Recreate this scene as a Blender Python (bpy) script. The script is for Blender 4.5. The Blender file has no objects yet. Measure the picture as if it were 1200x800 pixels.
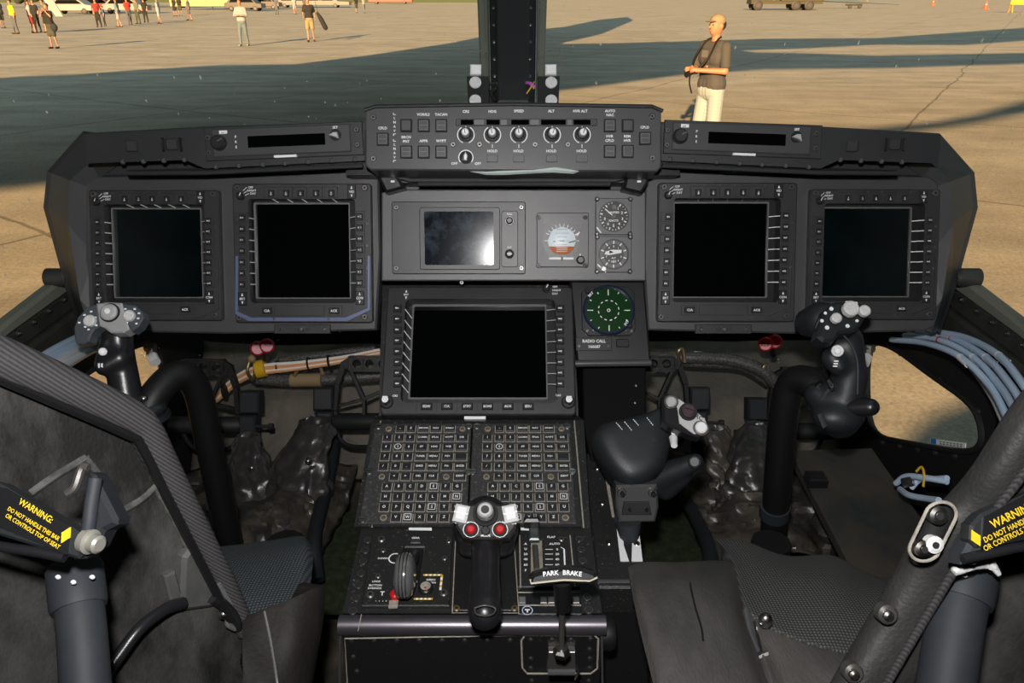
import bpy, bmesh, math, random
from mathutils import Vector, Matrix
from math import sin, cos, tan, radians, pi, atan2, sqrt
random.seed(7)
COL = bpy.context.scene.collection
# ---------------------------------------------------------------- camera
PITCH = radians(24.4); FPX = 900.0; CAMZ = 1.15; GROUND = -0.90
CAMM = Matrix(((1, 0, 0, 0),
               (0, sin(PITCH), -cos(PITCH), 0),
               (0, cos(PITCH), sin(PITCH), CAMZ),
               (0, 0, 0, 1)))      # columns: right, up, back
cam = bpy.data.cameras.new('camera'); cam.lens = 27; cam.sensor_width = 36
cam.clip_start = 0.02; cam.clip_end = 2000
camo = bpy.data.objects.new('camera', cam); COL.objects.link(camo)
camo.matrix_world = CAMM
bpy.context.scene.camera = camo

def W(x, y, d):
    """point of the place seen at (x, y) of the photo, d metres ahead"""
    return CAMM @ Vector(((x - 600) / FPX * d, (400 - y) / FPX * d, -d))
def on_ground(x, y, z=GROUND):
    r = W(x, y, 1) - Vector((0, 0, CAMZ))
    t = (z - CAMZ) / r.z
    return Vector((0, 0, CAMZ)) + r * t

class Frame:
    """a flat plane of the cockpit: origin, in-plane right / up, normal to the viewer"""
    def __init__(s, x, y, d, tilt=0, roll=0, yaw=0, o=None, ax=None):
        if ax is None:
            t = radians(tilt); r = radians(roll); w = radians(yaw)
            M = Matrix.Rotation(-t, 3, 'X')
            M = Matrix.Rotation(w, 3, 'Y') @ M @ Matrix.Rotation(r, 3, 'Z')
            s.R = CAMM.to_3x3() @ M
            s.o = W(x, y, d)
        else:
            s.R = ax; s.o = o
    @staticmethod
    def three(p0, p1, p2):
        """p0 origin, p1 to its right, p2 above"""
        a = (p1 - p0).normalized(); n = a.cross(p2 - p0).normalized(); b = n.cross(a)
        R = Matrix((a, b, n)).transposed()
        return Frame(0, 0, 0, o=p0.copy(), ax=R)
    def hit(s, x, y, h=0):
        e = Vector((0, 0, CAMZ)); r = W(x, y, 1) - e; n = s.R.col[2]
        t = ((s.o + n * h) - e).dot(n) / r.dot(n)
        return e + r * t

# ---------------------------------------------------------------- materials
MATS = {}
def mat(name, col, rough=.5, metal=0, bump=0, bscale=200, dust=None, damt=.5, dscale=20, dw=.12, coat=0, spec=.5,
        trans=0, aniso=None, wave=None, thr=None, band=None, bdist=.002):
    if name in MATS: return MATS[name]
    m = bpy.data.materials.new(name); m.use_nodes = True
    nt = m.node_tree; N = nt.nodes; L = nt.links
    b = N['Principled BSDF']
    b.inputs['Base Color'].default_value = (*col, 1)
    b.inputs['Roughness'].default_value = rough
    b.inputs['Metallic'].default_value = metal
    b.inputs['Specular IOR Level'].default_value = spec
    b.inputs['Coat Weight'].default_value = coat
    tc = N.new('ShaderNodeTexCoord')
    src = tc.outputs['Object']
    if aniso:
        mp = N.new('ShaderNodeMapping'); mp.inputs['Scale'].default_value = aniso
        L.new(src, mp.inputs['Vector']); src = mp.outputs['Vector']
    if dust:
        n = N.new('ShaderNodeTexNoise'); n.inputs['Scale'].default_value = dscale
        n.inputs['Detail'].default_value = 8; n.inputs['Roughness'].default_value = .65
        L.new(src, n.inputs['Vector'])
        r = N.new('ShaderNodeMapRange'); r.inputs[1].default_value = .62 - dw - .12 * damt
        r.inputs[2].default_value = .62 + dw - .12 * damt; r.inputs[4].default_value = damt
        if thr: r.inputs[1].default_value = thr - dw; r.inputs[2].default_value = thr + dw
        L.new(n.outputs['Fac'], r.inputs[0])
        x = N.new('ShaderNodeMix'); x.data_type = 'RGBA'
        x.inputs[6].default_value = (*col, 1); x.inputs[7].default_value = (*dust, 1)
        L.new(r.outputs[0], x.inputs[0]); L.new(x.outputs[2], b.inputs['Base Color'])
    if band:
        a = N.new('ShaderNodeTexWave'); a.inputs['Scale'].default_value = band; a.bands_direction = 'DIAGONAL'; L.new(src, a.inputs['Vector'])
        x = N.new('ShaderNodeMix'); x.data_type = 'RGBA'; x.inputs[6].default_value = (*[q * .6 for q in col], 1); x.inputs[7].default_value = (*[q * 1.5 for q in col], 1)
        L.new(a.outputs['Fac'], x.inputs[0]); L.new(x.outputs[2], b.inputs['Base Color'])
    if bump or wave:
        bn = N.new('ShaderNodeBump'); bn.inputs['Distance'].default_value = bdist
        bn.inputs['Strength'].default_value = bump or .6
        if wave:
            a = N.new('ShaderNodeTexWave'); a.inputs['Scale'].default_value = wave; a.bands_direction = 'X'
            c = N.new('ShaderNodeTexWave'); c.inputs['Scale'].default_value = wave; c.bands_direction = 'Y'
            L.new(src, a.inputs['Vector']); L.new(src, c.inputs['Vector'])
            mm = N.new('ShaderNodeMath'); mm.operation = 'MULTIPLY'
            L.new(a.outputs['Fac'], mm.inputs[0]); L.new(c.outputs['Fac'], mm.inputs[1])
            L.new(mm.outputs[0], bn.inputs['Height'])
            x = N.new('ShaderNodeMix'); x.data_type = 'RGBA'; x.blend_type = 'MIX'
            x.inputs[6].default_value = (*[q * .45 for q in col], 1); x.inputs[7].default_value = (*[min(1, q * 2.0) for q in col], 1)
            L.new(mm.outputs[0], x.inputs[0]); L.new(x.outputs[2], b.inputs['Base Color'])
        else:
            n2 = N.new('ShaderNodeTexNoise'); n2.inputs['Scale'].default_value = bscale
            n2.inputs['Detail'].default_value = 5
            L.new(src, n2.inputs['Vector']); L.new(n2.outputs['Fac'], bn.inputs['Height'])
        L.new(bn.outputs['Normal'], b.inputs['Normal'])
    MATS[name] = m
    return m

DUST = (.16, .14, .11)
M_PANEL = mat('panel_grey', (.062, .062, .064), .42, bump=.12, bscale=900, dust=(.10, .095, .09), damt=.35, dscale=9)
M_PANEL2 = mat('panel_light_grey', (.10, .10, .103), .4, bump=.12, bscale=900, dust=(.15, .145, .14), damt=.35, dscale=14)
M_BEZEL = mat('bezel_dark', (.032, .032, .034), .45, bump=.1, bscale=900, dust=(.07, .065, .06), damt=.3, dscale=25)
M_GLARE = mat('glareshield_dark', (.026, .027, .029), .5, bump=.15, bscale=800, dust=(.05, .05, .05), damt=.3, dscale=12)
M_FDP = mat('flight_panel_grey', (.066, .066, .069), .36, bump=.1, bscale=900, dust=(.07, .07, .07), damt=.2, dscale=20)
M_KEY = mat('key_black', (.02, .02, .022), .4)
M_KEYG = mat('key_grey', (.14, .14, .14), .38)
M_GAP = mat('recess_black', (.004, .004, .004), .7)
M_BLK = mat('black_paint', (.012, .012, .013), .35, bump=.1, bscale=600)
M_CONS = mat('console_black', (.011, .011, .012), .4, bump=.15, bscale=500, dust=(.12, .11, .10), damt=.6, dscale=260, thr=.69, dw=.05)
M_CONW = mat('console_worn', (.017, .017, .017), .48, bump=.2, bscale=400, dust=(.26, .24, .20), damt=.75, dscale=230, thr=.66, dw=.05)
M_KBD = mat('keyboard_plate', (.036, .036, .037), .5, bump=.15, bscale=500, dust=(.20, .18, .15), damt=.5, dscale=220, thr=.6, dw=.08)
M_EDGE = mat('dusty_edge', (.36, .33, .28), .6, dust=(.10, .09, .08), damt=.5, dscale=170)
M_WHT = mat('white_marking', (.9, .9, .9), .5)
M_LBL = mat('white_label', (.85, .85, .86), .5)
M_SCR = mat('screen_glass', (.0015, .0018, .002), .06, spec=.35)
M_SCRG = mat('screen_glass_green', (.0022, .0042, .0042), .08, spec=.35, dust=(.004, .009, .009), damt=.6, dscale=12)
M_SCRB = mat('screen_smudged', (.003, .006, .012), .12, spec=.3, dust=(.07, .10, .13), damt=.5, dscale=45, dw=.1)
M_STEEL = mat('bare_steel', (.48, .47, .45), .3, 1, dust=(.12, .1, .08), damt=.5, dscale=120)
M_SCREW = mat('screw_metal', (.22, .21, .2), .35, .8)
M_SCRD = mat('screw_dark', (.05, .05, .05), .4, .5)
M_BRASS = mat('dull_brass', (.25, .19, .10), .4, .7)
M_KNOB = mat('knob_grey_metal', (.62, .62, .62), .32, .35)
M_SBY = mat('standby_grey', (.044, .044, .046), .4, bump=.1, bscale=900)
M_GRIP = mat('grip_black', (.014, .014, .016), .32, bump=.06, bscale=500, spec=.6)
M_GRIPD = mat('grip_rubber', (.016, .018, .021), .48, bump=.1, bscale=400)
M_TUBE = mat('matt_black_tube', (.007, .007, .007), .5)
M_RUB = mat('black_rubber', (.012, .012, .012), .6, bump=.2, bscale=100)
M_LEATH = mat('black_leather', (.034, .031, .028), .36, bump=1.0, bscale=25, dust=(.13, .11, .085), damt=.7, dscale=14, spec=.6, bdist=.0045)
M_VINYL = mat('shiny_vinyl', (.030, .028, .028), .30, bump=1.0, bscale=28, dust=(.09, .08, .07), damt=.5, dscale=20, spec=.65, bdist=.003)
M_FLOOR = mat('worn_floor', (.04, .035, .027), .7, bump=.4, bscale=60, dust=(.13, .11, .08), damt=.7, dscale=8)
M_GREEN = mat('olive_floor_patch', (.014, .02, .008), .8, dust=(.045, .058, .02), damt=.7, dscale=60)
M_FABR = mat('dusty_insulation', (.085, .077, .066), .7, bump=1, bscale=10, dust=(.21, .175, .13), damt=.75, dscale=6, bdist=.015)
M_WALL = mat('nose_skin_black', (.009, .009, .009), .6, bump=.3, bscale=30)
M_RAIL = mat('window_rail', (.028, .028, .026), .5, bump=.2, bscale=80, dust=(.07, .068, .06), damt=.4, dscale=25)
M_SEAL = mat('grey_green_seal', (.17, .18, .145), .5, dust=(.15, .15, .12), damt=.4, dscale=10)
M_CUSHG = mat('woven_cushion_grey', (.085, .087, .085), .8, wave=75)
M_CUSH = mat('woven_cushion', (.05, .062, .068), .8, wave=75)
M_SEAT = mat('seat_fabric_dark', (.022, .022, .022), .6, bump=.4, bscale=300, dust=(.055, .053, .05), damt=.7, dscale=9)
M_SEATL = mat('seat_bolster', (.05, .048, .047), .6, bump=.5, bscale=400, dust=(.11, .10, .093), damt=.75, dscale=9, aniso=(1, .35, 1))
M_FLAP = mat('thigh_flap_leather', (.013, .011, .010), .65, bump=.3, bscale=200, spec=.3, dust=(.028, .025, .022), damt=.6, dscale=12)
M_ARM = mat('armour_panel', (.016, .0155, .015), .6, bump=.35, bscale=260, dust=(.12, .118, .115), damt=.75, dscale=7, thr=.54, dw=.13, aniso=(1, 1.6, .8))
M_TRIM = mat('ribbed_trim', (.06, .057, .06), .6, band=120, bump=.3, bscale=300)
M_STRUT = mat('strut_blue_grey', (.026, .030, .036), .62, spec=.35, dust=(.06, .065, .07), damt=.3, dscale=20)
M_TBLUE = mat('pale_blue_tubing', (.55, .70, .88), .3)
M_TWHT = mat('white_tubing', (.8, .82, .85), .3)
M_RED = mat('red_plastic', (.55, .012, .015), .35)
M_DRED = mat('dark_red_cap', (.42, .012, .04), .35)
M_YEL = mat('yellow_print', (.85, .58, .02), .5)
M_TAPE = mat('yellow_tape', (.75, .45, .02), .4)
M_ORG = mat('orange_wire', (.75, .36, .16), .4)
M_WIRE = mat('white_wire', (.9, .85, .78), .35)
M_TAN = mat('tan_lacing', (.32, .22, .11), .7)
M_BRAID = mat('braided_sleeve', (.03, .03, .03), .5, dust=(.3, .28, .25), damt=.6, dscale=300)
M_SCOPE = mat('scope_green', (.0, .032, .003), .3, spec=.4)
M_NAVY = mat('scope_ring_navy', (.012, .018, .05), .25)
M_BROWN = mat('horizon_brown', (.6, .17, .05), .45)
M_SKYB = mat('ball_pale_blue', (.85, .95, 1.0), .4)
M_GRASSG = mat('dial_black', (.006, .006, .006), .4)
M_PINK = mat('pink_thread', (.5, .12, .5), .6)
M_LAMP = mat('frosted_lamp', (.7, .7, .7), .5, dust=(.4, .4, .38), damt=.6, dscale=400)

# ---------------------------------------------------------------- mesh builder
TXT = {}
def text_mesh(s):
    if s not in TXT:
        c = bpy.data.curves.new('t', 'FONT'); c.body = s; c.size = 1; c.align_x = 'CENTER'; c.resolution_u = 2; c.offset = .022
        o = bpy.data.objects.new('t', c); COL.objects.link(o)
        me = bpy.data.meshes.new_from_object(o.evaluated_get(bpy.context.evaluated_depsgraph_get()))
        TXT[s] = ([v.co.copy() for v in me.vertices], [tuple(p.vertices) for p in me.polygons])
        bpy.data.objects.remove(o); bpy.data.curves.remove(c); bpy.data.meshes.remove(me)
    return TXT[s]

def rrect(a0, b0, a1, b1, r=0, seg=3):
    if a0 > a1: a0, a1 = a1, a0
    if b0 > b1: b0, b1 = b1, b0
    if r <= 0: return [(a0, b0), (a1, b0), (a1, b1), (a0, b1)]
    r = min(r, (a1 - a0) / 2.01, (b1 - b0) / 2.01)
    out = []
    for cx, cy, s in ((a1 - r, b0 + r, -90), (a1 - r, b1 - r, 0), (a0 + r, b1 - r, 90), (a0 + r, b0 + r, 180)):
        for k in range(seg + 1):
            t = radians(s + 90 * k / seg); out.append((cx + r * cos(t), cy + r * sin(t)))
    return out
def area(p):
    return sum(p[i][0] * p[(i + 1) % len(p)][1] - p[(i + 1) % len(p)][0] * p[i][1] for i in range(len(p))) / 2
def inset(p, c):
    n = len(p); out = []
    for i in range(n):
        a = Vector(p[i - 1][:2]); b = Vector(p[i][:2]); d = Vector(p[(i + 1) % n][:2])
        e1 = (b - a); e2 = (d - b)
        if e1.length < 1e-9 or e2.length < 1e-9: out.append(tuple(b)); continue
        e1.normalize(); e2.normalize()
        n1 = Vector((-e1.y, e1.x)); n2 = Vector((-e2.y, e2.x))
        m = n1 + n2
        if m.length < 1e-6: m = n1
        m.normalize(); k = c / max(.35, m.dot(n1))
        out.append(tuple(b + m * k))
    return out
def catmull(pts, n=6):
    P = [Vector(p) for p in pts]; out = []
    P = [P[0] * 2 - P[1]] + P + [P[-1] * 2 - P[-2]]
    for i in range(1, len(P) - 2):
        for k in range(n):
            t = k / n; a, b, c, d = P[i - 1:i + 3]
            out.append(.5 * ((2 * b) + (c - a) * t + (2 * a - 5 * b + 4 * c - d) * t * t + (3 * b - a - 3 * c + d) * t ** 3))
    out.append(P[-2]); return out

class MB:
    def __init__(s): s.v = []; s.f = []; s.fm = []; s.fs = []; s.mats = []
    def mi(s, m):
        if m not in s.mats: s.mats.append(m)
        return s.mats.index(m)
    def add(s, vs, fs, m, smooth=False):
        o = len(s.v); k = s.mi(m)
        s.v += [Vector(v) for v in vs]
        for f in fs: s.f.append(tuple(i + o for i in f)); s.fm.append(k); s.fs.append(smooth)
        return s
    def prism(s, p, h0, h1, m, ch=0, topm=None):
        p = [tuple(q[:2]) for q in p]
        if area(p) < 0: p = p[::-1]
        n = len(p); rings = [(p, h0)]
        if ch: rings += [(p, h1 - ch), (inset(p, ch), h1)]
        else: rings += [(p, h1)]
        vs = [(*q, h) for r, h in rings for q in r]; fs = []
        for k in range(len(rings) - 1):
            for i in range(n):
                j = (i + 1) % n
                fs.append((k * n + i, k * n + j, (k + 1) * n + j, (k + 1) * n + i))
        fs.append(tuple(range(n))[::-1])
        s.add(vs, fs, m)
        s.add([(*q, rings[-1][1]) for q in rings[-1][0]], [tuple(range(n))], topm or m)
        return s
    def box(s, a0, b0, a1, b1, h0, h1, m, ch=0, r=0, topm=None):
        return s.prism(rrect(a0, b0, a1, b1, r), h0, h1, m, ch, topm)
    def ring(s, po, pi_, h0, h1, m, hin=None, ch=0):
        """plate with a hole; both outlines have the same point count"""
        n = len(po); hin = h0 if hin is None else hin
        oi = inset(po, ch) if ch else po
        R = [(po, h0), (po, h1 - ch), (oi, h1), (pi_, h1), (pi_, hin)]
        vs = [(*q, h) for r, h in R for q in r]; fs = []
        for k in range(4):
            for i in range(n):
                j = (i + 1) % n
                fs.append((k * n + i, k * n + j, (k + 1) * n + j, (k + 1) * n + i))
        return s.add(vs, fs, m)
    def cyl(s, a, b, h0, h1, r, m, seg=16, ch=0, r1=None, topm=None):
        r1 = r if r1 is None else r1
        prof = [(r, h0), (r1, h1 - ch)] + ([(r1 - ch, h1)] if ch else [])
        return s.rev((a, b, 0), (0, 0, 1), prof, m, seg, topm=topm)
    def rev(s, o, ax, prof, m, seg=16, topm=None, smooth=True, cap=True):
        o = Vector(o); ax = Vector(ax).normalized(); q = ax.orthogonal().normalized(); w = ax.cross(q)
        vs = []; fs = []
        for r, t in prof:
            for i in range(seg):
                an = 2 * pi * i / seg
                vs.append(o + ax * t + (q * cos(an) + w * sin(an)) * max(r, 1e-5))
        for k in range(len(prof) - 1):
            for i in range(seg):
                j = (i + 1) % seg
                fs.append((k * seg + i, k * seg + j, (k + 1) * seg + j, (k + 1) * seg + i))
        s.add(vs, fs, m, smooth)
        if cap:
            s.add(vs[:seg], [tuple(range(seg))[::-1]], m)
            s.add(vs[-seg:], [tuple(range(seg))], topm or m)
        return s
    def tube(s, path, r, m, seg=10, smooth_path=0, flat=1.0):
        P = catmull(path, smooth_path) if smooth_path else [Vector(p) for p in path]
        n = len(P); rr = r if isinstance(r, (list, tuple)) else [r, r]
        vs = []; fs = []; nrm = None
        for i in range(n):
            t = (P[min(i + 1, n - 1)] - P[max(i - 1, 0)])
            if t.length < 1e-9: t = Vector((0, 0, 1))
            t.normalize()
            nrm = t.orthogonal().normalized() if nrm is None else (nrm - t * nrm.dot(t)).normalized()
            w = t.cross(nrm)
            u = i / (n - 1) * (len(rr) - 1); k = min(int(u), len(rr) - 2); rad = rr[k] + (rr[k + 1] - rr[k]) * (u - k)
            for j in range(seg):
                an = 2 * pi * j / seg
                vs.append(P[i] + (nrm * cos(an) + w * sin(an) * flat) * rad)
        for i in range(n - 1):
            for j in range(seg):
                k = (j + 1) % seg
                fs.append((i * seg + j, i * seg + k, (i + 1) * seg + k, (i + 1) * seg + j))
        s.add(vs, fs, m, True)
        s.add(vs[:seg], [tuple(range(seg))[::-1]], m); s.add(vs[-seg:], [tuple(range(seg))], m)
        return s
    def ell(s, c, r, m, seg=14, rings=8, rot=None):
        c = Vector(c); vs = []; fs = []
        if not isinstance(r, (tuple, list)): r = (r, r, r)
        for i in range(rings + 1):
            th = pi * i / rings
            for j in range(seg):
                ph = 2 * pi * j / seg
                v = Vector((r[0] * sin(th) * cos(ph), r[1] * sin(th) * sin(ph), r[2] * cos(th)))
                if rot: v = rot @ v
                vs.append(c + v)
        for i in range(rings):
            for j in range(seg):
                k = (j + 1) % seg
                fs.append((i * seg + j, (i + 1) * seg + j, (i + 1) * seg + k, i * seg + k))
        return s.add(vs, fs, m, True)
    def grid(s, rows, m, smooth=True, closed=False):
        n = len(rows[0]); vs = [p for r in rows for p in r]; fs = []
        for i in range(len(rows) - 1):
            for j in range(n - (0 if closed else 1)):
                k = (j + 1) % n
                fs.append((i * n + j, i * n + k, (i + 1) * n + k, (i + 1) * n + j))
        return s.add(vs, fs, m, smooth)
    def pillow(s, p, rings, m):
        """rounded cushion-like solid: rings of (inset, height) over one outline"""
        if area(p) < 0: p = p[::-1]
        n = len(p); vs = []; fs = []
        c = Vector((sum(q[0] for q in p) / n, sum(q[1] for q in p) / n))
        R = max((Vector(q) - c).length for q in p)
        for k, h in rings:
            vs += [(*(c + (Vector(q) - c) * (1 - k / R)), h) for q in p]
        for r in range(len(rings) - 1):
            for i in range(n):
                j = (i + 1) % n; fs.append((r * n + i, r * n + j, (r + 1) * n + j, (r + 1) * n + i))
        fs.append(tuple(range((len(rings) - 1) * n, len(rings) * n))); fs.append(tuple(range(n))[::-1])
        return s.add(vs, fs, m, True)
    def text(s, t, a, b, h, cap, m=None, ang=0, wf=1.0):
        vs, fs = text_mesh(t); k = cap / .7; c, d = cos(radians(ang)), sin(radians(ang))
        out = []
        for v in vs:
            x, y = v.x * k * wf, (v.y - .35) * k
            out.append((a + x * c - y * d, b + x * d + y * c, h))
        return s.add(out, fs, m or M_WHT)
    def line(s, a0, b0, a1, b1, h, w, m=None, h2=None):
        d = Vector((a1 - a0, b1 - b0)); L = d.length
        if L < 1e-9: return s
        n = Vector((-d.y, d.x)) / L * w / 2
        h2 = h if h2 is None else h2
        return s.add([(a0 + n.x, b0 + n.y, h), (a0 - n.x, b0 - n.y, h), (a1 - n.x, b1 - n.y, h2), (a1 + n.x, b1 + n.y, h2)], [(0, 1, 2, 3)], m or M_WHT)
    def arc(s, a, b, r, t0, t1, h, w, m=None, n=12):
        for i in range(n):
            q0 = radians(t0 + (t1 - t0) * i / n); q1 = radians(t0 + (t1 - t0) * (i + 1) / n)
            s.line(a + r * cos(q0), b + r * sin(q0), a + r * cos(q1), b + r * sin(q1), h, w, m)
        return s
    def mesh(s, name):
        me = bpy.data.meshes.new(name)
        me.from_pydata([tuple(v) for v in s.v], [], s.f)
        for m in s.mats: me.materials.append(m)
        for p, k, sm in zip(me.polygons, s.fm, s.fs): p.material_index = k; p.use_smooth = sm
        me.update()
        if any(s.fs): me.set_sharp_from_angle(angle=radians(42))
        return me

def blob(items, voxel=.01, smooth=4):
    """one continuous surface over capsules ('c',p,q,r0,r1) and ellipsoids ('e',c,(rx,ry,rz)[,rot])"""
    mb = MB(); dm = M_BLK
    for it in items:
        if it[0] == 'c':
            p, q, r0, r1 = Vector(it[1]), Vector(it[2]), it[3], it[4]
            n = max(2, int((q - p).length / max(min(r0, r1) * .45, voxel)) + 1); n = min(n, 40)
            for i in range(n + 1): mb.ell(p.lerp(q, i / n), r0 + (r1 - r0) * i / n, dm, 12, 8)
        else:
            mb.ell(it[1], it[2], dm, 18, 12, it[3] if len(it) > 3 else None)
    me = mb.mesh('tmp'); o = bpy.data.objects.new('tmp', me); COL.objects.link(o)
    r = o.modifiers.new('r', 'REMESH'); r.mode = 'VOXEL'; r.voxel_size = voxel; r.use_smooth_shade = True
    sm = o.modifiers.new('s', 'SMOOTH'); sm.factor = .5; sm.iterations = smooth
    e = bpy.data.meshes.new_from_object(o.evaluated_get(bpy.context.evaluated_depsgraph_get()))
    out = ([v.co.copy() for v in e.vertices], [tuple(p.vertices) for p in e.polygons])
    bpy.data.objects.remove(o); bpy.data.meshes.remove(me); bpy.data.meshes.remove(e)
    return out

def carve(mb, cut, m=None):
    """mb minus the solid cut, as one new builder"""
    a = bpy.data.objects.new('a', mb.mesh('a')); b = bpy.data.objects.new('b', cut.mesh('b'))
    for o in (a, b): COL.objects.link(o)
    md = a.modifiers.new('b', 'BOOLEAN'); md.operation = 'DIFFERENCE'; md.object = b; md.solver = 'EXACT'
    e = bpy.data.meshes.new_from_object(a.evaluated_get(bpy.context.evaluated_depsgraph_get()))
    out = MB().add([v.co.copy() for v in e.vertices], [tuple(p.vertices) for p in e.polygons], m or mb.mats[0])
    for o in (a, b): bpy.data.objects.remove(o)
    return out

# ---------------------------------------------------------------- things and parts
class T:
    """a thing of the place: local axes from a frame, or the world's axes"""
    def __init__(s, name, label=None, cat=None, frame=None, at=None, group=None, h=0, kind=None):
        s.name = name; s.props = dict(label=label, category=cat, group=group, kind=kind); s.F = frame; s.root = None
        if frame is not None:
            s.o = frame.hit(at[0], at[1], h) if at else frame.o
            s.R = frame.R
        else:
            s.o = W(*at) if len(at) == 3 and not isinstance(at, Vector) else Vector(at)
            s.R = Matrix.Identity(3)
        s.M = Matrix.Translation(s.o) @ s.R.to_4x4(); s.I = s.M.inverted(); s.h0 = h
    def _tag(s, o):
        for k, v in s.props.items():
            if v: o[k] = v
    def p(s, x, y, h=0):
        v = s.I @ s.F.hit(x, y, h + s.h0); return (v.x, v.y)
    def p3(s, x, y, h=0): return tuple(s.I @ s.F.hit(x, y, h + s.h0))
    def c(s, x, y, d): return s.I @ W(x, y, d)
    def w(s, v): return s.I @ Vector(v)
    def rect(s, x0, y0, x1, y1, h=0):
        xm, ym = (x0 + x1) / 2, (y0 + y1) / 2
        return (s.p(x0, ym, h)[0], s.p(xm, y1, h)[1], s.p(x1, ym, h)[0], s.p(xm, y0, h)[1])
    def poly(s, pts, h=0): return [s.p(x, y, h) for x, y in pts]
    def empty(s):
        if s.root is None:
            s.root = bpy.data.objects.new(s.name, None); COL.objects.link(s.root)
            s.root.empty_display_size = .02
            s.root.matrix_world = s.M; s._tag(s.root)
        return s.root
    def part(s, name, mb, parent=None, label=None, kind=None):
        o = bpy.data.objects.new(name, mb.mesh(name)); COL.objects.link(o)
        o.parent = parent or s.empty()
        if label: o['label'] = label
        if kind: o['kind'] = kind
        return o
    def solo(s, mb):
        o = bpy.data.objects.new(s.name, mb.mesh(s.name)); COL.objects.link(o)
        o.matrix_world = s.M; s._tag(o); s.root = o
        return o
    def screw(s, x, y, h=0, r=.0035, m=None, m2=None):
        a, b = s.p(x, y, h); mb = MB()
        mb.cyl(a, b, h - .001, h + r * .5, r, m or M_SCREW, 12, r * .25)
        mb.cyl(a, b, h + r * .5, h + r * .52, r * .45, m2 or M_GAP, 6)
        return s.part('screw', mb)
def mod(o, kind, **k):
    m = o.modifiers.new(kind.lower(), kind)
    for a, v in k.items(): setattr(m, a, v)
    return m
def dup(root, M=None, label=None, group=None):
    r = root.copy(); COL.objects.link(r)
    if M is not None: r.matrix_world = M
    if label: r['label'] = label
    if group: r['group'] = group
    for ch in list(root.children):
        c = ch.copy(); COL.objects.link(c); c.parent = r
        for g in list(ch.children):
            d = g.copy(); COL.objects.link(d); d.parent = c
    return r

# ---------------------------------------------------------------- the cockpit's planes
FP = Frame(600, 300, 1.25, -4)          # main instrument panel
FC = Frame(560, 340, 1.25, 20)          # lower centre display
FK = Frame(560, 490, 1.18, 45)          # keyboards
FL = Frame(560, 622, 1.045, 58)         # lower console top
FF = Frame(560, 742, .905, -24.4)       # console front
FD = Frame(601, 161, 1.12, -3)          # flight control panel on the glareshield
FGL = Frame(336, 165, 1.16, -4, 2.3)
FGR = Frame(872, 163, 1.16, -4, -2.0)
# ---------------------------------------------------------------- instrument panel
ip = T('instrument_panel', 'wide grey metal instrument panel with angled outer ends across the cockpit', 'instrument panel', FP)
def panel_half(mx, cowl_label):
    X = (lambda x: x) if not mx else (lambda x: 1200 - x)
    mb = MB()
    o = [(100, 214), (112, 206), (290, 203), (350, 203), (362, 198), (427, 197), (444, 210), (446, 300), (441, 387), (268, 391), (116, 388), (104, 382), (99, 300)]
    mb.prism(ip.poly([(X(x), y) for x, y in o]), -.03, 0, M_PANEL, .003)
    cut = MB()
    for cx, cy, sc in ((355, 296.5, 1), (184, 299, .94)):
        ox, oy = ip.p(X(cx) if not mx else {355: 847, 184: 1018}[cx], {355: 295.5, 184: 298}[cx] if mx else cy, 0)
        cut.box(ox - .094 * sc, oy - .090 * sc, ox + .094 * sc, oy + .090 * sc, -.05, .05, M_GAP)
    ip.part('panel_face', carve(mb, cut, M_PANEL))
    # cowl flowing from the face to the outer rim
    inn = [(290, 212), (120, 214), (112, 222), (111, 300), (114, 376), (122, 384)]
    mid = [(290, 196), (108, 192), (84, 212), (82, 262), (96, 350), (108, 390)]
    out = [(290, 188), (101, 160), (63, 204), (59, 243), (84, 335), (100, 388)]
    out2 = [(290, 184), (99, 156), (58, 202), (54, 243), (80, 338), (98, 392)]
    mb = MB(); rows = []
    for pts, h in ((inn, -.008), (mid, .002), (out, -.055), (out2, -.062), (out2, -.12)):
        rows.append([ip.p3(X(x), y, h) for x, y in pts])
    mb.grid(rows, M_GLARE, smooth=False)
    o_ = ip.part('side_cowl', mb)
    mod(o_, 'SOLIDIFY', thickness=.004)
    mb = MB()
    rb = [(120, 207), (150, 186), (226, 190), (248, 202)]
    mb.prism(ip.poly([(X(x), y) for x, y in rb], .002), 0, .006, M_GLARE, .002)
    ip.part('cowl_rib', mb)
panel_half(False, ''); panel_half(True, '')
mb = MB(); mb.prism([ip.p(x, y, -.12) for x, y in [(106, 180), (1094, 180), (1092, 380), (108, 380)]], -.125, -.12, M_GAP); ip.part('back_plate', mb)
mb = MB(); mb.prism(ip.poly([(447, 226), (456, 222), (750, 222), (757, 226), (757, 329), (447, 329)], .01), -.03, .010, M_PANEL2, .002)
ip.part('centre_plate', mb)
mb = MB(); mb.prism(ip.poly([(446, 200), (757, 200), (750, 224), (456, 224)], 0), -.05, -.02, M_BLK)
ip.part('shadow_gap_plate', mb)
# latch plates at the panel's bottom edge
for x0 in (321, 815):
    a0, b0, a1, b1 = ip.rect(x0, 380, x0 + 66, 391, .004)
    mb = MB().box(a0, b0, a1, b1, 0, .004, M_BEZEL, .001)
    q = ip.part('latch_plate', mb)
    ac, bc = (a0 + a1) / 2, (b0 + b1) / 2
    ip.part('latch', MB().box(ac - .012, bc - .002, ac + .012, bc + .002, .003, .006, M_SCRD).cyl(ac, bc, .004, .009, .004, M_STEEL, 8, .001), q)
    for s_ in (-1, 1): ip.part('screw', MB().cyl(ac + s_ * .037, bc, .003, .006, .0028, M_STEEL, 10, .001), q)

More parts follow.
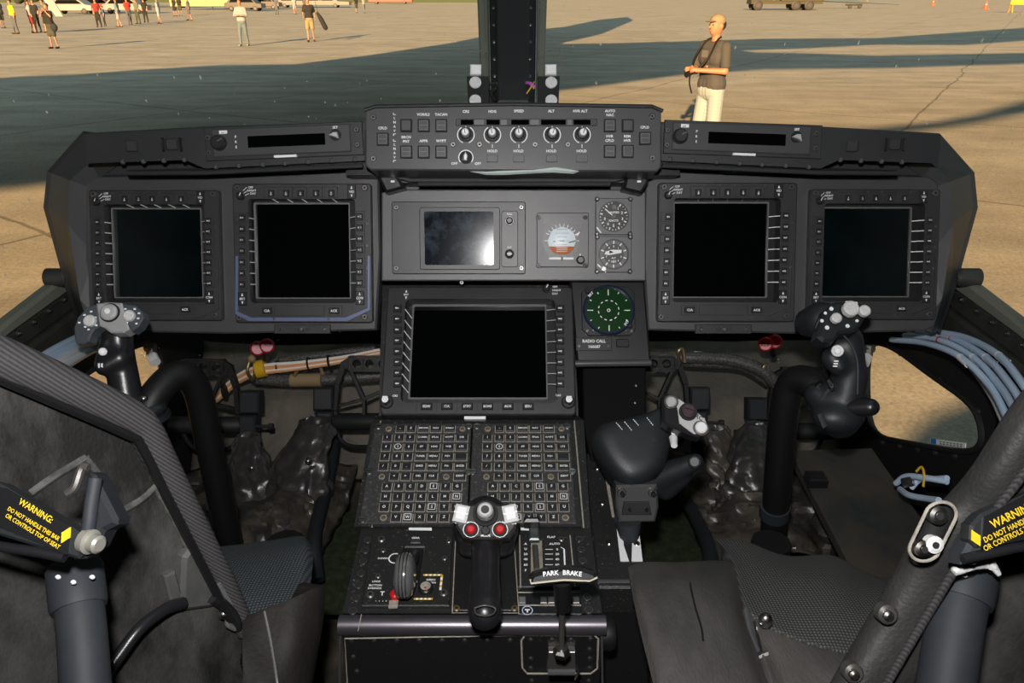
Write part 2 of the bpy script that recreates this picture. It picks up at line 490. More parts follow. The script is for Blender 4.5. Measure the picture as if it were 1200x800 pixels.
# ---------------------------------------------------------------- the four multifunction displays
def arrow(mb, a, b, h, s, ang):
    s *= 1.3
    c, d = cos(radians(ang)), sin(radians(ang))
    pts = [(-s, -s * .7), (s, 0), (-s, s * .7)]
    mb.add([(a + x * c - y * d, b + x * d + y * c, h) for x, y in pts], [(0, 1, 2)], M_WHT)
def make_mfd(label):
    t = T('multifunction_display', label, 'display', FP, (355, 296.5))
    R = t.rect
    B = R(274, 215, 436, 378, .012); op = R(292, 233, 417, 355, .012)
    H = .012
    mb = MB().ring(rrect(*B, .005), rrect(*op, .006), -.005, H, M_BEZEL, -.010, .0015)
    # raised tiles round each key and the lower lip
    for y in (255, 268, 281, 294, 307, 320, 333):
        mb.box(*R(276, y - 5.5, 290, y + 5.5, H), H, H + .0015, M_BEZEL, .0006)
        mb.box(*R(417.5, y - 7.5, 428, y + 3.5, H), H, H + .0015, M_BEZEL, .0006)
    for x in (317.5, 335, 352, 370, 388): mb.box(*R(x - 8, 219, x + 8, 232, H), H, H + .0015, M_BEZEL, .0006)
    mb.box(*R(304, 358, 322, 370, H), H, H + .0012, M_BEZEL, .0005)
    mb.box(*R(325, 358, 380, 370, H), H, H + .0012, M_BEZEL, .0005)
    mb.box(*R(382, 358, 401, 370, H), H, H + .0012, M_BEZEL, .0005)
    t.part('bezel', mb)
    lip = [(276, 300), (276, 368), (292, 376), (407, 376), (433.5, 363), (433.5, 300), (431, 300), (431, 361), (405, 372), (295, 372), (279, 365), (279, 300)]
    mb = MB(); n = len(lip) // 2; P = t.poly(lip, H + .002)
    for i in range(n - 1):
        mb.prism([P[i], P[i + 1], P[len(P) - 2 - i], P[len(P) - 1 - i]], H, H + .003, M_BEZEL)
    t.part('lower_rail', mb)
    # recess and screen
    s0 = R(299, 237.5, 411, 350, -.009); s1 = R(301, 239.5, 409.5, 348.5, -.009)
    mb = MB().ring(rrect(*op, .006), rrect(s0[0], s0[1], s0[2], s0[3], .002), -.016, -.012, M_GAP)
    mb.ring(rrect(*s0, .002), rrect(*s1, .001), -.013, -.007, M_KEYG)
    t.part('screen_surround', mb)
    t.part('screen', MB().box(*s1, -.026, -.010, M_SCRG if 'outer' in label else M_SCR))
    # keys: arrow printed on the cap, leader line down the recess wall
    lead = MB()
    for y in (255, 268, 281, 294, 307, 320, 333):
        for side, x in ((-1, 283.5), (1, 421.5)):
            y2 = y - (1.5 if side > 0 else 0)
            k = R(x - 3.6, y2 - 3.6, x + 3.6, y2 + 3.6, H + .004); mb = MB().box(*k, H, H + .0042, M_KEY, .0012)
            cx, cy = (k[0] + k[2]) / 2, (k[1] + k[3]) / 2
            arrow(mb, cx, cy, H + .0045, .0018, 0 if side < 0 else 180)
            mb.line(cx - .0030, cy, cx + .0018, cy, H + .0045, .0018)
            t.part('key', mb)
            e = op[0] if side < 0 else op[2]; f = s0[0] if side < 0 else s0[2]
            lead.line(e + side * .0003 * -1, cy, f, cy, H - .0006, .0015, M_WHT, -.0065)
    for x in (317.5, 335, 352, 370, 388):
        k = R(x - 3.6, 222.5, x + 3.6, 230, H + .004); mb = MB().box(*k, H, H + .0042, M_KEY, .0012)
        cx, cy = (k[0] + k[2]) / 2, (k[1] + k[3]) / 2
        arrow(mb, cx, cy, H + .0045, .002, 90); mb.line(cx, cy - .0035, cx, cy, H + .0045, .0020)
        t.part('key', mb)
        lead.line(cx + .001, op[3] - .0003, cx + .005, s0[3], H - .0006, .0014, M_WHT, -.0065)
    t.part('leader_lines', lead)
    # rocker switches with two arrow heads
    for x, y, s_ in ((284, 350, 'BRT'), (421.5, 349, 'CON'), (412, 224.5, 'VID')):
        k = R(x - 5, y - 8, x + 5, y + 8, H + .003); mb = MB().box(*k, H, H + .0032, M_KEY, .001)
        cx, cy = (k[0] + k[2]) / 2, (k[1] + k[3]) / 2
        arrow(mb, cx, cy + .0068, H + .0035, .0019, 90); arrow(mb, cx, cy - .0068, H + .0035, .0019, -90)
        mb.text(s_, cx, cy, H + .0035, .0036)
        t.part('rocker_switch', mb)
    for x, s_ in ((313, 'C/A'), (391.5, 'ACK')):
        k = R(x - 6, 360.5, x + 6, 367.5, H + .003); mb = MB().box(*k, H, H + .0038, M_KEY, .0012)
        mb.text(s_, (k[0] + k[2]) / 2, (k[1] + k[3]) / 2, H + .0042, .0038)
        t.part('key', mb)
    # mode knob with its printed legend
    a, b = t.p(283, 230, H); mb = MB().cyl(a, b, H, H + .010, .0062, M_KEY, 14, .002).line(a, b, a + .002, b + .005, H + .0101, .0012)
    kn = t.part('knob', mb)
    mb = MB()
    for i, w_ in enumerate(('OFF', 'NIGHT', 'DAY')):
        a2, b2 = t.p(294 + i * 1.3, 219.5 + i * 3.6, H)
        mb.text(w_, a2, b2, H + .0006, .0032)
        mb.line(a + .003 + i * .001, b + .009 - i * .004, a2 - .0065, b2, H + .0006, .0008)
    t.part('legend', mb)
    for x, y in ((278.5, 220), (427.5, 220), (280.5, 372), (427.5, 371)):
        t.screw(x, y, H, .0052, M_SCREW)
    for x in (303, 344, 361, 397): t.screw(x, 218.5, H, .0018)
    for x in (321, 385): t.screw(x, 373.5, H + .003, .0018, M_STEEL)
    for y in (262, 288, 314): t.screw(430.5, y, H, .0022)
    return t
m_b = make_mfd('square multifunction display left of the centre plate, lower edge coloured with a bluish highlight, second display from left')
def mfd_copy(cx, cy, sc, label):
    M = Matrix.Translation(FP.hit(cx, cy)) @ FP.R.to_4x4() @ Matrix.Scale(sc, 4)
    return dup(m_b.root, M, label)
r = mfd_copy(184, 299, .94, 'outermost left multifunction display with a black greenish screen, above the left stick')
r2 = mfd_copy(847, 295.5, 1.0, 'blank multifunction display just right of the round standby gauges')
r3 = mfd_copy(1018, 298, .94, 'outermost right multifunction display, behind the right stick grip')
for rr in (r, r3):
    for ch in rr.children:
        if ch.name.startswith('screen') and not ch.name.startswith('screen_s'):
            ch.data = ch.data.copy(); ch.data.materials[0] = M_SCRG
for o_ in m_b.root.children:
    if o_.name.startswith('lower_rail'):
        o_.data = o_.data.copy(); o_.data.materials[0] = mat('bluish_highlight', (.16, .19, .33), .35, .3)  # this one rail is tinted blue to carry the highlight on its edge
        o_['label'] = 'edge with a bluish highlight put into its colour'

# ---------------------------------------------------------------- glareshield
gs = T('glareshield', 'dark glareshield ledge with angled ends above the instrument panel', 'glareshield', FP, (600, 200))
for mx in (False, True):
    X = (lambda x: x) if not mx else (lambda x: 1201 - x)
    mm = T('x', frame=FGL if not mx else FGR)
    t = gs
    def pw(x, y, h, mm=mm): return gs.I @ mm.F.hit(X(x), y, h)
    top = [(101, 160), (245, 152), (425, 147), (425, 186), (240, 195), (218, 185), (104, 189)]
    fr = [pw(x, y, 0) for x, y in top]; bk = [pw(x, y, -.10) + (pw(x, y, 0) - pw(x, y, 0)) for x, y in [(104, 158), (246, 150), (425, 145), (425, 184), (240, 193), (218, 183), (107, 187)]]
    mb = MB(); n = len(fr)
    mb.add(fr + bk, [tuple(range(n)), tuple(range(n, 2 * n))[::-1]] + [(i, (i + 1) % n, n + (i + 1) % n, n + i) for i in range(n)], M_GLARE)
    o_ = gs.part('ledge_wing', mb); mod(o_, 'BEVEL', width=.003, segments=2, limit_method='ANGLE', angle_limit=radians(50))
    # lower lip with a row of fasteners
    mb = MB()
    lp = [(228, 197), (240, 197.5), (425, 188), (425, 198), (240, 205), (150, 206), (150, 199)]
    fr = [pw(x, y, -.02) for x, y in lp]; bk = [pw(x, y, -.08) for x, y in lp]; n = len(fr)
    mb.add(fr + bk, [tuple(range(n)), tuple(range(n, 2 * n))[::-1]] + [(i, (i + 1) % n, n + (i + 1) % n, n + i) for i in range(n)], M_BLK)
    gs.part('lower_lip', mb)
    mb = MB(); mb.tube([pw(150, 203, 0), pw(240, 202.5, 0), pw(425, 194, 0)], .0035, M_GLARE, 8); gs.part('edge_roll', mb)
    for x, y in ((144, 189.5), (168, 188.8), (192, 188), (216, 187), (253, 195.5), (280, 194), (308, 192.8), (334, 191.4), (361, 189.6), (389, 188), (416, 186.5)):
        q = pw(x, y, -.001); z = (pw(x, y, .1) - pw(x, y, 0)).normalized()
        gs.part('screw', MB().rev(q, z, [(.0042, -.004), (.0042, .001), (.003, .0015)], M_RUB, 10, smooth=False))
    # square push button and guarded push button
    gt = T('x', frame=mm.F)
    for kind, x in ((('a', 154), ('g', 201)) if not mx else (('g', 152), ('a', 202))):
        q = pw(x, 171 if kind == 'a' else 169, 0); z = (pw(x, 170, .1) - pw(x, 170, 0)).normalized(); ax = (pw(x + 10, 170, 0) - pw(x, 170, 0)).normalized() * (1 if not mx else -1)
        up = z.cross(ax)
        Mx = Matrix((ax, up, z)).transposed().to_4x4(); Mx.translation = q
        mb = MB(); s_ = .0095
        mb.box(-s_, -s_, s_, s_, 0, .006, M_GLARE, .0015, .003)
        mb.box(-s_ * .75, -s_ * .75, s_ * .75, s_ * .75, .006, .0066, M_SBY, 0, .002)
        if kind == 'g':
            for sg in (-1, 1):
                mb.box(sg * s_ * 1.15, -s_ * 1.15, sg * s_ * 1.6, s_ * 1.15, 0, .013, M_BLK, .002)
        mb.v = [Mx @ v for v in mb.v]
        gs.part('guarded_button' if kind == 'g' else 'push_button', mb)
# centre bar and edge roll under the flight control panel
mb = MB()
a = [(440, 208), (470, 214), (740, 214), (762, 206), (762, 200), (440, 200)]
mb.prism([gs.p(x, y, .03) for x, y in a], -.05, .03, M_BLK); gs.part('centre_ledge', mb)
for s_ in (0, 1):
    mb = MB(); xx = (405, 445) if not s_ else (757, 797); mb.box(gs.p(xx[0], 180, .05)[0], gs.p(600, 205, .05)[1], gs.p(xx[1], 180, .05)[0], gs.p(600, 152, .05)[1], -.02, .05, M_BLK); gs.part('corner_filler', mb)
mb = MB(); mb.tube([gs.p3(430, 203, .055), gs.p3(460, 205, .05), gs.p3(480, 211, .045), gs.p3(720, 211, .045), gs.p3(742, 205, .05), gs.p3(772, 201, .055)], .003, M_FDP, 8); gs.part('edge_roll', mb)
mb = MB(); mb.tube([gs.p3(490, 215, .045), gs.p3(715, 215, .045)], .0045, M_BEZEL, 8); gs.part('edge_roll', mb)
for sg, xx in ((0, 455), (1, 744)):
    mb = MB()
    o_ = [(440, 203), (458, 199), (466, 206), (474, 220), (452, 226), (446, 214)] if not sg else [(734, 206), (742, 199), (760, 203), (760, 214), (752, 227), (730, 222)]
    mb.prism([gs.p(x, y, .045) for x, y in o_], .01, .045, M_BLK, .004)
    a, b = gs.p(xx + 2, 206, .046); mb.cyl(a, b, .045, .048, .0032, M_STEEL, 8); mb.box(a + .001, b - .010, a + .007, b - .007, .045, .046, M_WHT)
    gs.part('corner_bracket', mb)
# paper strips tucked under the flight control panel
pt = T('folded_paper_strip', 'folded white paper strip tucked under the middle of the flight control panel', 'paper', FD, (600, 201.5), h=-.004)
mb = MB()
rows = []
for x, yt, yb, h in ((551, 200.5, 201.5, .0), (570, 201, 205, .004), (590, 200, 205, .008), (625, 199, 203, .010), (650, 196, 202, .012), (672, 199, 203.5, .006), (679, 200, 201, .0)):
    rows.append([pt.p3(x, yt, h), pt.p3(x, (yt + yb) / 2, h + .002), pt.p3(x, yb, h - .002)])
mb.grid(rows, mat('paper_green_white', (.6, .68, .64), .6), smooth=False)
o_ = pt.solo(mb); mod(o_, 'SOLIDIFY', thickness=.0006)

# ---------------------------------------------------------------- flight control panel
fd = T('flight_control_panel', 'grey flight control panel with five silver knobs and rows of square keys on the glareshield', 'control panel', FD)
mb = MB(); q = fd.poly([(428, 129), (434, 125.5), (600, 122.5), (768, 125), (775, 130), (775, 196), (770, 201), (434, 199), (428, 194)], 0)
mb.prism(q, -.07, -.003, M_BLK); mb.prism(q, -.003, 0, M_FDP, .002)
bx = fd.part('housing', mb)
mb = MB(); mb.tube([fd.p3(427, 129, .001), fd.p3(440, 124.5, .001), fd.p3(600, 122, .001), fd.p3(764, 124.5, .001), fd.p3(777, 130, .001)], .0028, M_BLK, 8); fd.part('edge_trim', mb)
mb = MB(); r_ = fd.rect(534, 139, 700, 147.6, .001); mb.box(*r_, 0, .002, M_BEZEL, .0008, .002); st = fd.part('readout_strip', mb)
for x0, x1 in ((540, 555), (570, 585.5), (599, 620), (634, 663), (672, 692)):
    fd.part('readout_window', MB().box(*fd.rect(x0, 140.3, x1, 146.2, .002), .001, .0026, M_SCR), st)
for x0, x1 in ((556, 567), (587, 594), (621.5, 631.5), (665, 670)):
    fd.part('readout_spacer', MB().box(*fd.rect(x0, 140.3, x1, 146.2, .002), .001, .0027, M_KEYG), st)
KX = [(476, 147), (496.5, 147), (517, 147), (448.5, 163), (476, 178), (496.5, 178), (517, 178), (714.7, 147), (735.7, 147), (756, 162), (714.7, 177.3), (735.7, 177.3)]
for i, (x, y) in enumerate(KX):
    k = fd.rect(x - 7, y - 7.5, x + 7, y + 7.5, .003); mb = MB()
    mb.ring(rrect(*k, .001), rrect(*inset_r if False else (k[0] + .0012, k[1] + .0012, k[2] - .0012, k[3] - .0012), .001), 0, .004, M_GAP)
    k2 = (k[0] + .0016, k[1] + .0016, k[2] - .0016, k[3] - .0016)
    mb.box(*k2, 0, .0052, M_KEYG if i not in (0, 8) else M_FDP, .0008)
    k3 = (k2[0] + .0016, k2[1] + .0016, k2[2] - .0016, k2[3] - .0016)
    hm = (k3[1] + k3[3]) / 2
    if i not in (0, 8, 11):
        mb.box(k3[0], k3[1], k3[2], hm - .0006, .005, .0055, M_FDP); mb.box(k3[0], hm + .0006, k3[2], k3[3], .005, .0055, M_FDP)
    else: mb.box(*k3, .005, .0055, M_FDP)
    fd.part('key', mb)
for x in (577, 608, 646.5, 682):
    k = fd.rect(x - 6.5, 181.5, x + 6.5, 190, .003)
    fd.part('hold_key', MB().box(*k, 0, .004, M_KEYG, .001).box(k[0] + .0015, k[1] + .0015, k[2] - .0015, k[3] - .0015, .004, .0044, M_FDP))
for x in (546, 577, 608, 647, 682):
    a, b = fd.p(x, 158, 0); mb = MB()
    mb.cyl(a, b, 0, .004, .0100, M_BLK, 20, .001)
    mb.arc(a, b, .0120, 150, 390, .0008, .0010) if False else mb.arc(a, b, .0122, -70, 60, .0008, .0012).arc(a, b, .0122, 120, 250, .0008, .0012)
    mb.line(a, b + .0105, a, b + .0145, .0008, .001)
    mb.cyl(a, b, .003, .010, .0082, M_SCRD, 20, .002)
    mb.cyl(a, b, .009, .021, .0056, M_KNOB, 18, .0012, topm=M_LBL)
    mb.line(a, b - .002, a + (.002 if x > 640 else -.001), b + .004, .0212, .001, M_GAP)
    fd.part('knob', mb)
a, b = fd.p(546, 184.5, 0); mb = MB().cyl(a, b, 0, .003, .0092, M_GAP, 20).arc(a, b, .0105, -40, 220, .0008, .0014)
mb.prism([(a - .002, b - .006), (a + .002, b - .006), (a + .003, b + .001), (a, b + .007), (a - .003, b + .001)], .003, .011, M_KNOB, .001)
mb.prism([(a - .006, b - .005), (a - .004, b - .007), (a + .002, b), (a - .002, b + .003)], .003, .010, M_BLK)
fd.part('mode_knob', mb)
for x, y in ((437.8, 137.5), (437.8, 186), (764, 136.5), (764, 185.5)): fd.screw(x, y, 0, .0045, M_STEEL)
for x in (531, 562, 627, 665.5): fd.screw(x, 169.5, 0, .0042, M_STEEL)
mb = MB()
def ft(s_, x, y, cap=.0037, wf=1):
    a, b = fd.p(x, y, .0008); mb.text(s_, a, b, .0008, cap, wf=wf)
for s_, x, y in (('CPLD', 448.5, 150), ('VOR/ILS', 496, 134), ('TACAN', 517, 134), ('BRCN', 476, 160.5), ('PNT', 476, 165.5), ('APPR', 496.5, 165), ('WYPT', 517, 165),
                 ('CRS', 546, 130.5), ('HDG', 577, 130.5), ('SPEED', 608, 130), ('ALT', 646, 130), ('HVR ALT', 680, 130), ('AUTO', 715, 129.8), ('NAC', 715, 134.6),
                 ('HVR', 714.5, 159.5), ('CPLD', 714.5, 164.5), ('REM', 735, 159.5), ('HVR', 735, 164.5), ('CPLD', 755.5, 149), ('HOLD', 577, 176.8), ('HOLD', 607.5, 176.8),
                 ('HOLD', 646, 176.8), ('HOLD', 681.5, 176.8), ('OFF', 532.5, 191.5), ('OFF', 560, 191.5)): ft(s_, x, y)
for y0 in (134.5, 165.5):
    for k, ch in enumerate('LNAV'): ft(ch, 462.3, y0 + 3.6 + k * 5, .0034)
    for yy, dy in ((y0, -1), (y0 + 22.5, 1)):
        a, b = fd.p(462, yy, 0); mb.line(a - .001, b, a + .0025, b, .0008, .0009); mb.line(a - .001, b, a - .001, b - dy * -.0028 * -1, .0008, .0009)
for x in (577, 608, 647, 682):
    a, b = fd.p(x, 171.7, 0); mb.line(a, b - .002, a, b + .003, .0008, .001)
fd.part('legend', mb)

# ---------------------------------------------------------------- radio heads on the glareshield wings
def make_head(F, label, cx, cy, M_=None):
    t = T('radio_control_head', label, 'radio control', F)
    mb = MB(); mb.box(-.122, -.026, .116, .024, 0, .004, M_GLARE, .001)
    t.part('mount_plate', mb)
    mb = MB(); mb.box(-.110, -.021, .098, .020, .003, .008, M_FDP, .0015)
    t.part('faceplate', mb)
    t.part('readout_window', MB().box(-.056, -.0095, .060, .0075, .004, .0086, M_SCR))
    kx = -.099
    mb = MB().cyl(kx, -.001, .008, .019, .0105, M_KEY, 20, .002).cyl(kx, -.001, .0082, .009, .0118, M_GAP, 20)
    mb.line(kx + .001, 0, kx + .008, .004, .0192, .0014, M_KEYG)
    t.part('knob', mb)
    mb = MB().cyl(.076, .004, .008, .010, .0085, M_GAP, 18)
    mb.prism([(.067, .003), (.076, .000), (.082, -.003), (.080, .007), (.074, .007)], .010, .017, M_KNOB, .001)
    t.part('selector_knob', mb)
    mb = MB(); mb.box(-.098, .0125, -.086, .0175, .0078, .0084, M_WHT)
    mb.text('OFF', -.093, .014, .0085, .002, M_GAP); mb.text('SET', .076, .0155, .0083, .0035)
    for k, ch in enumerate('PRE'): mb.text(ch, -.074, .0075 - k * .0075, .0083, .0036)
    t.part('legend', mb)
    t.part('label_strip', MB().box(-.018, -.026, .016, -.0225, .004, .0095, M_LBL))
    for x, y in ((-.117, .008), (-.117, -.014), (.107, .011), (.107, -.011)):
        t.part('screw', MB().cyl(x, y, .003, .007, .0042, M_SCREW, 12, .001).cyl(x, y, .007, .0071, .002, M_GAP, 6))
    return t
h1 = make_head(FGL, 'slim radio control head with black readout on the left glareshield wing', 0, 0)
dup(h1.root, Matrix.Translation(FGR.o) @ FGR.R.to_4x4(), 'slim radio control head with black readout on the right glareshield wing')

# ---------------------------------------------------------------- standby instruments
sd = T('standby_display', 'small smudged landscape standby display on the light grey centre plate', 'display', FP, (543, 278), h=.010)
mb = MB().box(*sd.rect(459, 236, 616, 321, .006), 0, .006, M_SBY, .0012, .004); sd.part('faceplate', mb)
s0 = sd.rect(492, 243, 586, 316, .006); s1 = sd.rect(497.5, 248, 578.5, 310.5, .006)
sd.part('bezel', MB().ring(rrect(*s0, .004), rrect(*s1, .003), .005, .010, M_SBY, .006, .001))
sd.part('screen', MB().box(*s1, .005, .0070, M_SCRB))
sd.part('side_plate', MB().box(*sd.rect(587.5, 247, 607, 313, .006), .005, .0085, M_PANEL2, .001, .004))
for y, big in ((258.5, 1), (297.5, 0)):
    a, b = sd.p(597, y, .009); mb = MB().cyl(a, b, .008, .0095, .0075, M_GAP, 18).cyl(a, b, .009, .016, .0052, M_SCRD if big else M_BLK, 16, .0015)
    if big: mb.arc(a, b, .0064, 0, 360, .0098, .0008)
    else: mb.line(a - .004, b, a + .004, b, .0162, .002)
    mb.text('PULL' if big else 'BRT', a, b + .0105, .0088, .0028)
    sd.part('knob', mb)
for x, y in ((464.5, 243), (464.5, 314), (611, 243), (611, 314)): sd.screw(x, y, .006, .0042, M_SCREW)

ai = T('attitude_indicator', 'square attitude gauge with a pale blue and brown horizon ball', 'gauge', FP, (659, 281), h=.010)
ai.part('faceplate', MB().box(*ai.rect(629, 249, 690, 313, .007), 0, .0035, M_PANEL2, .0005, .003).ring(rrect(*ai.rect(629, 249, 690, 313, .007), .003, 6), [(ai.p(658.5, 282, .008)[0] + .0228 * cos(radians(-90 + 360 * i / 28 + 3)), ai.p(658.5, 282, .008)[1] + .0228 * sin(radians(-90 + 360 * i / 28 + 3))) for i in [z - 3.5 for z in range(28)]], .003, .007, M_PANEL2, .003, .0012))
a, b = ai.p(658.5, 282, .008)
mb = MB().prism(ai.poly([(637, 252.5), (682, 252.5), (682, 263), (637, 263)], .0075), .006, .0078, M_FDP); ai.part('top_band', mb)
mb = MB(); n = 28
po = [(a + .031 * cos(2 * pi * i / n), b + .031 * sin(2 * pi * i / n)) for i in range(n)]
pi2 = [(a + .0225 * cos(2 * pi * i / n), b + .0225 * sin(2 * pi * i / n)) for i in range(n)]
mb.ring(po, pi2, .006, .009, M_FDP, .001)
for i in range(5, 14):
    t_ = radians(15 * i - 52); r0 = .0225 if i % 2 else .0215
    mb.line(a + r0 * cos(t_), b + r0 * sin(t_), a + .027 * cos(t_), b + .027 * sin(t_), .0093, .0010)
for t_ in (0, 25, 155, 180):
    t_ = radians(t_); mb.line(a + .0225 * cos(t_), b + .0225 * sin(t_), a + .028 * cos(t_), b + .028 * sin(t_), .0093, .0012)
ai.part('scale_ring', mb)
mb = MB()
def dome(mb, m, y0, y1, h0, R=.0225, k=8):
    for i in range(k):
        u0 = y0 + (y1 - y0) * i / k; u1 = y0 + (y1 - y0) * (i + 1) / k
        rows = []
        for u in (u0, u1):
            w = sqrt(max(0, R * R - u * u)); rows.append([(a + w * (j / 6 - 1), b + u, h0 + .004 * (1 - (j / 6 - 1) ** 2) * (1 - (min(abs(u), R) / R) ** 2)) for j in range(13)])
        mb.grid(rows, m)
dome(mb, M_SKYB, -.009, .0224, .0055); dome(mb, M_BROWN, -.0224, -.009, .0055)
for k in range(5): mb.line(a - .008 - .003 * (k % 2), b - .006 + k * .006, a + .008 + .003 * (k % 2), b - .006 + k * .006, .0098, .0005, M_KEYG)
for k in range(3): mb.line(a - .009, b - .011 - k * .003, a + .009, b - .011 - k * .003, .0092, .0008, M_WHT)
ai.part('horizon_ball', mb)
ai.part('aircraft_bar', MB().line(a + .011, b - .003, a + .022, b, .0106, .0018, M_SCRD).line(a - .014, b - .001, a - .011, b - .001, .0100, .0015, M_SCRD).box(a - .004, b - .001, a + .004, b + .0005, .0090, .0102, M_SCRD))
ai.part('slip_indicator', MB().box(a - .021, b - .030, a + .019, b - .0265, .0075, .0098, M_WHT, 0, .002).box(a - .001, b - .031, a + .0015, b - .026, .0095, .0102, M_GAP))
mb = MB().line(a + .024, b + .008, a + .028, b + .014, .0095, .002).line(a + .022, b + .006, a + .024, b + .008, .0096, .002, M_RED); ai.part('warning_flag', mb)
a2, b2 = ai.p(680, 304.5, .01); ai.part('caging_knob', MB().cyl(a2, b2, .007, .020, .0065, M_SCRD, 16, .002).line(a2, b2 + .006, a2, b2 + .010, .008, .0016))
for x, y in ((630.8, 255), (686, 255), (630.8, 311), (686, 311)): ai.screw(x, y, .007, .0036, M_BLK)

def small_gauge(name, label, cy, kind):
    g = T(name, label, 'gauge', FP, (718.5, cy), h=.010)
    g.part('faceplate', MB().prism(rrect(-.029, -.029, .029, .029, .006, 1), 0, .006, M_PANEL2, .0012))
    n = 28; c1 = [(.0245 * cos(2 * pi * i / n), .0245 * sin(2 * pi * i / n)) for i in range(n)]; c2 = [(.0225 * cos(2 * pi * i / n), .0225 * sin(2 * pi * i / n)) for i in range(n)]
    g.part('rim', MB().ring(c1, c2, .005, .0085, M_BLK, .005))
    mb = MB().cyl(0, 0, .004, .0062, .0227, M_GRASSG if kind == 'air' else M_BEZEL, 28)
    h = .0066
    if kind == 'air':
        for k in range(24):
            t_ = radians(60 - k * 14); L = .018 if k % 3 == 0 else .0205
            mb.line(L * cos(t_), L * sin(t_), .0222 * cos(t_), .0222 * sin(t_), h, .0011 if k % 3 else .0018)
        for k, s_ in enumerate(('1', '2', '3', '4', '5', '6', '8')):
            t_ = radians(62 - k * 38); mb.text(s_, .0145 * cos(t_), .0145 * sin(t_), h, .0042)
        mb.text('AIRSPEED', 0, .0065, h, .0030); mb.text('KNOTS', 0, -.0065, h, .0032)
        mb.box(-.002, .012, .004, .018, .0062, .0065, M_PANEL2)
    else:
        mb.arc(0, 0, .0190, 0, 360, h, .005, M_PANEL2, 32)
        for k in range(10):
            t_ = radians(90 - k * 36)
            mb.line(.0165 * cos(t_), .0165 * sin(t_), .0215 * cos(t_), .0215 * sin(t_), h + .0003, .0018)
        for k in range(10):
            t_ = radians(90 - k * 36); mb.text(str(k), .0125 * cos(t_), .0125 * sin(t_), h, .003)
        mb.text('ALT', 0, -.006, h, .0028); mb.text('2992', 0, -.0115, h, .003)
    d_ = g.part('dial', mb)
    if kind == 'air':
        g.part('pointer', MB().line(0, 0, -.014, .012, .0076, .0016).cyl(0, 0, .0066, .0086, .0032, M_FDP, 14), d_)
    else:
        g.part('pointer', MB().prism([(-.015, .000), (-.008, -.0015), (.012, .002), (.013, .007), (-.004, .007), (-.013, .004)], .0072, .0080, M_WHT).prism([(-.007, .001), (0, .003), (-.007, .006)], .008, .0084, M_GAP), d_)
        g.part('setting_knob', MB().cyl(-.0165, -.0235, .006, .015, .0045, M_KNOB, 14, .001).line(-.026, -.016, -.012, -.029, .0066, .002))
    if kind == 'air': g.part('index_mark', MB().line(-.027, -.017, -.020, -.026, .0066, .002))
    for x in (-1, 1):
        for y in (-1, 1): g.part('screw', MB().cyl(x * .0265, y * .0275, .005, .008, .0038, M_BLK, 12, .001).cyl(x * .0265, y * .0275, .008, .0081, .0015, M_SCREW, 6))
small_gauge('airspeed_indicator', 'small round airspeed gauge at top right of the centre plate', 254, 'air')
small_gauge('altimeter', 'small round altimeter with wide white pointer below the airspeed gauge', 298, 'alt')

# ---------------------------------------------------------------- lower centre display
cd = T('centre_display', 'large blank landscape display with white leader lines above the two keyboards', 'display', FC)
mb = MB()
P = cd.poly([(456, 334), (668, 334), (674, 345), (676, 487), (446, 487), (452, 345)], .012)
mb = MB(); op = cd.rect(472, 350, 652, 472, .012)
B_ = cd.rect(450, 336, 673, 486, .012)
mb.ring(rrect(*B_, .006), rrect(*op, .01), -.05, .012, M_BEZEL, -.016, .002)
cd.part('bezel', mb)
s0 = cd.rect(481, 357, 641, 468, -.012); s1 = cd.rect(483, 359.5, 639.5, 466, -.012)
cd.part('screen_surround', MB().ring(rrect(*op, .01), rrect(*s0, .002), -.03, -.014, M_KEY).ring(rrect(*s0, .002), rrect(*s1, .001), -.018, -.010, M_KEYG))
cd.part('screen', MB().box(*s1, -.02, -.0125, M_SCR))
lead = MB()
for k in range(8):
    y = 361.5 + k * 12.6
    for sg, x in ((-1, 466), (1, 656.5)):
        y_ = y + (0 if sg < 0 else 0); q = cd.rect(x - 4.5, y_ - 4, x + 4.5, y_ + 4, .014); mb = MB().box(*q, .010, .0165, M_KEY, .001)
        cx, cy = (q[0] + q[2]) / 2, (q[1] + q[3]) / 2
        arrow(mb, cx, cy, .0168, .0018, 0 if sg < 0 else 180); mb.line(cx - .0035, cy, cx + .002, cy, .0168, .0018)
        cd.part('key', mb)
        e = op[0] if sg < 0 else op[2]; f = s0[0] if sg < 0 else s0[2]
        lead.line(e - sg * .0003, cy, f, cy - .007 * (1 if sg < 0 else 1) * (1 if sg < 0 else -1) * (1), .0115, .0014, M_WHT, -.0098)
cd.part('leader_lines', lead)
for k, s_ in enumerate(('EDW', 'C/A', 'STAT', 'BOAS', 'AUX', 'EDU')):
    x = 500 + k * 23.8; q = cd.rect(x - 6.5, 472.5, x + 6.5, 480, .014)
    cd.part('key', MB().box(*q, .010, .0165, M_KEY, .0015).text(s_, (q[0] + q[2]) / 2, (q[1] + q[3]) / 2, .0168, .0035))
    if k < 6: cd.part('key_divider', MB().box(*cd.rect(x - 12.5, 471.5, x - 11.5, 481, .012), .011, .0135, M_KEY))
for x in (453, 666):
    a, b = cd.p(x, 471, .014); mb = MB().cyl(a, b, .012, .016, .0105, M_KEY, 18, .002).cyl(a, b, .016, .030, .006, M_SCRD, 14, .001, topm=M_WHT)
    mb.box(a - .004, b - .001, a + .004, b + .005, .030, .0306, M_LBL)
    cd.part('knob', mb)
a, b = cd.p(640, 338.5, .014); cd.part('mode_knob', MB().cyl(a, b, .012, .020, .006, M_KEY, 14, .002).line(a, b, a + .003, b + .005, .0202, .0015))
mb = MB()
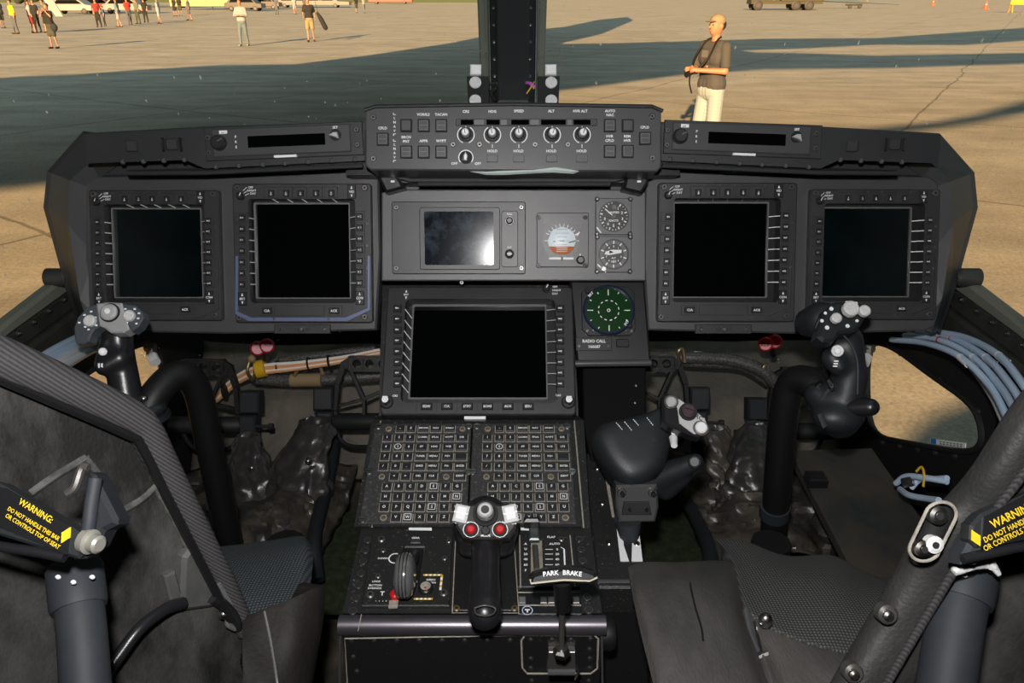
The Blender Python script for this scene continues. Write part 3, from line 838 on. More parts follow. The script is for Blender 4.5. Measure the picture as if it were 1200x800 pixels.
for s_, x, y in (('OFF', 646, 336), ('NIGHT', 648, 340), ('DAY', 646, 344)):
    a, b = cd.p(x, y, .0126); mb.text(s_, a + .006, b, .0128, .0032)
for x, y, s_ in ((476, 345, 'BRT'), (463, 463.5, 'CRS'), (654, 463, 'CAS')):
    a, b = cd.p(x, y, .0126); mb.text(s_, a, b, .0128, .0032)
    if y < 400: arrow(mb, a, b + .006, .0128, .0018, 90); arrow(mb, a, b - .006, .0128, .0018, -90)
cd.part('legend', mb)
cd.part('label_strip', MB().box(*cd.rect(544, 487.5, 569, 491, .013), .0, .0126, M_LBL))
for x, y in ((541, 331),): cd.screw(x, y, .012, .003, M_WHT)

# ---------------------------------------------------------------- sub panel with the round scope
FS = Frame(715, 380, 1.24, 12)
sp = T('side_instrument_panel', 'small black instrument panel with a rolled lower edge right of the large centre display', 'instrument panel', FS)
sp.part('panel_face', MB().prism(sp.poly([(668, 329), (755, 329), (763, 424), (676, 424)]), -.05, 0, M_CONS, .003))
mb = MB(); mb.tube([sp.p3(674, 426, .004), sp.p3(763, 425, .004)], .0055, M_FDP, 10); sp.part('edge_roll', mb)
sp.part('side_box', MB().prism(sp.poly([(683, 428), (757, 428), (757, 478), (752, 560), (700, 575), (684, 500)], -.03), -.14, -.03, mat('matt_box_black', (.006, .006, .006), .8, spec=.1), .002))
for x, y in ((745, 452), (744, 472), (752, 495)): a, b = sp.p(x, y, -.03); sp.part('rivet', MB().cyl(a, b, -.031, -.028, .0025, M_STEEL, 8, .001))
sp.part('blank_button', MB().box(*sp.rect(722, 397.5, 737, 407, 0), 0, .003, M_BLK, .0012, .002))
sc = T('round_scope', 'round green scope with white tick marks in a navy ring', 'gauge', FS, (712.5, 365))
sc.part('faceplate', MB().prism(rrect(-.043, -.041, .043, .041, .010, 1), 0, .004, M_CONS, .001))
n = 40; ci = lambda r: [(r * cos(2 * pi * i / n), r * sin(2 * pi * i / n)) for i in range(n)]
sc.part('rim', MB().ring(ci(.0415), ci(.0375), .002, .014, M_NAVY, .004, .002))
sc.part('scope_glass', MB().cyl(0, 0, .003, .0085, .0376, M_SCOPE, 40))
mb = MB(); h = .0088
for k in range(12):
    t_ = radians(30 * k); L = .025 if k % 3 == 0 else .0315; mb.line(L * cos(t_), L * sin(t_), .0345 * cos(t_), .0345 * sin(t_), h, .0013)
    mb.arc(0, 0, .0165, 30 * k + 4, 30 * k + 18, h, .0014, None, 3)
mb.arc(0, 0, .0022, 0, 360, h, .0012)
sc.part('tick_marks', mb)
for x, y, s_, an in ((-.033, .031, 'BRT', 45), (.033, -.026, 'INT', 55)):
    sc.part('corner_knob', MB().cyl(x, y, .004, .013, .004, M_BLK, 12, .001).text(s_, x + (.004 if x < 0 else -.006), y + (-.006 if x < 0 else .004), .0144, .004, None, an))
for x, y in ((-.035, -.034), (.036, -.034), (-.026, -.0335), (.027, -.0335)): sc.part('screw', MB().cyl(x, y, .003, .008, .0035 if abs(x) > .03 else .0022, M_SCREW, 12, .001))
pl = T('radio_call_plate', 'small black plate reading RADIO CALL below the green scope', 'plate', FS, (696, 403))
a0, b0, a1, b1 = pl.rect(675, 395.5, 716.5, 411, 0)
pl.part('plate', MB().box(a0, b0, a1, b1, 0, .002, M_KEY, .0005).text('RADIO CALL', 0, .0045, .0023, .0048, wf=.95).text('166687', 0, -.0045, .0023, .0046))
for x in (678.5, 713): pl.screw(x, 405.5, .0015, .0022, M_STEEL)
# ---------------------------------------------------------------- keyboards
ku = T('keyboard_unit', 'left of the two keypad units with dusty letter keys below the centre display', 'keypad', FK, (499, 550))
def u_at(x, y): return ku.p(x, y, .004)
a0 = u_at(448, 503)[0] - .013; a1 = u_at(541.4, 514)[0] + .013
bt = u_at(500, 496)[1]; bb = u_at(490, 613)[1]
mb = MB().box(a0 - .006, bb - .003, a1 + .006, bt + .003, -.03, .001, M_CONW).box(a0, bb, a1, bt, .0, .004, M_KBD, .0012)
ku.part('backing_plate', mb)
rows_ = [(503, [None, '-', '0', 'EMCON', 'NAV', 'DNAV', None]), (514, ['1', '2', '3', 'COMM', 'FPLN', 'WYPT', 'DIR']), (525.5, ['4', '5', '6', 'IFF', 'HDG', 'W/B', 'LTS']),
         (536.5, ['7', '8', '9', 'TUNER', 'MENU', 'PG+', ' ']), (547.5, ['/', '0', '.', 'EMER', 'MENU', 'PG-', 'ENTER']), (559, [None, '<', '>', 'DEL', 'CLR', None, 'IDENT'])]
xs_ = [454, 468, 480.6, 495.3, 510, 526.3, 541.4]
A_ = [u_at(x, 514)[0] for x in xs_]
def key(mb_name, a, b, w, hh, s_, cap=.0042):
    mb = MB()
    mb.box(a - w - .0011, b - hh - .0011, a + w + .0011, b + hh + .0011, .0035, .0046, M_EDGE)
    mb.box(a - w, b - hh, a + w, b + hh, .0035, .0075, M_KEY, .0012)
    if s_ and s_.strip():
        mb.text(s_, a, b, .0079, cap, wf=.9 if len(s_) < 5 else .8)
    if s_ in ('E', 'N', 'S', 'W') :
        for q in ((-1, -1, 1, -1), (1, -1, 1, 1), (1, 1, -1, 1), (-1, 1, -1, -1)):
            mb.line(a + q[0] * .0046, b + q[1] * .0046, a + q[2] * .0046, b + q[3] * .0046, .0079, .0009)
    if s_ == '5': mb.arc(a, b, .0048, 0, 360, .0079, .0010)
    ku.part('key', mb)
pitch_b = (u_at(500, 503)[1] - u_at(500, 559)[1]) / 5
b0_ = u_at(500, 503)[1]
W_ = [.0062, .0062, .0062, .0078, .0078, .0078, .0082]
for i, (y, row) in enumerate(rows_):
    for j, s_ in enumerate(row):
        b = b0_ - pitch_b * i
        if s_ is None:
            a = A_[j]; mb = MB().cyl(a, b, .004, .0055, .0045, M_EDGE, 12).cyl(a, b, .0045, .0065, .0033, M_BRASS, 12, .0008); ku.part('screw', mb)
        else: key('key', A_[j], b, W_[j], .0058, s_, .0040 if len(s_) < 3 else .0034)
x2 = [u_at(x, 571)[0] for x in (453.6, 467.6, 481, 494.6, 508.3, 522.3, 535.8)]
b2 = [u_at(500, y)[1] for y in (571, 583, 595)]
k = 0
for b in b2:
    for a in x2:
        key('key', a, b, .0062, .0058, 'ABCDEFGHIJKLMNOPQRSTU'[k], .0042); k += 1
b = u_at(500, 607)[1]
for j, s_ in enumerate([None, 'V', 'W', 'X', 'Y', 'Z', None]):
    if s_ is None: ku.part('screw', MB().cyl(x2[j] + .001, b, .004, .0055, .0048, M_EDGE, 12).cyl(x2[j] + .001, b, .0045, .0065, .0035, M_BRASS, 12, .0008))
    else: key('key', x2[j] + .001, b, .0062, .0056, s_, .0042)
for a, bq in ((a0 + .006, bt - .006), (a1 - .004, bt - .006), (a0 + .003, (bt + bb) / 2 - .002), (a1 - .001, (bt + bb) / 2 - .002), (a0 + .004, bb + .006)):
    ku.part('corner_fastener', MB().cyl(a, bq, .002, .006, .0058, M_STEEL, 14, .001).line(a - .004, bq, a + .004, bq, .0061, .0012, M_GAP))
sh = ku.R.col[0] * (ku.p(571.3, 514, .004)[0] - ku.p(454, 514, .004)[0])
dup(ku.root, Matrix.Translation(sh) @ ku.M, 'right of the two keypad units with letter keys, partly behind the centre grip')
KW = ku.p(684, 550)[0]

# ---------------------------------------------------------------- centre console body
cc = T('centre_console', 'black riveted centre console with a rolled front edge between the seats', 'console', FL, (560, 735))
L0, L1 = cc.p(397, 735)[0], cc.p(708, 735)[0]
T0, T1 = cc.p(424, 622)[0], cc.p(694, 622)[0]
bT = cc.p(560, 622)[1]; bB = cc.p(560, 727)[1]
def K(x, y, h=0): return cc.I @ FK.hit(x, y, h)
def CD(x, y, h=0): return cc.I @ FC.hit(x, y, h)
# top skin: display housing -> keyboard slope -> flat top, with sides dropping to the floor
mb = MB()
secL = [CD(448, 334, -.04), CD(444, 487, -.035), K(437, 492, -.006), K(424, 618, -.006), Vector((L0, bB + .012, -.002))]
secR = [CD(670, 334, -.04), CD(678, 487, -.035), K(684, 492, -.006), K(692, 618, -.006), Vector((L1, bB + .012, -.002))]
mb.grid([secL, secR], M_CONW, smooth=False)
dn = cc.R.inverted() @ Vector((0, 0, -1))
def drop(p, z=.01):
    w = cc.M @ p; return cc.I @ Vector((w.x, w.y, z))
mb.grid([[p for p in secL], [drop(p) for p in secL]], M_CONS, smooth=False)
mb.grid([[p for p in secR], [drop(p) for p in secR]], M_CONS, smooth=False)
cc.part('body', mb)
# rolled front edge
e0 = Vector((L0 - .002, bB, -.008)); e1 = Vector((L1 + .003, bB, -.008))
mb = MB().tube([e0, e1], .012, mat('polished_edge', (.16, .15, .165), .36, .8), 16)
cc.part('rolled_edge', mb)
mb = MB(); 
w0 = cc.M @ Vector((L0, bB - .002, -.012)); w1 = cc.M @ Vector((L1, bB - .002, -.012))
fr = [w0, w1, Vector((w1.x, w1.y, .01)), Vector((w0.x, w0.y, .01))]
mb.add([cc.I @ v for v in fr] + [cc.I @ (v + Vector((0, .01, 0))) for v in fr], [(0, 3, 2, 1), (4, 5, 6, 7), (0, 1, 5, 4), (1, 2, 6, 5), (0, 4, 7, 3)], M_CONS)
cc.part('front_panel', mb)
# front face: seam beads and rivets
FFr = Frame(0, 0, 0, o=w0.copy(), ax=Matrix(((1, 0, 0), (0, 0, -1), (0, 1, 0))).transposed() if False else Matrix((Vector((1, 0, 0)), Vector((0, 0, 1)), Vector((0, -1, 0)))).transposed())
def FW(x, y, h=0): return cc.I @ FFr.hit(x, y, h)
mb = MB()
mb.tube([FW(398, 800, .002), FW(399, 745, .002), FW(403, 742, .002), FW(612, 740, .002), FW(700, 738, .002), FW(705, 745, .002), FW(706, 800, .002)], .0016, M_FDP, 8)
mb.tube([FW(407, 800, .002), FW(404, 748, .002), FW(610, 744, .002)], .0009, M_EDGE, 6)
mb.tube([FW(614, 746, .002), FW(611, 750, .002), FW(612, 782, .002), FW(618, 789, .002), FW(692, 789, .002), FW(700, 783, .002), FW(701, 748, .002), FW(696, 744, .002), FW(614, 744, .002)], .0013, M_EDGE, 6)
cc.part('seam_bead', mb)
RV = [(412 + 26.5 * i, 749.5) for i in range(8)] + [(414, 769), (418, 786), (622, 749), (647, 749), (669, 749), (692, 748), (691, 760), (691, 771), (691, 782), (622, 771), (622, 782), (623, 797), (690, 797)]
nrm = FFr.R.col[2]
for x, y in RV:
    q = FW(x, y, 0); z = cc.I.to_3x3() @ nrm
    cc.part('rivet', MB().rev(q, z, [(.0035, -.001), (.0033, .0012), (.002, .0022)], M_SCRD, 10))
for x, y in ((431, 633), (428, 645), (425.5, 658), (423, 672), (420, 686), (417, 701), (413.5, 716), (679, 632), (681, 644), (683, 657), (688, 700), (690, 715)):
    a, b = cc.p(x, y); cc.part('screw', MB().cyl(a, b, -.003, .001, .0050, M_SCRD, 12, .001).arc(a, b, .0048, 0, 360, .0012, .0008, M_SCREW))
mb = MB(); mb.line(*cc.p(424, 722), *cc.p(420, 742), .004, .001, M_EDGE); mb.box(*cc.rect(440, 487.5, 441, 488), 0, 0.0001, M_EDGE)
mb.tube([K(446, 493, .0), K(436, 618, .0)], .0012, M_EDGE, 6); mb.tube([K(673, 493, .0), K(684, 618, .0)], .0012, M_EDGE, 6)
mb.tube([K(556, 497, .002), K(558, 592, .002)], .0014, M_EDGE, 6)
cc.part('worn_edges', mb)
cyl_ = MB(); p0 = FW(703, 742, -.02); cyl_.rev(p0, (1, 0, 0), [(.020, 0), (.021, .012), (.018, .018)], M_TUBE, 18); cc.part('side_boss', cyl_)
for x0, x1, pk in ((479, 506, 1), (610, 622, 0)):
    a, b = cc.p(x0, 624, .003)[0], cc.p(x1, 624, .003)[0]
    q = K(x0, 621, .006); r_ = K(x1, 618, .006); q2 = K(x1, 621.5, .006); r2 = K(x0, 618, .006)
    cc.part('label_strip', MB().add([q, q2, r_, r2], [(0, 1, 2, 3)], M_LBL))

# ---------------------------------------------------------------- landing gear panel
lg = T('landing_gear_panel', 'black landing gear panel with striped warning corner, left on the console top', 'control panel', FL, (480, 672))
mb = MB().prism(lg.poly([(436, 627), (531, 627), (527, 712), (424, 712)]), -.01, .004, M_CONW, .0012); lg.part('plate', mb)
mb = MB()
for x, y, s_, w in ((487, 630, 'GEAR', .003), (449, 654, 'DOWN', .0028), (441, 681, 'LOCK', .0028), (440, 685.5, 'BUTTON', .0028), (439, 689, 'OVERRIDE', .0026), (505, 679, 'EMERG', .0026), (505, 682.5, 'DOWN', .0026)):
    a, b = lg.p(x, y, .0045); mb.text(s_, a, b, .0046, w)
a, b = lg.p(463, 654, .0045); mb.arc(a, b, .008, 70, 290, .0046, .0016)
a, b = lg.p(448, 695, .0045); mb.text('T', a, b, .0046, .006)
for x in (440, 444, 448, 452): 
    a, b = lg.p(x, 704, .0045); mb.line(a, b, a + .001, b, .0046, .001)
lg.part('legend', mb)
mb = MB()
pts = [(496, 673.5), (518, 673.5), (516, 691)]
pa = [lg.p(x, y, .0045) for x, y in pts]
def stripes(mb, p, q, n):
    p, q = Vector(p), Vector(q)
    for i in range(n):
        u0, u1 = i / n, (i + 1) / n
        mb.line(*p.lerp(q, u0), *p.lerp(q, u1), .0046, .0028, M_TAPE if i % 2 == 0 else M_WHT)
stripes(mb, pa[0], pa[1], 9); stripes(mb, pa[1], pa[2], 6); stripes(mb, lg.p(485, 701.5, .0045), lg.p(507, 701.5, .0045), 9)
lg.part('hazard_stripes', mb)
# slot block, lever and wheel-shaped knob
q = lg.rect(470, 640, 494, 685, .004); mb = MB().box(q[0], q[1], q[2], q[3], .003, .010, M_BLK, .002, .003)
mb.box(*lg.rect(474, 639, 498, 642, .01), .003, .012, M_BEZEL, .001); mb.box(*lg.rect(481, 632, 493, 637, .005), .003, .007, M_BEZEL, .001)
lg.part('lever_slot', mb)
p0 = lg.c(487, 652, 1.0); p1 = lg.c(475, 672, .945)
mb = MB().tube([lg.p3(486, 650, .01), lg.c(484, 655, .965), lg.c(478, 663, .935)], .007, M_BLK, 12); lv = lg.part('gear_lever', mb)
C_ = lg.c(474.5, 674, .925); ax = Vector((1, 0, 0)); mb = MB()
prof = []
R0 = .027
for i in range(13):
    u = (i / 12 - .5) * 2; r_ = .013 + .014 * sqrt(max(0, 1 - abs(u) ** 2.6)); prof.append((r_, u * .0122))
mb.rev(C_, ax, prof, mat('clear_grey_plastic', (.16, .16, .16), .15, .3, coat=.8), 32)
for u in (-.004, 0, .004):
    r_ = .0272; rp = [(r_ - .001, u - .0006), (r_, u - .0006), (r_, u + .0006), (r_ - .001, u + .0006)]; mb.rev(C_, ax, rp, M_GAP, 32, cap=False)
lg.part('wheel_knob', mb, lv)
a, b = lg.p(463, 699, .004); lg.part('red_button', MB().cyl(a, b, .003, .012, .0062, M_RED, 16, .002).box(a - .006, b - .017, a + .005, b - .006, .003, .005, M_EDGE))
a, b = lg.p(499, 690, .004); lg.part('push_button', MB().cyl(a, b, .003, .010, .0095, M_BLK, 20, .002).cyl(a, b, .010, .0104, .0065, M_EDGE, 18).cyl(a, b - .003, .0104, .0106, .0015, M_RED, 8))
for x, y in ((447, 632), (449, 645), (443, 675), (521, 654), (526, 634), (434, 697), (520, 695)): lg.screw(x, y, .004, .0055 if y in (632, 697, 695) else .0038, M_SCREW)

# ---------------------------------------------------------------- centre grip
cp = T('grip_base_plate', 'worn black base plate under the centre grip on the console', 'plate', FL, (569, 675))
mb = MB().prism(cp.poly([(533, 627), (602, 627), (608, 718), (530, 718)]), -.01, .005, M_CONS, .0012)
cp.part('plate', mb)
for x, y in ((535, 713), (603, 713)): cp.screw(x, y, .005, .0045, M_BRASS)
mb = MB(); mb.tube([cp.p3(534, 627, .006), cp.p3(530, 718, .006), cp.p3(608, 718, .006), cp.p3(602, 627, .006)], .0008, M_EDGE, 6); cp.part('worn_edges', mb)
cg = T('centre_grip', 'upright black hand grip with silver four-way switch and two red buttons on the console', 'control grip', None, (569, 640, .96))
c = cg.c
vs, fs = blob([('c', c(569, 628, .95), c(568.5, 680, .885), .0185, .0175), ('c', c(568.5, 680, .885), c(568, 712, .845), .0175, .0195), ('c', c(568, 712, .845), c(568, 718, .84), .0195, .0195),
               ('e', c(548, 618, .965), (.020, .020, .026)), ('e', c(590, 618, .965), (.020, .020, .026)), ('e', c(569, 607, .965), (.030, .026, .030)),
               ('c', c(550, 636, .97), c(588, 636, .97), .018, .018)], .004, 4)
cg.part('grip_body', MB().add(vs, fs, M_GRIP, True))
FG = Frame(569, 612, .925, 28)
g2 = lambda x, y, h=0: cg.I @ FG.hit(x, y, h)
def on(mbx, Fx, tt):   # move a mesh built in frame coordinates into the thing
    Mx = tt.I @ (Matrix.Translation(Fx.o) @ Fx.R.to_4x4()); mbx.v = [Mx @ v for v in mbx.v]; return mbx
def fpx(Fx, x, y, h=0):
    I = (Matrix.Translation(Fx.o) @ Fx.R.to_4x4()).inverted(); v = I @ Fx.hit(x, y, h); return (v.x, v.y)
o_ = [(534, 598), (545, 591), (569, 588.5), (594, 591), (604, 598), (605, 618), (596, 629), (584, 631), (554, 631), (542, 629), (534, 616)]
mb = MB().prism([fpx(FG, x, y) for x, y in o_], -.02, 0, mat('dark_grey_plate', (.05, .05, .05), .35, .3), .003); cg.part('top_plate', on(mb, FG, cg))
a, b = fpx(FG, 569, 602); mb = MB().cyl(a, b, 0, .004, .0155, M_GAP, 24).cyl(a, b, .002, .007, .0125, M_SCRD, 24, .002).cyl(a, b, .006, .020, .0085, M_KNOB, 20, .002, r1=.0095).cyl(a, b, .0201, .0203, .005, M_SCRD, 16)
cg.part('four_way_switch', on(mb, FG, cg))
for x, y, rr_ in ((541, 604, -12), (598, 604, 12)):
    a, b = fpx(FG, x, y); mb = MB().box(-.0085, -.0105, .0085, .0105, 0, .013, M_LBL, .003)
    mb.box(-.0085, -.0012, .0085, .0008, .0128, .0135, M_WHT)
    Rz = Matrix.Rotation(radians(rr_), 4, 'Z'); mb.v = [Rz @ v + Vector((a, b, 0)) for v in mb.v]; cg.part('rocker_cap', on(mb, FG, cg), label='white rocker cap')
for x in (552, 586):
    a, b = fpx(FG, x, 621); cg.part('red_button', on(MB().cyl(a, b, 0, .003, .0088, M_GAP, 20).arc(a, b, .0092, 0, 360, .003, .001).cyl(a, b, .002, .0075, .0056, M_RED, 18, .002), FG, cg))
a, b = fpx(FG, 569, 622); mb = MB().cyl(a, b, 0, .004, .0055, M_BLK, 14, .001)
for x, y, s_ in ((552, 627.5, 'SEL'), (569, 627.5, 'MODE'), (536, 612, 'DN'), (548, 612.5, 'UP'), (591, 612, 'OFF'), (602, 613, 'ON')):
    a2, b2 = fpx(FG, x, y); mb.text(s_, a2, b2, .0006, .0028)
cg.part('legend', on(mb, FG, cg))
mb = MB(); pth = [c(556, 712, .812), c(558, 719, .812), c(568, 721.5, .812), c(578, 719, .812), c(580, 712, .812), c(568, 709, .815), c(556, 712, .812)]
mb.tube(pth, .0009, M_SCREW, 6, 4); cg.part('end_ring', mb)

# ---------------------------------------------------------------- flap panel
fl = T('flap_lever_panel', 'flap lever panel with a slotted grey lever, right on the console top', 'control panel', FL, (643, 672))
mb = MB().prism(fl.poly([(606, 626), (673, 626), (680, 690), (607, 690)]), -.01, .004, M_CONW, .0012)
fl.part('plate', mb)
fl.part('slot', MB().prism(fl.poly([(622, 634), (635, 634), (637, 682), (622, 682)], .004), .003, .0052, mat('slot_beige', (.28, .25, .20), .5, dust=(.1, .08, .06), damt=.5, dscale=100), 0))
mb = MB(); mb.tube([fl.p3(627, 640, .008), fl.p3(629, 668, .010)], .004, M_SCREW, 10); mb.box(*fl.rect(620, 618, 632, 634, .012), .010, .016, mat('lever_grey', (.09, .10, .10), .3, .5), .002)
mb.box(*fl.rect(614, 610, 632, 616, .02), .016, .03, M_BLK, .003); fl.part('flap_lever', mb)
mb = MB()
for s_, x, y in (('FLAP', 646, 629), ('AUTO', 650, 637), ('0', 653, 643.5), ('20', 653, 649), ('40', 653, 655), ('60', 653, 661.5), ('A', 616, 637), ('U', 616, 643), ('20', 616, 649), ('40', 616, 655), ('60', 616, 661.5), ('F', 616, 668)):
    a, b = fl.p(x, y, .0045); mb.text(s_, a, b, .0046, .0036)
for y in (643.5, 649, 655, 661.5):
    mb.line(*fl.p(639, y, .0045), *fl.p(648, y, .0045), .0046, .001)
mb.line(*fl.p(657, 641, .0045), *fl.p(661, 643, .0045), .0046, .001); mb.line(*fl.p(661, 643, .0045), *fl.p(662, 664, .0045), .0046, .002)
fl.part('legend', mb)
for x_, x2_ in ((609, 610), (668, 674)): fl.part('worn_edge', MB().tube([fl.p3(x_, 627, .005), fl.p3(x2_, 688, .005)], .001, M_EDGE, 6))
fl.screw(658, 632, .004, .004, M_SCREW)
sb = T('switch_strip', 'black strip of small square switches under the flap panel', 'control panel', FL, (643, 705))
sb.part('plate', MB().prism(sb.poly([(607, 693), (680, 693), (682, 722), (607, 722)]), -.01, .004, M_CONS, .0012))
for x in (612, 637, 646, 675):
    q = sb.rect(x - 4, 700, x + 4, 708, .005); sb.part('switch', MB().box(*q, .003, .008, M_SCREW if x > 620 else M_KEYG, .001))
a, b = sb.p(618, 715, .0045); sb.part('round_emblem', MB().arc(a, b, .0062, 0, 360, .0046, .0012, mat('pale_blue_print', (.45, .55, .75), .5)).line(a - .003, b + .001, a + .003, b + .001, .0046, .0018).line(a, b - .003, a, b + .001, .0046, .0018))
sb.part('worn_edge', MB().tube([sb.p3(607, 694, .004), sb.p3(680, 694, .004)], .0009, M_EDGE, 6)); sb.part('worn_edge', MB().tube([sb.p3(607, 709, .004), sb.p3(681, 709, .004)], .0009, M_EDGE, 6))

# ---------------------------------------------------------------- park brake
pb = T('park_brake_handle', 'black T-shaped handle lettered PARK BRAKE on a steel rod at the console front', 'brake handle', None, (657, 745, .86))
c = pb.c
FB = Frame(660, 676, .80, 10)
o_ = [(620, 676), (624, 671), (640, 665.5), (660, 663), (682, 664), (696, 669), (700, 674), (699, 680), (690, 683), (662, 681), (640, 683), (625, 685), (620, 681)]
mb = MB().prism([fpx(FB, x, y) for x, y in o_], -.012, .010, M_BLK, .004)
mb = on(mb, FB, pb); T_ = pb.part('handle', mb)
mb = MB(); e = [fpx(FB, x, y) for x, y in [(621, 677), (622, 682), (640, 680), (660, 678), (690, 679), (699, 675)]]
mb.tube([(*q, .0095) for q in e], .0011, mat('worn_cream_edge', (.6, .55, .42), .4), 6); pb.part('worn_edge', on(mb, FB, pb), T_)
mb = MB()
for i, ch in enumerate('PARK BRAKE'):
    if ch == ' ': continue
    u = (i - 4.5) / 4.5; a, b = fpx(FB, 659 + u * 21, 670.5 + 1.8 * u * u, .0103); mb.text(ch, a, b, .0106, .0046, ang=-u * 8)
pb.part('lettering', on(mb, FB, pb), T_)
pb.part('stem', MB().tube([c(659, 678, .81), c(659, 712, .845)], [.0105, .0085], M_BLK, 12).tube([c(663, 690, .81), c(663, 712, .832)], .0008, M_TAPE, 6))
pb.part('rod', MB().tube([c(658.5, 710, .845), c(658, 770, .875)], .0035, M_SCREW, 10))
pb.part('nut', MB().rev(c(658, 766, .875), (c(658, 740, .86) - c(658, 766, .875)), [(.010, 0), (.010, .006), (.007, .009)], M_STEEL, 6, smooth=False))
o_ = pb.part('bracket', MB().prism([(-.018, -.016), (.018, -.016), (.016, .016), (-.016, .016)], -.006, .003, M_SCREW, .001)); q = pb.I @ FFr.hit(658, 773, .006); o_.data.transform(Matrix.Translation(q) @ FFr.R.to_4x4())
pb.part('clevis', MB().tube([c(642, 787, .88), c(674, 787, .88)], .004, M_FDP, 8).tube([c(676, 779, .88), c(678, 787, .88), c(674, 796, .88)], .0018, M_STEEL, 8).box(0, 0, .0001, .0001, 0, .0001, M_BLK))

# ---------------------------------------------------------------- right console slab and thrust lever
FR_ = Frame(720, 620, 1.10, 58)
rs = T('side_console_slab', 'narrow black side slab with dust specks below the thrust lever', 'console', FR_)
mb = MB().prism(rs.poly([(684, 530), (738, 530), (752, 660), (750, 688), (700, 688)]), -.05, 0, M_CONW, .003); rs.part('top_plate', mb)
mb = MB(); mb.tube([rs.p3(700, 684, -.006), rs.p3(738, 684, -.006)], .007, M_FDP, 10); rs.part('rolled_edge', mb)
f0 = rs.root.matrix_world
fr = [FR_.hit(700, 689, -.01), FR_.hit(752, 689, -.01)]
mb = MB(); q = fr + [Vector((fr[1].x + .05, fr[1].y, .01)), Vector((fr[0].x, fr[0].y, .01))]
q += [Vector((q[1].x, q[1].y + .4, q[1].z)), Vector((q[2].x, q[2].y + .4, q[2].z))]
mb.add([rs.I @ v for v in q], [(0, 3, 2, 1), (1, 2, 5, 4)], M_CONS); rs.part('front_panel', mb)
for x, y in ((714, 636.5), (761 - 0, 637.5), (706, 590), (700, 549)): 
    a, b = rs.p(min(x, 746), y); rs.part('screw', MB().cyl(a, b, -.002, .003, .0048, M_STEEL, 12, .001))
mb = MB().prism(rs.poly([(722, 615), (729, 615), (731, 640), (737, 658), (727, 658)], 0), 0, .0015, M_LBL).prism(rs.poly([(741, 628), (748, 616), (753, 658), (740, 658)], 0), 0, .0015, M_LBL)
mb.prism(rs.poly([(709, 560), (713, 560), (720, 606), (717, 606)], 0), 0, .0015, M_EDGE)
rs.part('pale_slot_edges', mb)

tl = T('thrust_lever', 'black dome-topped thrust lever with a silver switch head beside the keyboards', 'thrust lever', None, (742, 610, 1.08))
c = tl.c
Fo = Frame(742, 520, 1.075, 28)
def chaik(P, k=2):
    for _ in range(k):
        Q = []
        for i in range(len(P)):
            a, b = Vector(P[i]), Vector(P[(i + 1) % len(P)]); Q += [a.lerp(b, .25), a.lerp(b, .75)]
        P = Q
    return [tuple(p) for p in P]
dome_ = [fpx(Fo, x, y) for x, y in [(696, 500), (708, 491), (740, 486), (764, 479), (780, 470), (790, 490), (788, 520), (781, 545), (764, 560), (746, 566), (732, 564), (716, 550), (703, 530), (695, 512)]]
mb = MB().pillow(chaik(dome_), [(.010, -.075), (.002, -.05), (0, -.022), (.0015, -.012), (.005, -.004), (.011, .001), (.020, .004), (.032, .006), (.042, .0066)], M_GRIPD)
tl.part('dome_body', on(mb, Fo, tl))
vs, fs = blob([('c', c(735, 565, 1.12), c(775, 560, 1.12), .022, .026), ('c', c(775, 558, 1.11), c(815, 541, 1.08), .020, .0125), ('c', c(780, 572, 1.12), c(800, 556, 1.10), .018, .015)], .004, 4)
q = tl.part('lower_body', MB().add(vs, fs, M_GRIPD, True))
tl.part('finger_hook', MB().rev(c(814, 541, 1.068), (c(814, 541, 1.0) - c(814, 541, 1.068)), [(.0095, 0), (.0085, .004), (.006, .005)], M_GRIPD, 16), q)
mb = MB(); Fh = Frame(796, 486, 1.045, 25)
o_ = [(776, 470), (777, 463), (783, 460.5), (790, 462), (825, 488), (830, 495), (829, 505), (820, 512), (809, 509), (784, 499), (777, 494)]
mb.prism([fpx(Fh, x, y) for x, y in o_], -.022, 0, M_GRIP, .003); hd = tl.part('switch_head', on(mb, Fh, tl))
o2 = [(790, 466), (797, 468), (826, 490), (828.5, 497), (827, 505), (820, 510), (812, 508), (796, 496), (794, 480)]
tl.part('silver_face', on(MB().prism([fpx(Fh, x, y) for x, y in o2], -.004, .001, mat('brushed_silver', (.62, .62, .62), .4, .3), .001), Fh, tl), hd)
for x, y, r_, m_, nm, hh in ((786.5, 471, .0075, M_KNOB, 'push_button', .005), (806, 483, .0115, M_GAP, 'castle_switch', .012), (821, 502, .0082, M_LBL, 'push_button', .008)):
    a, b = fpx(Fh, x, y); mb = MB()
    if nm == 'castle_switch': mb.cyl(a, b, 0, .003, .0125, M_GAP, 22).cyl(a, b, .003, hh, .0095, mat('plum_metal', (.22, .15, .18), .25, .7), 20, .003).line(a - .006, b + .002, a + .006, b - .002, hh + .0003, .002, M_GAP)
    else: mb.cyl(a, b, 0, .002, r_ * 1.3, M_SCREW, 20).cyl(a, b, .001, hh, r_, m_, 18, .002)
    tl.part(nm, on(mb, Fh, tl), hd)
a, b = fpx(Fh, 819, 489); 
mb = MB(); mb.text('RC', a, b, .0015, .006, M_GAP, -30); tl.part('legend', on(mb, Fh, tl), hd)
tl.part('toggle', MB().tube([c(789, 513, 1.06), c(790, 522, 1.045)], [.006, .0045], M_LBL, 10), q, label='white toggle tip')
o_ = tl.part('white_tag', MB().box(-.005, -.002, .005, .002, 0, .001, M_LBL)); o_.data.transform(Matrix.Translation(c(791, 507, 1.055)) @ CAMM.to_3x3().to_4x4())
Fd = Frame(740, 500, 1.07, 40); mb = MB()
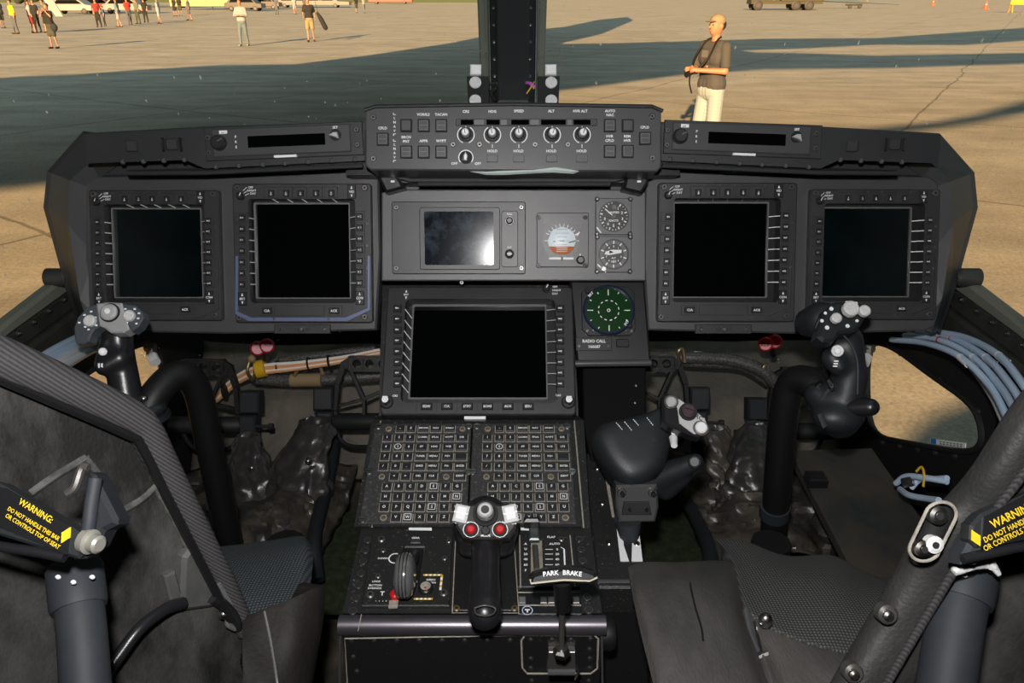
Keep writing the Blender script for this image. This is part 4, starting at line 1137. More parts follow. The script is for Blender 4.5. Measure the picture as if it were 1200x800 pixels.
for (x0, y0, x1, y1) in ((703, 493, 709, 504), (722, 497, 730, 504), (731, 493, 741, 505), (742, 491, 748, 499), (744, 498, 748, 499), (760, 489, 766, 499), (741, 490, 742, 488)):
    pass
dv = CAMM.to_3x3() @ Vector((0, 0, 1))
for (x0, y0, x1, y1, d0, d1) in ((722, 495, 730, 504, 1.083, 1.076), (732, 494, 741, 505, 1.082, 1.074), (742, 491, 749, 499, 1.084, 1.078), (758, 489, 766, 499, 1.083, 1.077)):
    p_, q_ = tl.I @ Fo.hit(x0, y0, .0066), tl.I @ Fo.hit(x1, y1, .0066)
    for k in range(5): mb.tube([p_.lerp(q_, k / 5), p_.lerp(q_, k / 5 + .12)], .0007, M_LBL, 5)
tl.part('index_marks', mb)
Fb = Frame(746, 584, 1.06, -10)
mb = MB().prism([fpx(Fb, x, y) for x, y in [(722, 569), (770, 568), (772, 595), (768, 612), (726, 613), (722, 592)]], -.04, 0, M_FDP, .003)
mb.prism([fpx(Fb, x, y) for x, y in [(731, 587), (760, 587), (763, 602), (728, 602)]], 0, .004, M_SCRD, .001)
br = tl.part('bracket', on(mb, Fb, tl))
for x, y, r_ in ((728.5, 576.5, .0062), (764.5, 576.5, .0062), (737, 594.5, .004), (757, 594.5, .004)):
    a, b = fpx(Fb, x, y); tl.part('bolt', on(MB().cyl(a, b, 0, .004, r_, M_STEEL, 14, .001).cyl(a, b, .004, .010, r_ * .6, M_BLK, 6, .001), Fb, tl), br)
tl.part('lever_stem', MB().tube([c(736, 608, 1.08), c(738, 635, 1.09)], [.020, .012], M_STRUT, 12))
# ---------------------------------------------------------------- control sticks
def grip_left():
    t = T('control_stick', 'left pilot control stick with silver three-button head on a bent black tube', 'control stick', None, (262, 640, 1.34)); c = t.c
    t.part('bent_tube', MB().tube([c(172, 480, 1.11), c(182, 462, 1.12), c(200, 443, 1.14), c(218, 440, 1.16), c(233, 462, 1.19), c(245, 520, 1.24), c(262, 600, 1.32), c(271, 640, 1.37), c(277, 665, 1.41)], .0215, M_TUBE, 20, 6))
    t.part('tube_collar', MB().tube([c(258, 588, 1.315), c(262, 604, 1.335)], .0245, M_GRIPD, 18))
    vs, fs = blob([('c', c(136, 385, 1.10), c(141, 420, 1.10), .022, .021), ('c', c(141, 420, 1.10), c(150, 478, 1.10), .021, .024), ('c', c(140, 420, 1.09), c(122, 430, 1.08), .018, .013), ('c', c(126, 405, 1.09), c(120, 428, 1.08), .012, .012),
                   ('e', c(160, 478, 1.11), (.045, .03, .016))], .004, 5)
    g = t.part('grip_body', MB().add(vs, fs, M_GRIP, True))
    t.part('base_disc', MB().rev(c(162, 484, 1.11), (CAMM.to_3x3() @ Vector((.2, 1, .35))), [(.040, -.006), (.044, 0), (.040, .006)], M_GRIPD, 24), g)
    Fh = Frame(126, 372, 1.06, 15, 0)
    f = lambda pts: [fpx(Fh, x, y) for x, y in pts]
    left = [(88, 402), (86, 385), (91, 371), (103, 359), (113, 356), (116, 370), (117, 382), (110, 386), (106, 392), (104, 399), (98, 402)]
    mid = [(113, 356), (127, 354), (143, 355), (147, 370), (152, 386), (145, 390), (130, 390), (122, 384), (117, 382)]
    right = [(143, 355), (158, 357), (166, 364), (168, 372), (162, 382), (154, 388), (148, 378)]
    gp = mat('head_grey_blue', (.07, .08, .09), .4); sv = mat('head_silver', (.55, .55, .55), .35, .4)
    hd = t.part('switch_head', on(MB().prism(f(left), -.02, 0, gp, .002).prism(f(right), -.02, 0, gp, .002), Fh, t))
    t.part('silver_face', on(MB().prism(f(mid), -.02, .002, sv, .002), Fh, t), hd)
    mb = MB(); a, b = fpx(Fh, 130, 367); mb.cyl(a, b, .001, .004, .0135, M_GAP, 24).cyl(a, b, .003, .010, .0115, M_KNOB, 24, .003).cyl(a, b, .010, .0125, .004, M_LBL, 12, .001)
    t.part('castle_switch', on(mb, Fh, t), hd)
    for x, y, r_ in ((106.5, 376.5, .0082), (152.5, 370.5, .0078)):
        a, b = fpx(Fh, x, y); t.part('push_button', on(MB().cyl(a, b, 0, .007, r_, M_LAMP, 20, .002), Fh, t), hd)
    mb = MB()
    for x, y in ((99, 369), (93, 378), (100, 383), (107, 365), (112, 372), (113, 381), (104, 386), (147, 362), (158, 362), (163, 367), (162, 373), (160, 379), (149, 378)):
        a, b = fpx(Fh, x, y); mb.box(a - .0016, b - .0012, a + .0016, b + .0012, 0, .0006, M_WHT)
    t.part('legend', on(mb, Fh, t), hd)
    t.part('side_button', MB().rev(c(120.5, 412, 1.062), c(120.5, 412, 1.0) - c(120.5, 412, 1.062), [(.006, 0), (.005, .006), (.002, .007)], M_LBL, 14), g)
    mb = MB()
    for k in (0, 1): mb.box(-.001 + k * .004, -.003, .0015 + k * .004, .003, 0, .0008, M_WHT)
    mb.v = [CAMM.to_3x3() @ v + c(116, 428, 1.064) for v in mb.v]; t.part('legend', mb, g)
    t.part('mode_toggle', MB().ell(c(168, 466, 1.082), (.006, .006, .004), M_STEEL), g)
grip_left()
def grip_right():
    t = T('control_stick', 'right pilot control stick with round pale buttons and a pinky paddle', 'control stick', None, (908, 640, 1.34)); c = t.c
    t.part('bent_tube', MB().tube([c(976, 476, 1.12), c(962, 458, 1.13), c(945, 446, 1.15), c(930, 448, 1.17), c(921, 470, 1.19), c(915, 520, 1.23), c(909, 596, 1.30), c(907, 620, 1.33), c(906, 638, 1.35)], .0225, M_TUBE, 20, 6))
    t.part('tube_collar', MB().tube([c(908.5, 592, 1.295), c(907.5, 603, 1.31)], .0250, M_STRUT, 18))
    t.part('clamp_ring', MB().tube([c(962, 447, 1.10), c(948, 462, 1.13), c(950, 478, 1.15)], .0035, M_STEEL, 8, 4).tube([c(975, 452, 1.08), c(962, 470, 1.10), c(958, 486, 1.12)], .0025, M_FDP, 8, 4))
    vs, fs = blob([('c', c(992, 400, 1.10), c(996, 445, 1.10), .024, .024), ('c', c(975, 420, 1.09), c(982, 428, 1.085), .016, .015), ('c', c(996, 440, 1.10), c(984, 490, 1.11), .026, .030), ('e', c(982, 487, 1.10), (.038, .03, .024)),
                   ('c', c(965, 375, 1.10), c(985, 380, 1.09), .026, .024), ('c', c(948, 378, 1.12), c(962, 375, 1.10), .022, .027), ('c', c(975, 475, 1.11), c(958, 462, 1.12), .026, .02)], .0045, 6)
    g = t.part('grip_body', MB().add(vs, fs, M_GRIPD, True))
    t.part('pinky_paddle', MB().add(*blob([('c', c(996, 478, 1.085), c(1020, 477, 1.07), .011, .013), ('c', c(1002, 476, 1.085), c(1014, 476, 1.075), .013, .013)], .0035, 3), M_GRIP, True), g)
    t.part('reflective_tape', MB().tube([c(961, 484, 1.075), c(967, 500, 1.074)], .008, M_FDP, 8, flat=.3), g)
    t.part('seam', MB().tube([c(988, 392, 1.062), c(998, 405, 1.065), c(1005, 425, 1.068), c(1005, 462, 1.075)], .0012, M_FDP, 6, 5).tube([c(958, 400, 1.075), c(956, 385, 1.07), c(963, 370, 1.065), c(975, 358, 1.062)], .0012, M_FDP, 6, 5), g)
    Fh = Frame(985, 372, 1.055, 20, 0)
    f = lambda pts: [fpx(Fh, x, y) for x, y in pts]
    hp = [(960, 385), (966, 362), (980, 353), (1000, 353), (1014, 357), (1017, 367), (1010, 380), (1003, 388), (985, 390), (978, 400), (965, 400), (958, 394)]
    hd = t.part('switch_head', on(MB().prism(f(hp), -.025, 0, M_GRIPD, .004), Fh, t))
    for x, y, r_, h_ in ((994.5, 364, .0110, .012), (978, 374.5, .0072, .010), (1011, 366, .0080, .010)):
        a, b = fpx(Fh, x, y); t.part('push_button', on(MB().cyl(a, b, 0, .002, r_ * 1.15, M_GAP, 20).cyl(a, b, 0, h_, r_, M_LAMP, 22, .002), Fh, t), hd)
    mb = MB()
    for x, y, r_ in ((993, 382, .0028), (969, 384, .0030), (963, 376, .0025), (974, 362, .0028), (967, 367, .0022), (1004, 376, .0022), (992, 354.5, .0022), (1003, 355.5, .0022)):
        a, b = fpx(Fh, x, y); mb.cyl(a, b, 0, .0012, r_, M_WHT, 10)
    t.part('legend', on(mb, Fh, t), hd)
    t.part('side_button', MB().rev(c(981.5, 411, 1.062), c(981.5, 411, 1.0) - c(981.5, 411, 1.062), [(.0085, 0), (.0075, .003), (.005, .004), (.0045, .010), (.002, .011)], M_LBL, 16), g)
    mb = MB()
    for k in range(3): mb.box(-.002 - k * .0008, -.001 - k * .0035, .004 - k * .0008, .001 - k * .0035, 0, .0008, M_WHT)
    mb.v = [CAMM.to_3x3() @ v + c(979, 423, 1.058) for v in mb.v]; t.part('legend', mb, g)
    t.part('toggle', MB().tube([c(974, 452, 1.07), c(971, 446, 1.058)], [.0025, .002], M_STEEL, 8).ell(c(975, 453, 1.075), .005, M_STEEL, 10, 6), g)
grip_right()

# ---------------------------------------------------------------- rudder pedals
def pedal(label, x, y, d, mx, sc=1.0):
    t = T('rudder_pedal', label, 'pedal', None, (x, y, d)); s = (-1 if mx else 1) * sc
    R = CAMM.to_3x3()
    def tf(mb): mb.v = [R @ Vector((v.x * s, v.y * sc, v.z * sc)) for v in mb.v]; return mb
    # cast frame: a top bar with three lightening holes, diagonal ribs and a rim
    mb = MB(); n = 10
    for k in range(3):
        cx = -.045 + k * .028; out = rrect(cx - .015, .067, cx + .015, .095, .003, 2); hol = [(cx + .0095 * cos(2 * pi * i / len(out) - pi / 2 + .4), .081 + .0095 * sin(2 * pi * i / len(out) - pi / 2 + .4)) for i in range(len(out))]
        mb.ring(out, hol, -.012, 0, M_BLK, -.012)
    mb.ring(rrect(-.064, .064, .03, .099, .004), rrect(-.060, .067, .026, .096, .003), -.014, .002, M_BLK)
    o1 = [(.028, .095), (.045, .085), (.058, .04), (.062, -.02), (.058, -.055), (.050, -.055), (.053, -.02), (.048, .035), (.036, .068), (.026, .072)]
    for i in range(4): mb.prism([o1[i], o1[i + 1], o1[8 - i], o1[9 - i]], -.014, .002, M_BLK, .001)
    for (p, q, w) in (((.026, .07), (-.004, .004), .008), ((-.004, .004), (-.06, .03), .008), ((-.004, .004), (.050, -.01), .007), ((-.004, .004), (-.004, -.05), .007)):
        dx, dy = q[0] - p[0], q[1] - p[1]; L = sqrt(dx * dx + dy * dy); nx, ny = -dy / L * w / 2, dx / L * w / 2
        mb.prism([(p[0] + nx, p[1] + ny), (p[0] - nx, p[1] - ny), (q[0] - nx, q[1] - ny), (q[0] + nx, q[1] + ny)], -.012, 0, M_BLK, .001)
    t.part('pedal_frame', tf(mb))
    t.part('pivot_tube', tf(MB().rev((-.09, -.045, -.01), (1, 0, 0), [(.018, 0), (.019, .005), (.019, .15), (.016, .155)], M_RUB, 18)))
    t.part('clamp_block', tf(MB().box(.062, -.02, .105, .03, -.03, .005, M_GRIPD, .004).box(.062, -.072, .098, -.022, -.03, .008, M_GRIPD, .004)))
    t.part('bolt', tf(MB().rev((.095, -.047, .0), (1, 0, 0), [(.004, 0), (.004, .03), (.007, .03), (.007, .04)], M_SCRD, 8)))
    t.part('hanger_arm', tf(MB().box(.070, -.25, .098, -.07, -.03, -.015, M_BLK, .003)))
    t.part('lower_loop', tf(MB().tube([(-.07, -.06, -.02), (-.04, -.095, -.01), (.03, -.098, -.01), (.056, -.07, -.01), (.058, -.03, 0)], .005, M_BLK, 8, 4)))
    return t
pedal('far left rudder pedal, partly behind the bent stick tube', 247, 474, 1.66, False)
pedal('rudder pedal against the left side of the centre console', 424, 470, 1.66, True)
pedal('rudder pedal just right of the side panel, behind the thrust lever', 775, 470, 1.66, False)
pedal('far right rudder pedal behind the right stick tube', 932, 482, 1.7, True)

# ---------------------------------------------------------------- footwell: insulation, boots, conduits
def sheet(t, name, pts_rows, m, amp=.01, freq=9, seed=0, thick=.003, sub=5, solo=False, label=None):
    from mathutils import noise
    R = [catmull([t.c(*p) for p in r], sub) for r in pts_rows]
    Cc = list(zip(*R)); G = [catmull(col, sub) for col in Cc]; rows = list(zip(*G))
    out = []
    for i, r in enumerate(rows):
        rr = []
        for j, v in enumerate(r):
            n = noise.noise(Vector(v) * freq + Vector((seed, 0, 0))); n2 = 1 - abs(noise.noise(Vector((v.x * .6, v.y, v.z * 1.3)) * freq * 2 + Vector((0, seed, 0)))) * 2
            rr.append(Vector(v) + Vector((0, -.7, .7)) * amp * (n + n2 * .7))
        out.append(rr)
    mb = MB().grid(out, m)
    if solo: o = t.solo(mb)
    else: o = t.part(name, mb)
    mod(o, 'SOLIDIFY', thickness=thick, offset=-1)
    return o
t = T('insulation_blanket', 'dusty brown-grey insulation blanket on the left footwell bulkhead', 'blanket', None, (340, 470, 1.9))
sheet(t, '', [[(240, 400, 1.95), (300, 405, 1.95), (380, 405, 1.95), (460, 405, 1.95)], [(236, 440, 1.92), (300, 445, 1.9), (380, 450, 1.9), (460, 450, 1.92)], [(230, 500, 1.88), (300, 500, 1.86), (380, 500, 1.86), (460, 505, 1.88)], [(225, 560, 1.84), (300, 560, 1.82), (380, 560, 1.82), (460, 565, 1.84)]], M_FABR, .012, 6, 1, solo=True)
t = T('insulation_blanket', 'dusty insulation blanket on the right footwell bulkhead behind the pedals', 'blanket', None, (860, 470, 1.9))
sheet(t, '', [[(690, 395, 1.95), (780, 400, 1.95), (880, 400, 1.95), (965, 400, 1.9)], [(690, 440, 1.92), (780, 440, 1.9), (880, 445, 1.9), (970, 445, 1.87)], [(690, 500, 1.88), (780, 500, 1.86), (880, 500, 1.86), (980, 500, 1.84)], [(690, 560, 1.84), (780, 560, 1.82), (880, 560, 1.82), (985, 560, 1.8)]], M_FABR, .012, 6, 4, solo=True)
def boot(label, pts, seed, m=M_VINYL, d=1.62):
    """a gaiter: shiny vinyl sleeve gathered over a pedal arm"""
    from mathutils import noise
    t = T('pedal_gaiter', label, 'gaiter', None, (pts[-1][0], pts[-1][1], d)); mb = MB(); rows = []
    P = catmull([t.c(x, y, dd) for x, y, dd, r in pts], 6); rs_ = catmull([Vector((r, 0, 0)) for x, y, dd, r in pts], 6)
    for i, (p, r) in enumerate(zip(P, rs_)):
        row = []
        for k in range(36):
            a = 2 * pi * k / 36; f = 1 + .12 * sin(5 * a + seed + i * .25) * min(1, i / 10) + .42 * noise.noise(Vector((cos(a) * 2.2, sin(a) * 2.2, i * .45 + seed))) + .2 * noise.noise(Vector((cos(a) * 5, sin(a) * 5, i * .9 + seed)))
            row.append(p + Vector((cos(a) * r.x * f, sin(a) * r.x * f * .6, 0)))
        rows.append(row)
    mb.grid(rows, m, closed=True); o = t.part('sleeve', mb); mod(o, 'SOLIDIFY', thickness=.002); mod(o, 'SUBSURF', levels=1, render_levels=1)
    return t
g1 = boot('shiny black vinyl gaiter right of the left footwell, beside the console pedal', [(372, 492, 1.62, .03), (362, 520, 1.60, .045), (350, 555, 1.58, .060), (345, 585, 1.58, .075)], 1)
g1.part('snap_fastener', MB().ell(g1.c(361, 540, 1.53), .007, M_STEEL, 10, 6))
g1 = boot('narrow black vinyl gaiter hanging under the far left pedal clamp', [(290, 508, 1.62, .022), (292, 535, 1.6, .035), (296, 565, 1.58, .045), (300, 590, 1.58, .055)], 3)
g1.part('snap_fastener', MB().ell(g1.c(295, 548, 1.55), .006, M_STEEL, 10, 6))
boot('tall shiny vinyl gaiter left of the right stick tube', [(886, 495, 1.60, .018), (882, 520, 1.58, .040), (880, 550, 1.57, .050), (884, 580, 1.56, .062)], 5)
boot('black vinyl gaiter behind the thrust lever pedal', [(838, 500, 1.62, .024), (848, 530, 1.6, .035), (862, 560, 1.58, .045), (868, 585, 1.58, .05)], 8, M_LEATH)
def cover(label, rows, seed, at, m=M_LEATH, amp=.034, fr=15):
    t = T('floor_gaiter', label, 'gaiter', None, at); sheet(t, '', rows, m, amp, fr, seed, .003, 10, solo=True)
cover('crumpled black leather floor cover around the left stick base', [[(200, 560, 1.75), (280, 545, 1.72), (350, 540, 1.72), (420, 545, 1.75)], [(200, 600, 1.66), (290, 575, 1.60), (350, 570, 1.6), (410, 590, 1.66)], [(220, 640, 1.55), (300, 605, 1.50), (350, 605, 1.5), (390, 625, 1.58)], [(230, 690, 1.5), (300, 660, 1.45), (350, 650, 1.45), (370, 670, 1.5)]], 2, (300, 640, 1.6))
cover('crumpled black leather floor cover around the right stick base', [[(770, 530, 1.78), (850, 530, 1.72), (930, 530, 1.72), (1000, 540, 1.75)], [(790, 570, 1.66), (860, 565, 1.60), (930, 570, 1.6), (990, 580, 1.66)], [(810, 610, 1.55), (870, 605, 1.50), (930, 605, 1.5), (985, 625, 1.55)], [(830, 670, 1.48), (880, 655, 1.43), (930, 650, 1.42), (980, 670, 1.48)]], 6, (890, 640, 1.6))
# footwell ducts / floor rails
def rail(name, label, cat, path, r, m, mats=None):
    t = T(name, label, cat, None, path[-1]); t.solo(MB().tube([t.c(*p) for p in path], r, m, 10, 5)); return t
rail('floor_rail', 'curved black floor rail left of the centre console', 'rail', [(395, 500, 1.75), (385, 560, 1.62), (372, 610, 1.5), (368, 640, 1.44), (372, 680, 1.4)], .014, M_GRIPD)
rail('floor_rail', 'curved worn floor rail between thrust lever and right seat', 'rail', [(790, 560, 1.66), (812, 600, 1.55), (830, 640, 1.44), (833, 680, 1.36)], .014, M_GRIPD)
rail('floor_rail', 'worn curved rail beside the dark foot plate on the right', 'rail', [(925, 545, 1.66), (960, 580, 1.55), (990, 620, 1.45), (1006, 680, 1.35)], .012, M_GRIPD)
# foot plate on the right
Ff = Frame(990, 580, 1.42, 60)
t = T('foot_plate', 'scuffed dark foot plate below the right chin window', 'plate', Ff)
t.part('plate', MB().prism(t.poly([(926, 527), (1022, 524), (1090, 620), (1120, 680), (1010, 690), (985, 640)]), -.02, 0, mat('foot_plate', (.065, .055, .043), .6, bump=.3, bscale=60, dust=(.018, .026, .030), damt=.85, dscale=7), .003))
t.part('small_block', MB().box(*t.rect(944, 560, 966, 572), 0, .02, M_BLK, .003))
t = T('floor_patch', 'olive green floor patch between the console and the left rail', 'floor patch', None, (395, 650, 1.6))
for nm in (1,):
    t.solo(MB().add([t.c(378, 600, 1.72), t.c(430, 600, 1.72), t.c(425, 720, 1.40), t.c(372, 720, 1.40), t.c(378, 600, 1.73), t.c(430, 600, 1.73), t.c(425, 720, 1.41), t.c(372, 720, 1.41)], [(0, 1, 2, 3), (4, 7, 6, 5), (0, 3, 7, 4), (1, 5, 6, 2), (0, 4, 5, 1), (3, 2, 6, 7)], M_GREEN))
t = T('floor_patch', 'olive green floor patch beside the thrust lever slab', 'floor patch', None, (795, 650, 1.6))
t.solo(MB().add([t.c(752, 600, 1.74), t.c(812, 600, 1.74), t.c(832, 680, 1.5), t.c(756, 680, 1.5), t.c(752, 600, 1.75), t.c(812, 600, 1.75), t.c(832, 680, 1.51), t.c(756, 680, 1.51)], [(0, 1, 2, 3), (4, 7, 6, 5), (0, 3, 7, 4), (1, 5, 6, 2), (0, 4, 5, 1), (3, 2, 6, 7)], M_GREEN))

# wire bundles
wb = T('wire_bundle', 'bundle of orange and white wires tied with yellow tape, left under the panel', 'wires', None, (310, 432, 1.72)); c = wb.c
for k, (m_, dy, r_) in enumerate(((M_WIRE, -4, .004), (M_ORG, -1.5, .004), (M_ORG, 1, .0035), (M_WIRE, 3, .004), (M_ORG, 5, .004))):
    wb.part('wire', MB().tube([c(240, 478 + dy, 1.80), c(262, 458 + dy, 1.76), c(285, 440 + dy, 1.72), c(310, 432 + dy, 1.70), c(350, 428 + dy * .8, 1.70), c(400, 421 + dy * .6, 1.71), c(445, 412 + dy * .5, 1.73)], r_, m_, 8, 6))
wb.part('yellow_tape', MB().tube([c(301, 433, 1.70), c(311, 431, 1.70)], .020, M_TAPE, 14), label='yellow tape wrap')
for x, y in ((262, 458), (325, 430), (361, 427), (385, 424)): wb.part('tie', MB().tube([c(x, y, 1.71), c(x + 2, y - .3, 1.71)], .0165, M_BLK, 12))
wb.part('clamp', MB().tube([c(296, 445, 1.71), c(290, 436, 1.69), c(292, 424, 1.69), c(297, 422, 1.69), c(299, 436, 1.69), c(297, 445, 1.70)], .004, M_BRASS, 8, 4).ell(c(295, 420, 1.69), .009, M_TAN, 10, 6))
t = T('braided_hose', 'black braided hose with tan lacing behind the wire bundle', 'hose', None, (350, 445, 1.76)); c = t.c
t.part('hose', MB().tube([c(300, 444, 1.76), c(350, 446, 1.76), c(410, 443, 1.77), c(450, 440, 1.78)], .014, M_BRAID, 14, 6))
t.part('lacing', MB().tube([c(341, 445.5, 1.76), c(377, 445, 1.76)], .0155, M_TAN, 14), label='tan lacing')
t.part('lacing', MB().tube([c(345, 440, 1.74), c(352, 430, 1.72), c(372, 426, 1.72), c(378, 438, 1.74)], .004, M_TAN, 8, 4))
t.part('upper_hose', MB().tube([c(325, 423, 1.76), c(370, 417, 1.76), c(440, 408, 1.77)], .010, M_BRAID, 12, 6))
t = T('braided_hose', 'thick braided hose with brass clamps behind the thrust lever', 'hose', None, (830, 420, 1.74)); c = t.c
t.part('hose', MB().tube([c(750, 418, 1.74), c(800, 419, 1.72), c(850, 421, 1.71), c(885, 430, 1.70), c(905, 445, 1.70), c(925, 470, 1.72)], .014, M_BRAID, 14, 6))
t.part('hose', MB().tube([c(760, 424, 1.75), c(820, 426, 1.73), c(870, 430, 1.72), c(900, 448, 1.72)], .010, M_BRAID, 12, 6))
for x, y in ((798, 418), (897, 437)): t.part('clamp', MB().tube([c(x - 2, y + 8, 1.70), c(x - 3, y - 6, 1.69), c(x + 2, y - 9, 1.69), c(x + 4, y + 7, 1.69)], .004, M_BRASS, 8, 4))
t.part('white_sleeve', MB().tube([c(813, 419, 1.72), c(822, 419.5, 1.72)], .0150, M_LBL, 14))
for x, y, l_ in ((307, 406, 'pair of dark red caps hanging under the panel on the left'), (902, 401, 'pair of bright red caps hanging under the panel on the right')):
    t = T('red_cap', l_, 'cap', None, (x, y, 1.62)); c = t.c
    for k, (dx, dy) in enumerate(((-5, 2), (6, -1))):
        q = c(x + dx, y + dy, 1.62); z = c(x + dx, y + dy + 2, 1.5) - q
        t.part('cap', MB().rev(q, z, [(.014, -.02), (.016, 0), (.015, .006), (.012, .008)], M_DRED if x < 600 else M_RED, 16))
    t.part('stem', MB().tube([c(x + 2, y + 4, 1.64), c(x + 4, y + 14, 1.68)], .008, M_TUBE, 10))
for x, y, l_ in ((176, 404, 'small grey pipe fitting with white collar beside the left chin window'), (1018, 405, 'small grey pipe fitting with white collar beside the right chin window')):
    t = T('pipe_fitting', l_, 'pipe fitting', None, (x, y, 1.6)); c = t.c; s_ = -1 if x > 600 else 1
    t.part('fitting', MB().tube([c(x, y, 1.6), c(x + s_ * 1, y + 12, 1.6)], .010, mat('fitting_grey', (.10, .10, .085), .4, .3), 8).box(0, 0, .0001, .0001, 0, .0001, M_BLK).tube([c(x - 6, y + 3, 1.6), c(x + 6, y + 3, 1.6)], .009, MATS['fitting_grey'], 6))
    t.part('collar', MB().tube([c(x + s_ * 2, y + 13, 1.59), c(x + s_ * 6, y + 21, 1.58)], .011, M_LBL, 12), label='white collar')

# pale blue tubes curving along the side walls
hl = [[(30, 432, .98), (60, 412, 1.10), (90, 396, 1.25), (112, 388, 1.38)], [(36, 436, .98), (66, 417, 1.10), (95, 402, 1.25), (115, 394, 1.38)], [(44, 441, .98), (74, 421, 1.10), (100, 407, 1.25), (117, 400, 1.38)], [(54, 444, .98), (80, 426, 1.10), (104, 412, 1.25), (120, 405, 1.38)]]
for i, p in enumerate(hl):
    t = T('hydraulic_tube', ('uppermost of the tubes curving along the left wall', 'second of the tubes curving along the left wall', 'third of the tubes curving along the left wall', 'lowest of the tubes curving along the left wall')[i].replace('tubes', 'pale tubes'), 'tube', None, p[0], group='pale tubes along the left wall')
    p = [(p[0][0] - 45, p[0][1] + 32, .86)] + p
    t.part('tube', MB().tube([t.c(*q) for q in p], .0062, (M_TBLUE, M_TBLUE, M_TWHT, M_TWHT)[i], 10, 8))
    t.part('white_sleeve', MB().tube([t.c(*p[1]), t.c(p[1][0] + 14, p[1][1] - 10, 1.03)], .0068, M_LBL, 10))
hr = [[(1045, 398, 1.45), (1085, 402, 1.32), (1125, 418, 1.2), (1160, 452, 1.1), (1182, 492, 1.0)], [(1060, 393, 1.45), (1100, 398, 1.32), (1140, 418, 1.2), (1172, 452, 1.08), (1192, 485, .98)],
      [(1075, 390, 1.43), (1115, 396, 1.3), (1155, 418, 1.15), (1185, 452, 1.03), (1204, 485, .95)], [(1085, 387, 1.4), (1130, 395, 1.25), (1170, 416, 1.1), (1200, 452, .98), (1215, 480, .93)], [(1065, 391, 1.5), (1092, 399, 1.4), (1130, 422, 1.3), (1160, 460, 1.18), (1178, 497, 1.08)]]
for i, p in enumerate(hr):
    t = T('hydraulic_tube', ('lowest of the pale blue tubes arching along the right wall', 'second lowest of the pale blue tubes arching along the right wall', 'second highest of the pale blue tubes arching along the right wall', 'highest of the pale blue tubes arching along the right wall', 'white tube among the pale blue tubes arching along the right wall')[i], 'tube', None, p[-1], group='pale tubes along the right wall')
    t.part('tube', MB().tube([t.c(*q) for q in p], .0052, (M_TBLUE, M_TBLUE, M_TBLUE, M_TBLUE, M_TWHT)[i], 10, 8))
    if i in (1, 2): t.part('red_band', MB().tube([t.c(*p[1]), t.c(p[1][0] + 5, p[1][1] + 1.5, p[1][2] - .01)], .0062, M_RED, 10))
    t.part('white_sleeve', MB().tube([t.c(*p[2]), t.c(p[2][0] + 10, p[2][1] + 9, p[2][2] - .028)], .0058, M_LBL, 10))
t = T('coiled_tube', 'pale blue tube loop with a yellow clip low by the right wall', 'tube', None, (1085, 570, 1.22)); c = t.c
t.part('tube', MB().tube([c(1050, 566, 1.3), c(1062, 558, 1.27), c(1085, 560, 1.22), (c(1110, 564, 1.18))], .005, M_TBLUE, 10, 8).tube([c(1068, 572, 1.26), c(1078, 562, 1.25), c(1095, 561, 1.21), c(1110, 560, 1.18)], .0045, M_TBLUE, 10, 8))
t.part('tube', MB().tube([c(1055, 573, 1.3), c(1065, 580, 1.25), c(1085, 584, 1.2), c(1100, 586, 1.16)], .005, M_TBLUE, 10, 8))
t.part('fitting', MB().tube([c(1058, 566, 1.26), c(1070, 563, 1.25)], .008, M_STEEL, 8))
t.part('clip', MB().tube([c(1074, 552, 1.24), c(1080, 547, 1.23), c(1083, 556, 1.22), c(1082, 570, 1.22)], .002, M_TAPE, 8, 4))

# ---------------------------------------------------------------- seats
def pts3(t, Fx, P, h=0): return [t.I @ Fx.hit(x, y, h) for x, y in P]
FA = Frame.three(W(0, 560, .60), W(250, 600, .80), W(60, 440, .62))
ls = T('pilot_seat', 'left pilot seat with scuffed armoured side wing and woven grey-blue cushion', 'seat', None, Vector((-.45, .55, .02)))
I = (Matrix.Translation(FA.o) @ FA.R.to_4x4()).inverted()
def fa(x, y, h=0): v = I @ FA.hit(x, y, h); return (v.x, v.y)
def onA(mbx, Fx, tt): return on(mbx, Fx, tt)
wing = [(-120, 380), (0, 428), (60, 452), (150, 492), (168, 505), (182, 535), (225, 620), (285, 735), (292, 760), (292, 860), (-120, 860)]
ls.part('side_wing', on(MB().prism([fa(x, y) for x, y in wing], -.022, 0, M_ARM, .004), FA, ls))
# ribbed rim wrapped on the wing's edge
mb = MB(); rim = [(-120, 372), (0, 421), (60, 446), (150, 487), (170, 505), (186, 535), (228, 615), (262, 680), (288, 738)]
P = [ls.I @ FA.hit(x, y, .006) for x, y in rim]; mb.tube(P, [.018, .017, .0155, .015, .012, .011], M_TRIM, 16, 6); ls.part('edge_trim', mb)
mb = MB(); P = [ls.I @ FA.hit(x, y + (9 if x < 160 else 0) - 0, .014) for x, y in [(-100, 392), (0, 434), (60, 460), (150, 500), (166, 522), (205, 600), (270, 726)]]
mb.tube([q for q in P], .0045, M_BLK, 8, 5); ls.part('edge_seam', mb)
